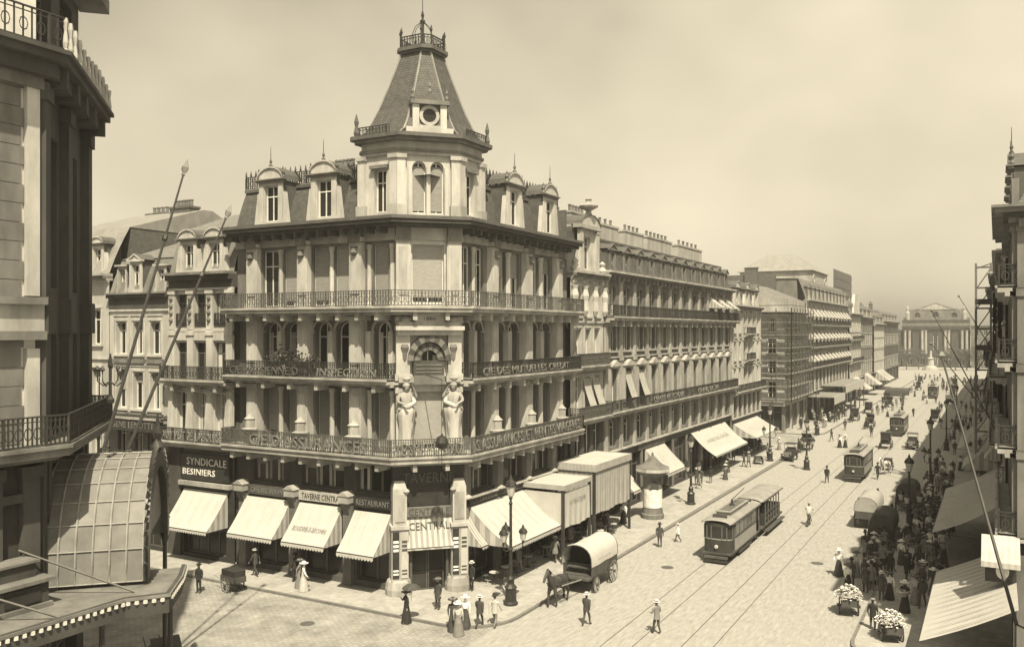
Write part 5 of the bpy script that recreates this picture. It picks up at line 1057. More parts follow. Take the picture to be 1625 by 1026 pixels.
# ================================================================= skinned figures
def skin_mesh(name, joints, bones, matfn, sub=1):
    """joints: name -> (x, y, z, rx, ry); bones: list of (a, b, tag)"""
    keys = list(joints); me = bpy.data.meshes.new(name); me.from_pydata([joints[k][:3] for k in keys], [(keys.index(a), keys.index(b)) for a, b, *_ in bones], [])
    o = bpy.data.objects.new(name, me); C.objects.link(o); md = o.modifiers.new('s', 'SKIN'); md.use_smooth_shade = True; md.branch_smoothing = .4
    if not me.skin_vertices:
        with bpy.context.temp_override(object=o, active_object=o): pass
    sv_ = me.skin_vertices[0].data if me.skin_vertices else None
    for i, k in enumerate(keys):
        j = joints[k]; sv_[i].radius = (j[3], j[4] if len(j) > 4 else j[3]); sv_[i].use_root = (i == 0)
    if sub: sm = o.modifiers.new('u', 'SUBSURF'); sm.levels = sub; sm.render_levels = sub
    dg = bpy.context.evaluated_depsgraph_get(); res = bpy.data.meshes.new_from_object(o.evaluated_get(dg)); bpy.data.objects.remove(o)
    segs = [(Vector(joints[a][:3]), Vector(joints[b][:3]), t, max(joints[a][3], joints[b][3])) for a, b, t in bones]
    tags = []
    res.materials.clear(); names = []
    for p in res.polygons:
        c_ = p.center; best = None; bt = None
        for A, B_, t, r in segs:
            d = B_-A; L2_ = d.length_squared; k = max(0, min(1, (c_-A).dot(d)/L2_)) if L2_ else 0; dist = (A+d*k-c_).length-r*.7
            if best is None or dist < best: best = dist; bt = t
        m = matfn(bt, c_)
        if m not in names: names.append(m); res.materials.append(MATS.get(m) or MATS['skin'])
        p.material_index = names.index(m); p.use_smooth = True
    res['slots'] = ','.join(names); res.name = name; return res
def human_joints(la, ra, ll, rl, lean=0, sit=0):
    """la/ra: (elbow, wrist) offsets from shoulder; ll/rl: (knee, ankle) absolute"""
    z = sit; J = {'pel': (0, 0, .95-z, .15, .11), 'abd': (0, lean*.3, 1.13-z, .145, .11), 'che': (0, lean*.7, 1.36-z, .18, .12), 'nek': (0, lean, 1.50-z, .055), 'hd1': (0, lean+.015, 1.59-z, .075, .085), 'hd2': (0, lean+.01, 1.68-z, .082, .095), 'hd3': (0, lean, 1.755-z, .05, .06), 'nose': (0, lean+.115, 1.63-z, .014)}
    B = [('pel', 'abd', 'coat'), ('abd', 'che', 'coat'), ('che', 'nek', 'coat'), ('nek', 'hd1', 'skin'), ('hd1', 'hd2', 'skin'), ('hd2', 'hd3', 'hair'), ('hd1', 'nose', 'skin')]
    for s, sg, arm, leg in (('L', -1, la, ll), ('R', 1, ra, rl)):
        sh = Vector((sg*.2, lean*.85, 1.43-z)); el = sh+Vector((sg*arm[0][0], arm[0][1], arm[0][2])); wr = el+Vector((sg*arm[1][0], arm[1][1], arm[1][2])); d = (wr-el).normalized(); pa = wr+d*.07
        J['sh'+s] = (*sh, .07); J['el'+s] = (*el, .052); J['wr'+s] = (*wr, .032); J['pa'+s] = (*pa, .04, .022)
        B += [('che', 'sh'+s, 'coat'), ('sh'+s, 'el'+s, 'coat'), ('el'+s, 'wr'+s, 'coat'), ('wr'+s, 'pa'+s, 'skin')]
        side = Vector((0, 1, 0)) if abs(d.y) < .8 else Vector((1, 0, 0))
        for f, (o_, ln) in enumerate(((-.03, .07), (-.01, .085), (.01, .08), (.03, .062))):
            k1 = pa+d*.045+side*o_; k2 = k1+d*ln*.6+Vector((-sg*.012, 0, 0)); J['f%d%s' % (f, s)] = (*k1, .0095); J['g%d%s' % (f, s)] = (*k2, .0085); B += [('pa'+s, 'f%d%s' % (f, s), 'skin'), ('f%d%s' % (f, s), 'g%d%s' % (f, s), 'skin')]
        t1 = wr+d*.045+side*.045; J['th'+s] = (*t1, .011); B.append(('wr'+s, 'th'+s, 'skin'))
        kn, an = leg; J['hip'+s] = (sg*.09, 0, .9-z, .1); J['kn'+s] = (sg*.1, kn[0], kn[1], .068); J['an'+s] = (sg*.1, an[0], an[1], .045); J['toe'+s] = (sg*.115, an[0]+.17, max(.04, an[1]-.05), .042)
        B += [('pel', 'hip'+s, 'legs'), ('hip'+s, 'kn'+s, 'legs'), ('kn'+s, 'an'+s, 'legs'), ('an'+s, 'toe'+s, 'shoe')]
    return J, B
dn = ((.05, -.02, -.28), (.0, .06, -.25))
POSE = {
 'stand': human_joints(dn, dn, ((.01, .5), (-.02, .09)), ((.03, .5), (.0, .09))),
 'walk': human_joints(((.05, .12, -.26), (0, .14, -.21)), ((.05, -.14, -.25), (0, -.02, -.25)), ((-.02, .52), (-.28, .16)), ((.18, .52), (.26, .09)), .03),
 'walk2': human_joints(((.05, -.12, -.26), (0, -.04, -.25)), ((.05, .1, -.26), (0, .16, -.2)), ((.16, .52), (.22, .09)), ((.0, .51), (-.22, .14)), .02),
 'carry': human_joints(((.08, .02, -.27), (-.05, .22, -.06)), ((.08, .02, -.27), (-.05, .22, -.06)), ((.12, .52), (.16, .09)), ((.0, .51), (-.18, .13)), .02),
 'hold': human_joints(dn, ((.06, .08, -.24), (-.06, .14, .2)), ((.1, .52), (.12, .09)), ((.0, .51), (-.14, .12)), .02),
 'sit': human_joints(((.06, .1, -.24), (-.05, .24, -.05)), ((.06, .1, -.24), (-.05, .24, -.05)), ((.42, .5), (.48, .09)), ((.42, .5), (.46, .09)), .06, .42),
 'cycle': human_joints(((.1, .2, -.2), (-.02, .26, -.06)), ((.1, .2, -.2), (-.02, .26, -.06)), ((.34, .75), (.2, .38)), ((.3, .55), (.12, .17)), .2, -.05),
}
def hat_mesh(k):
    m = MB()
    if k == 'bowler': m.lathe([(.155, 0), (.165, .012), (.16, .03), (.105, .022), (.11, .08), (.095, .13), (.05, .155), (.01, .16)], 0, 0, 10, 'cloth_black', 1, 1.15)
    elif k == 'straw': m.lathe([(.185, 0), (.185, .018), (.11, .018), (.11, .05)], 0, 0, 10, 'straw', 1, 1.1, False); m.lathe([(.112, .02), (.112, .055)], 0, 0, 10, 'cloth_black', 1, 1.1); m.lathe([(.109, .055), (.108, .1), (.09, .11), (.01, .112)], 0, 0, 10, 'straw', 1, 1.1)
    elif k == 'cap': m.lathe([(.11, 0), (.13, .03), (.12, .07), (.02, .085)], 0, -.01, 10, 'cloth_grey', 1, 1.15); m.prism([(-.08, .08), (.08, .08), (.06, .17), (-.06, .17)], 0, .015, 'cloth_dark')
    elif k == 'top': m.lathe([(.16, 0), (.165, .02), (.105, .02), (.1, .17), (.112, .19), (.01, .195)], 0, 0, 10, 'cloth_black', 1, 1.1)
    else:
        c1, c2 = ('cloth_white', 'flower_mid') if k == 'lady_white' else ('cloth_dark', 'flower_mid'); m.lathe([(.27, .0), (.28, .02), (.12, .03), (.12, .1), (.08, .13), (.01, .14)], 0, 0, 12, c1, 1, 1.05)
        for i in range(7): m.lathe([(.02, .02), (.05, .05), (.02, .09)], .13*math.cos(i*.9), .13*math.sin(i*.9), 5, c2)
    return m.mesh('hat', True)
HAT = {k: hat_mesh(k) for k in ('bowler', 'straw', 'cap', 'top', 'lady_white', 'lady_dark')}
HEADY = {'stand': 0, 'walk': .03, 'walk2': .02, 'carry': .02, 'hold': .02, 'sit': .06, 'cycle': .2}; SITZ = {'sit': .42, 'cycle': -.05}
BODY = {}
def body_mesh(pose, coat, legs):
    if (pose, 0) not in BODY:
        J, B = POSE[pose]; BODY[(pose, 0)] = skin_mesh('body', J, B, lambda t, c_: {'coat': '@coat', 'legs': '@legs', 'shoe': 'leather', 'skin': 'skin', 'hair': 'hair'}[t])
        me = BODY[(pose, 0)]; y = HEADY[pose]; z = 1.645-SITZ.get(pose, 0); bm = bmesh.new(); bm.from_mesh(me); nm = me['slots'].split(','); hi = nm.index('hair') if 'hair' in nm else 0; si = nm.index('skin')
        def blob(x, yy, zz, r, mi, sx=1, sy=1, sz=1):
            rr_ = bmesh.ops.create_icosphere(bm, subdivisions=1, radius=r, matrix=Matrix.Translation((x, yy, zz)) @ Matrix.Diagonal((sx, sy, sz, 1)))
            for v_ in rr_['verts']:
                for f_ in v_.link_faces: f_.material_index = mi
        for s in (-1, 1): blob(s*.03, y+.088, z+.01, .011, hi); blob(s*.085, y, z-.01, .02, si, .5, .8, 1.4)
        blob(0, y+.093, z-.065, .014, hi, 1.6, .5, .35); blob(0, y-.03, z+.035, .088, hi, 1, 1, 1.05)
        bm.to_mesh(me); bm.free()
        for p in me.polygons: p.use_smooth = True
    key = (pose, coat, legs)
    if key not in BODY:
        me = BODY[(pose, 0)].copy()
        for i, s in enumerate(BODY[(pose, 0)]['slots'].split(',')): me.materials[i] = MATS[{'@coat': coat, '@legs': legs}.get(s, s)]
        BODY[key] = me
    return BODY[key]
CL = {}
def cloth_mesh(kind, m):
    if (kind, m) in CL: return CL[(kind, m)]
    mb = MB().use(m); n = 18
    if kind == 'skirt': prof = [(.30, .02, .16), (.27, .3, .1), (.215, .65, .05), (.165, .9, .02), (.135, 1.06, 0), (.15, 1.12, 0)]
    elif kind == 'coat': prof = [(.22, .62, .06), (.205, .85, .04), (.175, 1.08, 0), (.195, 1.3, 0), (.205, 1.42, 0)]
    else: prof = [(.19, .8, .03), (.18, .95, .02), (.165, 1.1, 0), (.19, 1.3, 0), (.2, 1.41, 0)]
    rows = [[(r*(1+f*math.sin(j*2*PI/n*5))*math.cos(2*PI*j/n), r*(.72 if kind != 'skirt' else .92)*(1+f*math.cos(j*2*PI/n*4))*math.sin(2*PI*j/n), z) for j in range(n)] for r, z, f in prof]
    mb.grid(rows, True); CL[(kind, m)] = mb.mesh(kind, True); return CL[(kind, m)]
def person(x, y, face, label, pose='walk', coat='cloth_dark', legs='cloth_dark', hat='bowler', cloth='jacket', group=None, h=1.0, z=0.):
    """face: heading in degrees, 0 = along +y (up the boulevard)"""
    o = thing('person', label, 'person', (x, y, z), R(face), group); o.scale = (h, h, h)
    inst('body', body_mesh(pose, coat, legs), o)
    hz = 1.715-SITZ.get(pose, 0)
    if hat: inst('hat', HAT[hat], o, (0, HEADY[pose], hz))
    if cloth and pose not in ('sit', 'cycle'):
        inst({'jacket': 'jacket', 'coat': 'long_coat', 'skirt': 'skirt'}[cloth], cloth_mesh(cloth, legs if cloth == 'skirt' else coat), o)
    return o
GZ = .135
# ---------------------------------------------------------------- horse
def horse_mesh(m, walk=0):
    J = {'mid': (0, 0, 1.2, .30, .33), 'hip': (0, -.72, 1.27, .29, .30), 'che': (0, .68, 1.27, .26, .31), 'nk1': (0, 1.0, 1.58, .13, .2), 'pol': (0, 1.28, 1.92, .085, .12), 'jaw': (0, 1.48, 1.8, .08, .11), 'muz': (0, 1.72, 1.52, .06, .07), 'tl1': (0, -1.02, 1.35, .07), 'tl2': (0, -1.15, 1.0, .075), 'tl3': (0, -1.12, .55, .04)}
    B = [('mid', 'hip', 'b'), ('mid', 'che', 'b'), ('che', 'nk1', 'b'), ('nk1', 'pol', 'b'), ('pol', 'jaw', 'b'), ('jaw', 'muz', 'b'), ('hip', 'tl1', 'd'), ('tl1', 'tl2', 'd'), ('tl2', 'tl3', 'd')]
    for s, sg in (('L', -1), ('R', 1)):
        k = walk*sg*.14
        J.update({'ea'+s: (sg*.06, 1.24, 2.08, .03), 'fa'+s: (sg*.17, .72, .95, .11), 'fk'+s: (sg*.17, .74+k*.6, .52, .07), 'fp'+s: (sg*.17, .7+k, .22, .048), 'fh'+s: (sg*.17, .74+k, .05, .065), 'ha'+s: (sg*.17, -.62, .88, .15), 'hk'+s: (sg*.17, -.94-k*.6, .52, .07), 'hp'+s: (sg*.17, -.9-k, .22, .05), 'hh'+s: (sg*.17, -.85-k, .05, .065)})
        B += [('pol', 'ea'+s, 'b'), ('che', 'fa'+s, 'b'), ('fa'+s, 'fk'+s, 'b'), ('fk'+s, 'fp'+s, 'b'), ('fp'+s, 'fh'+s, 'd'), ('hip', 'ha'+s, 'b'), ('ha'+s, 'hk'+s, 'b'), ('hk'+s, 'hp'+s, 'b'), ('hp'+s, 'hh'+s, 'd')]
    return skin_mesh('body', J, B, lambda t, c_: m if t == 'b' else 'cloth_black')
HM = {}
def horse(x, y, face, label, m='horse_dark', walk=1, z=0., group=None):
    if (m, walk) not in HM: HM[(m, walk)] = horse_mesh(m, walk)
    o = thing('horse', label, 'horse', (x, y, z), R(face), group); inst('body', HM[(m, walk)], o)
    if 'harness' not in HM:
        mb = MB(); mb.use('leather').grid([[(.21*math.cos(a*PI/6), .86+.06*dy-.1*math.sin(a*PI/6), 1.42+.36*math.sin(a*PI/6)) for a in range(12)] for dy in (0, 1)], True)
        mb.grid([[(.34*math.cos(a*PI/6), -.02+.08*dy, 1.2+.365*math.sin(a*PI/6)) for a in range(12)] for dy in (0, 1)], True)
        for s in (-1, 1): mb.tube([(s*.27, .85, 1.25), (s*.36, 0, 1.12), (s*.34, -1.2, 1.0)], .022, 4)
        HM['harness'] = mb.mesh('harness')
        mn = MB().use('cloth_black'); rr = random.Random(3)
        for i in range(14):
            t = i/13; p = Vector((0, .78, 1.78)).lerp(Vector((0, 1.22, 2.08)), t); mn.face([(0, p.y-.05, p.z+.04), (.02, p.y+.05, p.z+.05), (.15, p.y-.02, p.z-.2), (.13, p.y-.1, p.z-.22)])
        HM['mane'] = mn.mesh('mane')
    inst('harness', HM['harness'], o); inst('mane', HM['mane'], o); return o
# ---------------------------------------------------------------- wheels and vehicles (built facing +y)
WH = {}
def wheel_mesh(r, n=12, w=.06, m='wood_pale'):
    k = (round(r, 2), n, m)
    if k in WH: return WH[k]
    mb = MB(); N_ = 20
    mb.use(m).grid([[(dx, rr*math.cos(2*PI*j/N_), rr*math.sin(2*PI*j/N_)) for j in range(N_)] for dx, rr in ((-w/2, r), (w/2, r), (w/2, r*.88), (-w/2, r*.88), (-w/2, r))], True)
    mb.use('iron').grid([[(dx, rr*math.cos(2*PI*j/N_), rr*math.sin(2*PI*j/N_)) for j in range(N_)] for dx, rr in ((-w/2-.004, r+.015), (w/2+.004, r+.015), (w/2+.004, r-.01), (-w/2-.004, r-.01), (-w/2-.004, r+.015))], True)
    for i in range(n): a = 2*PI*i/n; mb.tube([(0, 0, 0), (0, r*.9*math.cos(a), r*.9*math.sin(a))], .022, 4, m)
    mb.use('wood').grid([[(dx, rr*math.cos(2*PI*j/10), rr*math.sin(2*PI*j/10)) for j in range(10)] for dx, rr in ((-.12, .02), (-.12, .09), (.12, .09), (.12, .02))], True)
    WH[k] = mb.mesh('wheel'); return WH[k]
def wheels(t, spec, n=12, m='wood_pale'):
    for x, y, r in spec: inst('wheel', wheel_mesh(r, n, .06, m), t, (x, y, r+.015))
def covered_wagon(x, y, face, label, cover='canvas', body='wood', txt=None, rear_closed=False, group=None, Lw=3.6, driver=True):
    t = thing('covered_wagon', label, 'wagon', (x, y, 0), R(face), group); W = .85
    wheels(t, [(-W-.08, -1.0, .62), (W+.08, -1.0, .62), (-W-.05, 1.35, .42), (W+.05, 1.35, .42)])
    mb = MB(); mb.box(-W, W, -Lw/2, Lw/2, .85, .95, body); mb.box(-W, -W+.05, -Lw/2, Lw/2, .95, 1.5); mb.box(W-.05, W, -Lw/2, Lw/2, .95, 1.5); mb.box(-W, W, -Lw/2, -Lw/2+.05, .95, 1.5); mb.box(-W, W, Lw/2-.6, Lw/2-.5, .95, 1.45); mb.box(-W-.02, W+.02, Lw/2, Lw/2+.5, .8, .9)
    mb.box(-.05, .05, -1.2, 1.5, .55, .85); mb.box(-W, W, -1.04, -.96, .6, .68, 'iron'); mb.box(-W, W, 1.31, 1.39, .4, .48); mb.build('wagon_box', t)
    mb = MB().use(cover); n = 12; prof = [(-W-.03+ (2*W+.06)*(1-math.cos(PI*i/n))/2, 1.45+1.15*math.sin(PI*i/n)**.6) for i in range(n+1)]; ys = [-Lw/2-.02, -Lw/4, 0, Lw/4, Lw/2+.15]
    mb.grid([[(px_, yy, pz_-(.04 if k % 2 else 0)) for px_, pz_ in prof] for k, yy in enumerate(ys)])
    mb.face([(px_, ys[0], pz_) for px_, pz_ in prof]); mb.build('canvas_cover', t, smooth=True)
    mb = MB()
    for yy in (-Lw/2, Lw/2+.15): mb.tube([(a, yy, b_-.02) for a, b_ in prof], .03, 4, 'wood')
    mb.build('hoop', t)
    mb = MB().use('interior'); mb.face([(px_*.97, Lw/2-.9, pz_-.03) for px_, pz_ in prof]); mb.build('dark_inner_cloth', t)
    if txt:
        for s, dg in ((1, 90), (-1, -90)):
            o = inst('lettering', text_mesh(txt, 'stripe', .35, 1.7, .004), t); o.matrix_local = Matrix.Translation((s*(W+.02), -s*.9, 1.65)) @ Matrix.Rotation(R(dg), 4, 'Z') @ Matrix.Rotation(R(-8), 4, 'X')
    for s in (-1, 1): MB().tube([(s*.45, 1.4, .75), (s*.4, 4.6, 1.1)], .035, 5, 'wood_pale').build('shaft', t)
    MB().box(-.7, .7, 1.25, 1.6, 1.25, 1.32, 'wood').build('seat_board', t)
    return t
def carriage(x, y, face, label, kind='open', group=None, m='shop_dark'):
    t = thing('carriage', label, 'carriage', (x, y, 0), R(face), group); wheels(t, [(-.72, -.8, .52), (.72, -.8, .52), (-.7, 1.0, .4), (.7, 1.0, .4)], 10, 'wood')
    mb = MB().use(m); rows = []
    for yy, zb, zt, w_ in ((-1.2, .95, 1.4, .5), (-.95, .65, 1.45, .58), (-.2, .55, 1.15, .6), (.4, .6, 1.05, .58), (.9, .8, 1.3, .5)): rows.append([(-w_, yy, zt), (-w_*.9, yy, zb), (w_*.9, yy, zb), (w_, yy, zt)])
    mb.grid(rows); mb.face(rows[0]); mb.face(rows[-1]); mb.box(-.5, .5, -1.1, -.6, .95, 1.1, 'leather'); mb.box(-.45, .45, .85, 1.25, 1.3, 1.4, 'leather'); mb.box(-.5, .5, 1.2, 1.55, .85, .92, m); mb.build('carriage_body', t)
    mb = MB().use('leather'); n = 7
    if kind == 'hood':
        rows = [[(sx_, -.95+ .75*math.cos(PI*.25+PI*.75*i/n)*-1-.05, 1.4+.8*math.sin(PI*i/n*.62)) for sx_ in (-.62, -.58, .58, .62)] for i in range(n+1)]; mb.grid(rows)
        for s in (-1, 1): mb.face([(s*.61, r_[0][1], r_[0][2]) for r_ in rows])
        mb.build('folding_hood', t)
    elif kind == 'closed':
        mb = MB(); mb.box(-.62, .62, -1.1, .55, 1.05, 1.2, m); mb.box(-.62, -.56, -1.1, .55, 1.2, 2.05); mb.box(.56, .62, -1.1, .55, 1.2, 2.05); mb.box(-.62, .62, -1.1, -1.04, 1.2, 2.05); mb.box(-.62, .62, .5, .55, 1.2, 2.05); mb.box(-.68, .68, -1.16, .62, 2.05, 2.15); mb.build('cabin', t)
        for s in (-1, 1): MB().box(s*.625-.004, s*.625+.004, -.75, .25, 1.35, 1.9, 'glass').build('pane', t)
        MB().box(-.4, .4, -1.108, -1.1, 1.4, 1.85, 'glass').build('pane', t)
    for s in (-1, 1): MB().tube([(s*.4, 1.1, .6), (s*.36, 3.4, 1.1)], .03, 5, 'wood').build('shaft', t)
    return t
def automobile(x, y, face, label, group=None):
    t = thing('motor_car', label, 'car', (x, y, 0), R(face), group); wheels(t, [(-.68, -1.1, .4), (.68, -1.1, .4), (-.68, 1.15, .4), (.68, 1.15, .4)], 10, 'iron_grey')
    mb = MB(); mb.box(-.55, .55, -1.6, 1.3, .5, .62, 'shop_dark'); mb.prism([(-.62, -1.55), (.62, -1.55), (.62, .35), (-.62, .35)], .62, 1.1, 'shop_dark', top=[(-.66, -1.65), (.66, -1.65), (.64, .3), (-.64, .3)]); mb.box(-.36, .36, .35, 1.3, .62, 1.1, 'shop_mid'); mb.build('car_body', t)
    MB().box(-.55, .55, -1.5, -1.2, 1.0, 1.5, 'leather').build('rear_seat', t); MB().box(-.55, .55, -.4, -.15, 1.0, 1.45, 'leather').build('front_seat', t)
    for s in (-1, 1): 
        MB().box(s*.68-.14, s*.68+.14, -1.6, -.6, .86, .9, 'shop_dark').build('mudguard', t); MB().box(s*.68-.14, s*.68+.14, .7, 1.65, .86, .9, 'shop_dark').build('mudguard', t); MB().lathe([(.1, .85), (.13, 1.0), (.1, 1.15)], s*.36, 1.4, 8, 'gilt').build('headlight', t)
    MB().tube([(.28, .1, 1.05), (.28, -.1, 1.35)], .025, 5, 'iron').build('steering_column', t); MB().box(-.36, .36, 1.3, 1.34, .6, 1.12, 'gilt').build('radiator', t)
    mb = MB(); mb.box(-.66, .66, -1.75, -.0, 2.0, 2.06, 'leather')
    for sx_ in (-.62, .62):
        for yy in (-1.65, -.1): mb.tube([(sx_, yy, 1.0), (sx_, yy, 2.0)], .02, 4, 'iron')
    mb.build('canopy_top', t); return t
def tram(x, y, label, motor=True, L=8.6, group=None, sign=None):
    t = thing('tram' if motor else 'tram_trailer', label, 'tram', (x, y, 0), PI, group); W = 1.0; h = L/2
    mb = MB(); mb.box(-W+.1, W-.1, -h+.6, h-.6, .42, .62, 'iron')
    for yy in (-.95, .95): mb.box(-.78, .78, yy-.05, yy+.05, .3, .4, 'iron')
    mb.box(-W+.05, -W+.15, -1.7, 1.7, .25, .5); mb.box(W-.15, W-.05, -1.7, 1.7, .25, .5); mb.build('underframe', t)
    for sx_ in (-.72, .72):
        for yy in (-.95, .95): inst('wheel', wheel_mesh(.38, 8, .1, 'iron'), t, (sx_, yy, .395))
    body = 'tram_light' if motor else 'tram_mid'; c0, c1 = -h+1.35, h-1.35; nw = 5
    mb = MB(); mb.box(-W, W, -h, h, .62, .74, 'wood')
    if motor:
        for s in (-1, 1): mb.box(min(s*W, s*(W-.06)), max(s*W, s*(W-.06)), c0, c1, .74, 1.65, body)
        mb.box(-W+.06, W-.06, c0, c0+.06, .74, 2.75, 'tram_dark'); mb.box(-W+.06, W-.06, c1-.06, c1, .74, 2.75)
    for s in (-1, 1):
        for i in range(nw+1): yy = c0+(c1-c0)*i/nw; mb.box(min(s*W, s*(W-.07)), max(s*W, s*(W-.07)), yy-.05, yy+.05, .75 if not motor else 1.65, 2.55, 'tram_mid')
        mb.box(min(s*W, s*(W-.07)), max(s*W, s*(W-.07)), c0-.05, c1+.05, 2.55, 2.8, 'tram_light')
        mb.box(min(s*(W+.02), s*(W-.02)), max(s*(W+.02), s*(W-.02)), c0, c1, 1.6, 1.68, 'tram_dark')
        if not motor:
            mb.box(min(s*W, s*(W+.35)), max(s*W, s*(W+.35)), c0-.8, c1+.8, .38, .45, 'wood'); mb.box(min(s*W, s*(W-.04)), max(s*W, s*(W-.04)), c0, c1, 1.2, 1.26)
    mb.build('car_body', t)
    if not motor:
        for i in range(nw): yy = c0+(c1-c0)*(i+.5)/nw; q = MB(); q.box(-W+.1, W-.1, yy-.25, yy+.15, 1.1, 1.18, 'wood'); q.box(-W+.1, W-.1, yy+.15, yy+.2, 1.1, 1.65); q.build('bench', t)
        q = MB().box(-W+.02, W-.02, -h+.9, -h+.95, .74, 1.7, 'tram_dark'); q.box(-W+.02, W-.02, h-.95, h-.9, .74, 1.7); q.box(-W+.02, W-.02, h-.94, h-.92, 1.75, 2.5, 'glass'); q.build('end_screen', t)
    else:
        for s in (-1, 1):
            for i in range(nw): yy = c0+(c1-c0)*i/nw; MB().box(s*(W-.035)-.006, s*(W-.035)+.006, yy+.05, yy+(c1-c0)/nw-.05, 1.68, 2.55, 'glass_grey').build('pane', t)
        for e in (-1, 1):                                # curved platform dashes with glazed screens
            n = 8; arcp = [(-W*.98*math.cos(PI*i/n), e*(h-.55+.5*math.sin(PI*i/n)**.6)) for i in range(n+1)]
            q = MB().use('tram_dark'); q.grid([[(a, b_, z) for a, b_ in arcp] for z in (.55, .75, 1.65)]); q.grid([[(a, b_, z) for a, b_ in arcp] for z in (2.5, 2.75)])
            for i in (0, 2, 3, 5, 6, 8): q.box(arcp[i][0]-.035, arcp[i][0]+.035, arcp[i][1]-.035, arcp[i][1]+.035, 1.6, 2.55, 'tram_mid')
            q.use('tram_light').grid([[(a*1.01, b_+e*.012, z) for a, b_ in arcp] for z in (1.62, 1.7)]); q.build('platform_dash', t)
            q = MB().use('glass'); q.grid([[(a*.985, b_-e*.01, z) for a, b_ in arcp] for z in (1.66, 2.52)]); q.build('windscreen', t)
            MB(Matrix.Translation((0, e*(h-.04), 1.15)) @ Matrix.Rotation(-e*PI/2, 4, 'X')).lathe([(.12, -.02), (.14, .06), (.12, .1), (.06, .11)], 0, 0, 12, 'lamp_glass').build('headlight', t)
            MB().box(-W*.8, W*.8, min(e*(h-.1), e*(h+.25)), max(e*(h-.1), e*(h+.25)), .38, .52, 'wood').build('buffer_beam', t)
            q = MB(); 
            for i in range(7): q.box(-.75+i*.25-.03, -.75+i*.25+.03, min(e*(h-.3), e*(h+.2)), max(e*(h-.3), e*(h+.2)), .14, .2, 'iron')
            q.box(-.8, .8, e*(h+.2)-.03, e*(h+.2)+.03, .12, .3); q.build('life_guard', t)
    q = MB().use('tram_roof'); n = 8; rf = [(-(W+.1)*math.cos(PI*i/n), 2.78+.22*math.sin(PI*i/n)) for i in range(n+1)]; ys = [-h-.05, -h+.25, h-.25, h+.05]
    q.grid([[(a*(.85 if k in (0, 3) else 1), yy, b_-(.05 if k in (0, 3) else 0)) for a, b_ in rf] for k, yy in enumerate(ys)]); q.use('tram_mid').grid([[(a, yy, 2.76) for a in (-W-.1, W+.1)] for yy in (-h+.2, h-.2)]); 
    for s in (-1, 1): q.box(min(s*(W+.1), s*(W+.06)), max(s*(W+.1), s*(W+.06)), -h+.2, h-.2, 2.7, 2.8, 'tram_mid')
    q.build('roof', t, smooth=False)
    if motor:
        q = MB(); q.box(-.5, .5, -h+1.8, h-1.8, 2.98, 3.22, 'tram_light'); q.box(-.56, .56, -h+1.7, h-1.7, 3.22, 3.28, 'tram_roof'); q.box(-.38, .38, -h+2.1, h-2.1, 3.285, 3.3, 'tram_mid'); q.build('clerestory', t)
        q = MB().lathe([(.22, 3.28), (.2, 3.38), (.1, 3.42), (.06, 3.75)], 0, .2, 8, 'iron'); q.tube([(0, .2, 3.7), (0, -3.3, 4.0)], .03, 5, 'iron'); q.build('trolley_pole', t)
        for yy in (h-.9, -h+.9): MB().box(-.5, .5, yy-.05, yy+.05, 2.95, 3.2, 'print').build('route_board', t)
        for s in (-1, 1):
            for yy in (h-.7, -h+.7): MB().box(s*.97-.03, s*.97+.03, yy-.35, yy-.3, .74, 2.7, 'tram_mid').build('handrail', t)
    return t
def handcart(x, y, face, label, load=None):
    t = thing('handcart', label, 'cart', (x, y, 0), R(face)); wheels(t, [(-.5, 0, .45), (.5, 0, .45)], 10); mb = MB(); mb.box(-.42, .42, -.8, .7, .62, .7, 'wood'); mb.box(-.42, -.38, -.8, .7, .7, .98); mb.box(.38, .42, -.8, .7, .7, .98); mb.box(-.42, .42, -.8, -.76, .7, .98); mb.box(-.5, .5, -.03, .03, .42, .5, 'iron')
    if load == 'chest': mb.box(-.4, .4, -.75, .6, .7, 1.35, 'shop_dark')
    mb.build('cart_box', t)
    for s in (-1, 1): MB().tube([(s*.36, .7, .68), (s*.34, 1.5, .8)], .03, 5, 'wood_pale').build('handle', t)
    if load == 'flowers':
        rr = random.Random(8); mb = MB()
        for _ in range(420):
            a = rr.random()*2*PI; r_ = rr.random()**.5; px_, py_ = .75*r_*math.cos(a), .95*r_*math.sin(a); pz_ = .95+.55*(1-r_*r_)+rr.random()*.15; s_ = .05+.05*rr.random(); mb.use(rr.choice(('flower', 'flower', 'flower', 'flower_mid', 'foliage'))).face([(px_-s_, py_, pz_), (px_, py_-s_, pz_+s_*rr.random()), (px_+s_, py_, pz_), (px_, py_+s_, pz_+s_*.5)])
        q = mb.build('flower_load', t); q['kind'] = 'stuff'
    return t
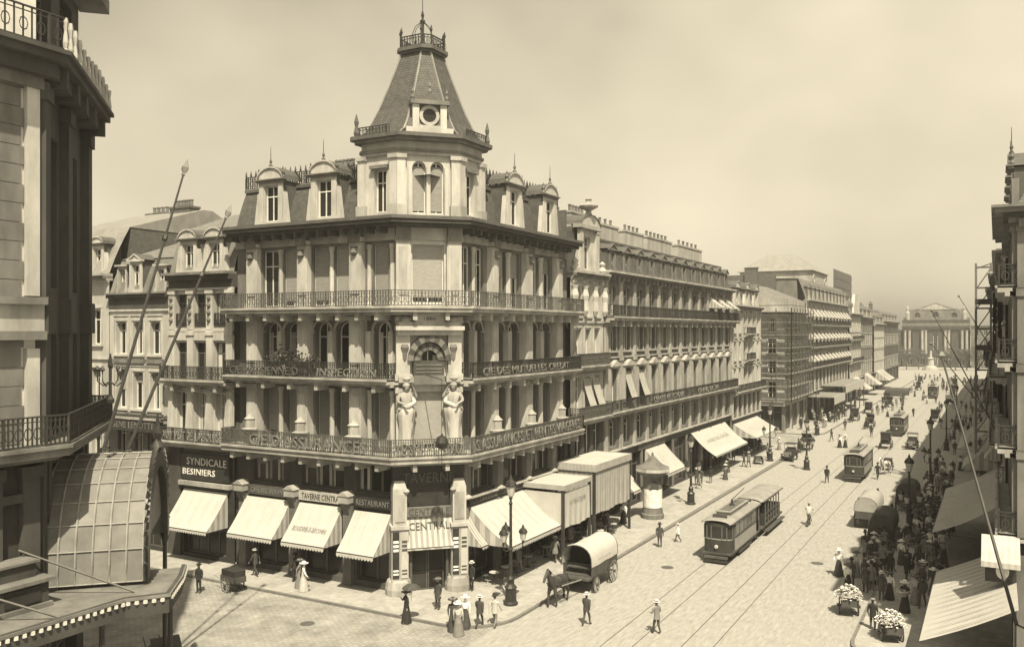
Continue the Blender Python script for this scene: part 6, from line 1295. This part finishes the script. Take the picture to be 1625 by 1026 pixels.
# ================================================================= street furniture
def street_lamp(x, y, label, h=7.0, arms=3, z=GZ, group=None):
    t = thing('street_lamp', label, 'street lamp', (x, y, z), .4, group); k = h/7
    MB().lathe([(.42, 0), (.44, .12), (.34, .2), (.32, .9), (.38, 1.0), (.3, 1.1), (.2, 1.2), (.22, 1.5), (.12, 1.65), (.1, 3.0*k), (.14, 3.1*k), (.09, 3.2*k), (.08, 5.6*k), (.12, 5.7*k), (.07, 5.8*k), (.06, 6.0*k)], 0, 0, 10, 'bronze').build('cast_post', t)
    def lantern(px_, py_, z0, s):
        q = MB().lathe([(.08*s, z0), (.16*s, z0+.08*s), (.26*s, z0+.55*s)], px_, py_, 8, 'lamp_glass'); o = q.build('lantern', t)
        MB().lathe([(.3*s, z0+.55*s), (.32*s, z0+.6*s), (.24*s, z0+.78*s), (.1*s, z0+.9*s), (.07*s, z0+1.0*s), (.03*s, z0+1.12*s)], px_, py_, 8, 'bronze').build('cap', o)
        MB().lathe([(.05*s, z0-.15*s), (.1*s, z0-.05*s), (.09*s, z0)], px_, py_, 6, 'bronze').build('cup', o)
    lantern(0, 0, 6.05*k, 1.15)
    for i in range(arms):
        a = 2*PI*i/arms; c_, s_ = math.cos(a), math.sin(a); MB().tube([(.05*c_, .05*s_, 3.2*k), (.35*c_, .35*s_, 3.05*k), (.68*c_, .68*s_, 3.2*k), (.72*c_, .72*s_, 3.55*k)], .035, 5, 'bronze').build('bracket', t); lantern(.72*c_, .72*s_, 3.6*k, .85)
    return t
street_lamp(-24.7, 44.5, 'tall candelabra street lamp on the kerb at the corner of the tavern', 7.2)
street_lamp(-24.5, 78.2, 'candelabra street lamp on the kerb beyond the advertising column', 6.0)
street_lamp(-24.2, 108.9, 'slender street lamp beside the kerb opposite the wide pale shop awning', 6.5, 2)
street_lamp(-19.15, 104.9, 'street lamp standing on a small refuge in the middle of the roadway', 5.6, 3, 0)
street_lamp(-24.1, 140.6, 'street lamp on the corner in front of the scaffolded building', 6.5, 2)
street_lamp(-5.5, 92.5, 'dark candelabra street lamp rising from the shaded right pavement', 7.4)
street_lamp(-5.6, 70.5, 'street lamp hidden among the dark crowd on the right pavement', 6.4)
for y in (130, 165): street_lamp(-5.8, y, 'far street lamp on the right kerb', 6.5, 2, group='far street lamps on the right kerb')
# advertising column
t = thing('advertising_column', 'round advertising column with pointed octagonal roof and white poster', 'column', (-25.6, 71, GZ))
MB().lathe([(.95, 0), (.97, .35), (.88, .45), (.86, .8)], 0, 0, 16, 'stone_grey').build('base', t); MB().lathe([(.8, .8), (.8, 3.6)], 0, 0, 20, 'stone_grey').build('drum', t); MB().lathe([(.815, .95), (.815, 2.5)], 0, 0, 20, 'poster').build('poster', t)
MB().lathe([(.9, 3.5), (.95, 3.6), (1.3, 3.85), (1.5, 3.95), (1.5, 4.3), (1.35, 4.36), (.9, 4.55), (.5, 4.9), (.2, 5.2), (.08, 5.3), (.12, 5.42), (.02, 5.6)], 0, 0, 8, 'stone_grey').build('pointed_roof', t)
MB().lathe([(1.51, 4.0), (1.51, 4.26)], 0, 0, 8, 'stone_light', cap=False).build('frieze_panel', t)
mb = MB(Matrix.Translation((0, 0, 0)) @ Matrix.Rotation(R(-60), 4, 'Z')); n = 10
mb.use('stone_dark'); mb.face([(.83, -.38, 2.55), (.83, .38, 2.55)]+[(.83, .38*math.cos(PI*i/n), 2.55+.75*math.sin(PI*i/n)) for i in range(1, n)]) ; mb.build('arched_panel', t)
# hanging arc lamp in front of the corner balcony
t = thing('hanging_lamp', 'dark round lamp hanging on a thin rod before the corner balcony of the tavern', 'lamp', (-27.9, 42.1, 9.6)); MB().lathe([(.03, -.42), (.28, -.3), (.4, 0), (.28, .3), (.06, .42), (.05, .5)], 0, 0, 14, 'bronze').build('globe', t); MB().tube([(0, 0, .4), (.0, 0, 3.6)], .022, 5, 'iron').build('rod', t)
MB().tube([(0, 0, 3.6), (-2.2, 1.6, 3.75)], .03, 5, 'iron').build('bracket_arm', t); MB().tube([(0, 0, -.4), (0, 0, -1.3)], .02, 5, 'iron').build('counterweight_rod', t)
# caryatids of the corner building
def statue(u, flip):
    J, B = human_joints(((.08, .05, -.2), (-.1, .16, -.05)), ((.1, .08, -.12), (-.12, .06, .24)), ((.06, .5), (.0, .09)), ((.12, .52), (.03, .09)))
    me = BODY.get('statue') or skin_mesh('statue', J, B, lambda t_, c_: 'stone'); BODY['statue'] = me
    o = inst('statue', me, cb.root); o.matrix_local = FC @ Matrix.Translation((u, -.42, 9.12)) @ Matrix.Rotation(PI+flip*.25, 4, 'Z') @ Matrix.Diagonal((-2.15*flip, 2.15, 2.15, 1))
    mb = MB().use('stone_light'); n = 20; rows = [[(r_*(1+f_*math.sin(j*2*PI/n*6+z))*math.cos(2*PI*j/n), .75*r_*(1+f_*math.cos(j*2*PI/n*5))*math.sin(2*PI*j/n)+.02, z) for j in range(n)] for r_, z, f_ in ((.2, .02, .2), (.19, .3, .18), (.2, .6, .15), (.24, .85, .12), (.26, 1.0, .15), (.2, 1.08, .1))]
    mb.grid(rows, True); mb.tube([(-.24, .02, 1.0), (0, .17, 1.1), (.22, .1, 1.2), (.18, -.05, 1.42)], [.07, .08, .07, .05], 6, 'stone_light'); mb.lathe([(.1, 1.62), (.12, 1.7), (.08, 1.8), (.15, 1.86), (.15, 1.9)], 0, 0, 8); q = mb.build('drapery', o, smooth=True)
for u, fl in ((LC/2-1.45, 1), (LC/2+1.45, -1)): statue(u, fl)
# ================================================================= traffic
tram(-16.88, 63.9, 'pale-sided tram motor car with headlight leading a trailer on the near track'); tram(-16.88, 72.4, 'open-sided tram trailer with flat grey roof coupled behind the pale-sided motor car', False, 7.4)
tram(-13.26, 103.0, 'single dark-fronted tram on the second track beyond the cyclist'); tram(-13.26, 149.0, 'far tram farther up the second track beyond the single dark-fronted one'); tram(-13.26, 234.0, 'tiny distant tram near the far square')
covered_wagon(-22.5, 51.0, 180, 'white canvas covered wagon lettered DELIVERY-style at the kerb, drawn by a dark horse'.replace('DELIVERY-style ', '').replace(' lettered', ' with faded lettering'), 'canvas', 'wood', 'BRASSERIE').scale = (1.15, 1.12, 1.12)
horse(-22.5, 46.3, 180, 'dark horse in harness pulling the white covered wagon at the kerb').scale = (1.12, 1.12, 1.12)
person(-22.5, 52.0, 180, 'wagon driver seated in the mouth of the white covered wagon', 'sit', 'cloth_pale', 'cloth_dark', 'cap', None, z=.82)
covered_wagon(-9.2, 77.6, 0, 'grey canvas van seen from behind at the edge of the right-hand shade', 'canvas_dark', 'wood', None, Lw=4.2)
horse(-9.2, 82.4, 0, 'dark horse ahead of the grey canvas van'); covered_wagon(-7.4, 71.0, 0, 'dark delivery van standing half in the shade behind the grey canvas van', 'cloth_dark', 'shop_dark', None, Lw=3.6)
horse(-7.4, 75.6, 0, 'horse of the dark delivery van in the shade', walk=0)
covered_wagon(-6.9, 86.0, 0, 'dark wagon with crates beside the candelabra lamp on the right', 'cloth_dark', 'shop_dark', None, Lw=3.2)
horse(-10.8, 106, 160, 'pale horse drawing a cart beside the single dark-fronted tram', 'horse_pale'); handcart(-10.9, 109.3, 0, 'flat two-wheeled cart behind the pale horse', 'chest')
carriage(-13.2, 129.5, 180, 'closed dark carriage between the two trams on the second track', 'closed'); automobile(-10.0, 130.5, 180, 'open-sided motor car with passengers right of the closed carriage'); automobile(-22.4, 111.5, 180, 'motor car with canopy parked at the kerb by the slender lamp'); carriage(-22.5, 122.5, 180, 'open hackney carriage waiting in line behind the kerbside motor car', 'hood')
carriage(-18.5, 157, 180, 'hooded carriage in mid street before the tall hotel', 'hood'); carriage(-22.2, 167, 180, 'closed carriage at the kerb of the terrace canopy', 'closed'); carriage(-21.8, 183, 180, 'far closed carriage on the left side of the roadway', 'closed')
for a in ((-22.2, 163.5), (-18.5, 153.4), (-22.5, 119)): horse(a[0], a[1], 180, 'small dark carriage horse waiting in harness on the far roadway', group='far carriage horses')
for k, (x, y, kd) in enumerate(((-9.5, 172, 'closed'), (-19.8, 200, 'hood'), (-9.0, 212, 'hood'), (-21.6, 214, 'closed'), (-9.6, 252, 'closed'), (-18.6, 262, 'hood'), (-10.5, 286, 'closed'), (-20.4, 296, 'closed'))):
    carriage(x, y, 180 if x < -12 else 0, 'small dark %s carriage on the far stretch of the boulevard' % kd, kd, 'carriages on the far stretch of the boulevard'); horse(x, y+(-3.6 if x < -12 else 3.6), 180 if x < -12 else 0, 'small dark carriage horse on the far stretch of the boulevard', group='horses on the far stretch of the boulevard')
covered_wagon(-20.5, 226, 90, 'long far wagon crossing the end of the boulevard', 'cloth_dark', 'wood', None, Lw=5)
carriage(-33.2, 27.2, 60, 'hooded carriage waiting under the studded flat canopy', 'hood')
handcart(-41.2, 38.9, 80, 'handcart with dark chest standing at the side street kerb', 'chest'); handcart(-24.9, 106.0, 200, 'small handcart left on the pavement by the slender lamp'); handcart(-7.3, 52.6, 10, 'handcart heaped with white flowers in the sun near the shaded crowd', 'flowers'); handcart(-4.75, 48.9, 20, 'low handcart of greenery at the very edge of the sun', 'flowers')
# cyclist
t = thing('bicycle', 'bicycle ridden between the tram tracks', 'bicycle', (-13.5, 75, 0), 0)
for yy in (-.52, .52): inst('wheel', wheel_mesh(.34, 16, .035, 'iron_grey'), t, (0, yy, .345))
mb = MB()
for a, c_ in (((0, -.52, .35), (0, -.1, .3)), ((0, -.1, .3), (0, -.2, .88)), ((0, -.52, .35), (0, -.18, .8)), ((0, -.18, .8), (0, .36, .85)), ((0, -.1, .3), (0, .38, .78)), ((0, .52, .35), (0, .34, .95))): mb.tube([a, c_], .02, 5, 'iron')
mb.build('frame', t); MB().tube([(-.28, .2, 1.0), (-.22, .32, 1.02), (0, .34, .98), (.22, .32, 1.02), (.28, .2, 1.0)], .015, 5, 'iron').build('handlebar', t); MB().prism([(-.1, -.32), (.1, -.32), (.03, -.02), (-.03, -.02)], .88, .94, 'leather').build('saddle', t)
person(-13.5, 74.8, 0, 'cyclist in a pale jacket riding up the boulevard between the tracks', 'cycle', 'cloth_pale', 'cloth_grey', 'cap', None, z=0)
# ================================================================= people, one by one
def parasol(x, y, z, label, m='cloth_dark'):
    t = thing('parasol', label, 'parasol', (x, y, z)); mb = MB(); mb.lathe([(.52, .62), (.44, .72), (.28, .82), (.03, .88), (.015, .96)], 0, 0, 10, m, cap=False); mb.build('canopy', t); MB().tube([(0, 0, -.1), (0, 0, .9)], .012, 5, 'wood').build('shaft', t)
person(-42, 41.6, 100, 'man in dark suit and white straw hat striding under the plain corner awning', 'walk', hat='straw', z=GZ)
person(-38.9, 41.9, 80, 'man in black pausing in front of the lettered awning', 'stand', 'cloth_black', 'cloth_black', z=GZ)
person(-37.0, 40.6, -60, 'woman in pale skirt and white blouse on the side street pavement', 'walk2', 'cloth_white', 'cloth_pale', 'lady_white', 'skirt', z=GZ); person(-37.7, 41.0, -60, 'woman in grey dress walking beside the pale-skirted woman', 'walk', 'cloth_grey', 'cloth_grey', 'lady_dark', 'skirt', z=GZ)
person(-42.7, 37.6, 190, 'man in black standing by the handcart with the dark chest', 'stand', 'cloth_black', 'cloth_black', 'bowler')
person(-28.3, 39.2, 150, 'lady in long black dress under a dark parasol stepping off the kerb', 'hold', 'cloth_black', 'cloth_black', 'lady_dark', 'skirt'); parasol(-28.05, 39.3, 1.3, 'dark parasol carried over the lady in black')
person(-27.9, 41.7, 170, 'man in dark coat with wide round hat before the tavern entrance', 'stand', 'cloth_dark', 'cloth_dark', 'lady_dark', 'coat', z=GZ)
person(-25.35, 39.3, 20, 'tall woman in long dark cape seen from behind at the crossing', 'stand', 'cloth_dark', 'cloth_dark', 'lady_dark', 'skirt'); person(-24.75, 38.9, 15, 'woman in grey skirt and pale blouse beside the caped woman', 'stand', 'cloth_pale', 'cloth_grey', 'lady_white', 'skirt'); person(-25.0, 40.0, 30, 'girl in white blouse and hat between the women at the crossing', 'walk', 'cloth_white', 'cloth_dark', 'lady_white', 'skirt')
person(-24.35, 40.4, 10, 'man in dark jacket and pale hat crossing towards the lamp', 'walk', 'cloth_dark', 'cloth_dark', 'straw'); person(-23.7, 40.9, 0, 'man in light grey suit walking beside the man in the dark jacket', 'walk2', 'cloth_pale', 'cloth_grey', 'bowler')
person(-28.1, 45.7, 160, 'man in black standing against the right entrance pillar', 'stand', 'cloth_black', 'cloth_black', 'straw', z=GZ); person(-27.5, 50.6, 0, 'man in grey suit walking behind the corner street lamp', 'walk', 'cloth_grey', 'cloth_grey', 'straw', z=GZ)
person(-26.5, 54, 5, 'man in long light coat and straw hat walking up past the wagon', 'walk2', 'cloth_grey', 'cloth_dark', 'straw', 'coat', z=GZ); person(-28.1, 55.4, 180, 'waiter in black under the first pavilion', 'stand', 'cloth_black', 'cloth_black', None, z=GZ)
person(-26.9, 67.6, 200, 'woman in white blouse and black skirt near the advertising column', 'walk', 'cloth_white', 'cloth_black', 'lady_dark', 'skirt', z=GZ)
person(-21.8, 62, 10, 'man in dark suit standing in the roadway left of the trailer tram', 'stand', 'cloth_dark', 'cloth_dark', 'bowler'); person(-21.1, 64.2, 120, 'child in white blouse stepping off the kerb', 'walk', 'cloth_white', 'cloth_dark', 'straw', h=.8)
person(-27.0, 88, 180, 'man in dark coat under the second candelabra lamp', 'stand', 'cloth_dark', 'cloth_dark', 'straw', z=GZ); person(-25.8, 102.7, 90, 'man carrying a parcel across the sunny far pavement', 'carry', 'cloth_dark', 'cloth_dark', z=GZ)
person(-15.6, 96.7, 0, 'man in black walking along the rails towards the single tram', 'walk', 'cloth_black', 'cloth_black'); person(-18.8, 126.9, 180, 'woman in dark skirt and white blouse crossing with a companion', 'walk', 'cloth_white', 'cloth_black', 'lady_dark', 'skirt'); person(-18.1, 127.2, 180, 'companion in black skirt at the crossing', 'walk2', 'cloth_pale', 'cloth_black', 'lady_white', 'skirt')
person(-20.9, 133.6, 150, 'man in black hurrying over the far crossing', 'walk'); person(-21.4, 150, 180, 'lone man in dark suit in mid roadway before the hotel', 'stand'); person(-16.5, 142, 180, 'dark figure standing left of the far tram', 'stand', 'cloth_black', 'cloth_black')
person(-11.2, 101.8, 200, 'man in black leading the pale horse', 'walk', 'cloth_black', 'cloth_black'); person(-10.2, 79.5, 0, 'man with raised arm standing left of the grey canvas van', 'hold', 'cloth_dark', 'cloth_dark')
person(-15.7, 44.2, 60, 'bearded man in pale hat stooping in the near roadway', 'carry', 'cloth_grey', 'cloth_dark', 'straw'); person(-19.5, 43.6, 0, 'man in straw hat just entering the roadway below the wagon', 'walk', 'cloth_dark', 'cloth_dark', 'straw')
person(-5.75, 50.1, -10, 'broad man in black jacket and white cap seen from behind near the flower cart', 'stand', 'cloth_black', 'cloth_dark', 'cap')
person(-4.5, 54, 160, 'flower seller in dark dress carrying a white basket in the shade', 'carry', 'cloth_black', 'cloth_black', 'lady_white', 'skirt', z=GZ); person(-3.7, 55.4, 170, 'man in dark suit walking beside the flower seller', 'walk', 'cloth_dark', 'cloth_dark', z=GZ)
person(-9.0, 60.4, 180, 'flower seller in white apron standing by baskets at the kerb', 'carry', 'cloth_white', 'cloth_dark', 'lady_white', 'skirt')
bk = thing('flower_basket', 'round basket of white flowers held by the flower seller in the shade', 'basket', (-4.6, 53.6, 1.15)); MB().lathe([(.2, 0), (.32, .18)], 0, 0, 10, 'wood_pale').build('wicker', bk); mb = MB(); rr = random.Random(2)
for _ in range(90): a, q_ = rr.random()*6.28, rr.random()**.5*.38; mb.use(rr.choice(('flower', 'flower', 'flower_mid'))).face([(q_*math.cos(a)-.05, q_*math.sin(a), .2+.1*rr.random()), (q_*math.cos(a), q_*math.sin(a)-.05, .25+.1*rr.random()), (q_*math.cos(a)+.05, q_*math.sin(a), .2+.1*rr.random()), (q_*math.cos(a), q_*math.sin(a)+.05, .27)])
q_ = mb.build('flowers', bk); q_['kind'] = 'stuff'
# shaded crowd on the right pavement
cr_ = random.Random(21); spots = []
CO = ('cloth_black', 'cloth_dark', 'cloth_dark', 'cloth_grey', 'cloth_black')
WD = {'cloth_black': 'black', 'cloth_dark': 'dark', 'cloth_grey': 'grey', 'cloth_pale': 'pale grey', 'cloth_white': 'white', 'bowler': 'bowler hat', 'straw': 'straw hat', 'cap': 'flat cap', 'top': 'top hat', 'lady_white': 'white flowered hat', 'lady_dark': 'dark flowered hat'}
def crowd(n, x0, x1, y0, y1, where, grp, z, dmin=.55):
    k = 0; tries = 0
    while k < n and tries < n*40:
        tries += 1; x = cr_.uniform(x0, x1); y = cr_.uniform(y0, y1)
        if any((x-a)**2+(y-b_)**2 < dmin**2 for a, b_ in spots): continue
        spots.append((x, y)); k += 1; wmn = cr_.random() < .35; fc_ = cr_.choice((0, 180))+cr_.gauss(0, 25)
        if wmn:
            c1, c2, ht = cr_.choice(('cloth_dark', 'cloth_white', 'cloth_grey', 'cloth_pale')), cr_.choice(('cloth_black', 'cloth_dark', 'cloth_grey')), cr_.choice(('lady_white', 'lady_dark', 'lady_dark'))
            person(x, y, fc_, 'woman, %s blouse, %s skirt, %s, %s' % (WD[c1], WD[c2], WD[ht], where), cr_.choice(('walk', 'walk2', 'stand')), c1, c2, ht, 'skirt', grp, cr_.uniform(.9, .97), z)
        else:
            c1, c2, ht, cl_ = cr_.choice(CO), cr_.choice(CO), cr_.choice(('bowler', 'bowler', 'straw', 'cap', 'top')), cr_.choice(('jacket', 'jacket', 'coat'))
            person(x, y, fc_, 'man in %s %s and %s, %s' % (WD[c1], cl_, WD[ht], where), cr_.choice(('walk', 'walk2', 'stand', 'hold')), c1, c2, ht, cl_, grp, cr_.uniform(.94, 1.03), z)
crowd(52, -6.2, -3.0, 55, 78, 'crowd beside huge corner awning', 'dense crowd in the shade of the right pavement', GZ)
crowd(22, -8.2, -6.6, 57, 69, 'roadway edge by the crowd', 'people on the shaded roadway edge', 0)
crowd(40, -6.2, -3.8, 76, 108, 'by dark candelabra lamp', 'strollers around the dark candelabra lamp', GZ)
crowd(26, -6.0, -1.0, 104, 170, 'far shaded right pavement', 'far strollers on the right pavement', GZ, 1)
crowd(8, -2.8, .2, 54, 62, 'under huge corner awning', 'bystanders under the huge corner awning', GZ)
crowd(24, -28.2, -24.2, 142, 200, 'by hotel terrace canopies', 'people by the hotel terraces', GZ, 1)
crowd(14, -28, -25, 84, 122, 'by long building shops', 'people along the long building shops', GZ, 1)
crowd(9, -28.4, -26.2, 56, 66, 'under curtained pavilions', 'café guests under the pavilions', GZ)
crowd(24, -6, -1, 172, 300, 'far end of right pavement', 'people at the far end of the right pavement', GZ, 1)
crowd(20, -26, -5, 300, 330, 'by the far square', 'people by the far square', 0, 1)
crowd(60, -22, -8, 175, 322, 'on distant roadway', 'distant pedestrians on the roadway', 0, 1.5)
# café tables and chairs under the pavilions
def cafe_set(x, y, a, lab1, lab2):
    t = thing('cafe_table', lab1, 'table', (x, y, GZ), a, 'café tables on the terrace'); MB().lathe([(.34, .72), (.34, .75)], 0, 0, 12, 'stone_light').build('table_top', t); MB().lathe([(.22, 0), (.2, .03), (.04, .08), (.035, .72)], 0, 0, 8, 'iron').build('pedestal', t)
    for s in (-1, 1):
        c_ = thing('cafe_chair', lab2, 'chair', (x+s*.65*math.cos(a), y+s*.65*math.sin(a), GZ), a+(PI/2 if s > 0 else -PI/2), 'café chairs on the terrace'); MB().lathe([(.2, .44), (.2, .47)], 0, 0, 10, 'wood').build('seat', c_)
        for lx, ly in ((-.14, -.14), (.14, -.14), (-.14, .14), (.14, .14)): MB().tube([(lx*1.2, ly*1.2, 0), (lx, ly, .45)], .015, 4, 'wood').build('leg', c_)
        MB().tube([(-.17, -.15, .45), (-.18, -.2, .85), (0, -.22, .95), (.18, -.2, .85), (.17, -.15, .45)], .016, 5, 'wood').build('backrest', c_)
for i in range(9): cafe_set(-27.7+(i % 2)*1.3, 55+i*1.3, i*.7, 'small round marble café table under the curtained pavilions', 'bentwood café chair under the curtained pavilions')
for i in range(4): cafe_set(-27.6, 47.6+i*1.5, i*.9, 'small round marble café table under the long terrace awning', 'bentwood café chair under the long terrace awning')
# ================================================================= trees by the far square
def tree(x, y, h, seed, label, group=None):
    rr = random.Random(seed); t = thing('tree', label, 'tree', (x, y, 0), 0, group); q = MB().tube([(0, 0, 0), (.1, 0, h*.25), (.0, .1, h*.55)], [.28, .2, .1], 6, 'bark')
    for i in range(5): a = i*1.3; q.tube([(0, 0, h*(.28+.04*i)), (h*.13*math.cos(a), h*.13*math.sin(a), h*.55), (h*.2*math.cos(a), h*.2*math.sin(a), h*.72)], [.1, .06, .03], 5, 'bark')
    q.build('trunk', t); m = MB(); cl = [(rr.gauss(0, h*.17), rr.gauss(0, h*.17), h*(.45+.45*rr.random())) for _ in range(16)]
    for cx, cy, cz in cl:
        for _ in range(60):
            px_, py_, pz_ = cx+rr.gauss(0, h*.07), cy+rr.gauss(0, h*.07), cz+rr.gauss(0, h*.05); s_ = .14+.16*rr.random(); a = rr.random()*6.28; d = rr.random()*s_
            m.use('foliage' if rr.random() < .6 else 'foliage_light').face([(px_-s_*math.cos(a), py_-s_*math.sin(a), pz_-d), (px_, py_, pz_-s_*.6), (px_+s_*math.cos(a), py_+s_*math.sin(a), pz_+d), (px_, py_, pz_+s_*.6)])
    m.build('crown', t); return t
for i, (x, y) in enumerate(((-40, 395), (-36.5, 402), (-32.5, 396), (-28.5, 404), (-18.5, 400), (-14.5, 397), (-10.5, 402), (-6, 398), (-44, 400))): tree(x, y, 8.5+(i*37 % 5)*.5, i, 'leafy tree in the row before the far station', 'trees before the station')
# fountain monument before the station
t = thing('monument', 'pale stone monument between the trees before the station', 'monument', (-23.5, 398, 0)); MB().lathe([(3.2, 0), (3.2, .8), (2.4, .8), (2.2, 1.6), (1.2, 1.8), (1.0, 4.5), (1.5, 4.8), (.5, 5.2), (.35, 7.5), (.1, 8)], 0, 0, 12, 'stone_light').build('pedestal_and_figure', t)
# ================================================================= air
HZ = True
if HZ:
    m = bpy.data.materials.new('haze_air'); m.use_nodes = True; t_ = m.node_tree; t_.nodes.clear(); o_ = t_.nodes.new('ShaderNodeOutputMaterial'); v_ = t_.nodes.new('ShaderNodeVolumePrincipled'); v_.inputs['Color'].default_value = (.97, .96, .94, 1); v_.inputs['Density'].default_value = .0006; v_.inputs['Anisotropy'].default_value = .3
    t_.links.new(v_.outputs[0], o_.inputs['Volume']); MATS['haze_air'] = m
    hz_ = MB().box(-140, 110, -40, 480, -1.2, 45, 'haze_air').build('haze'); hz_['kind'] = 'stuff'
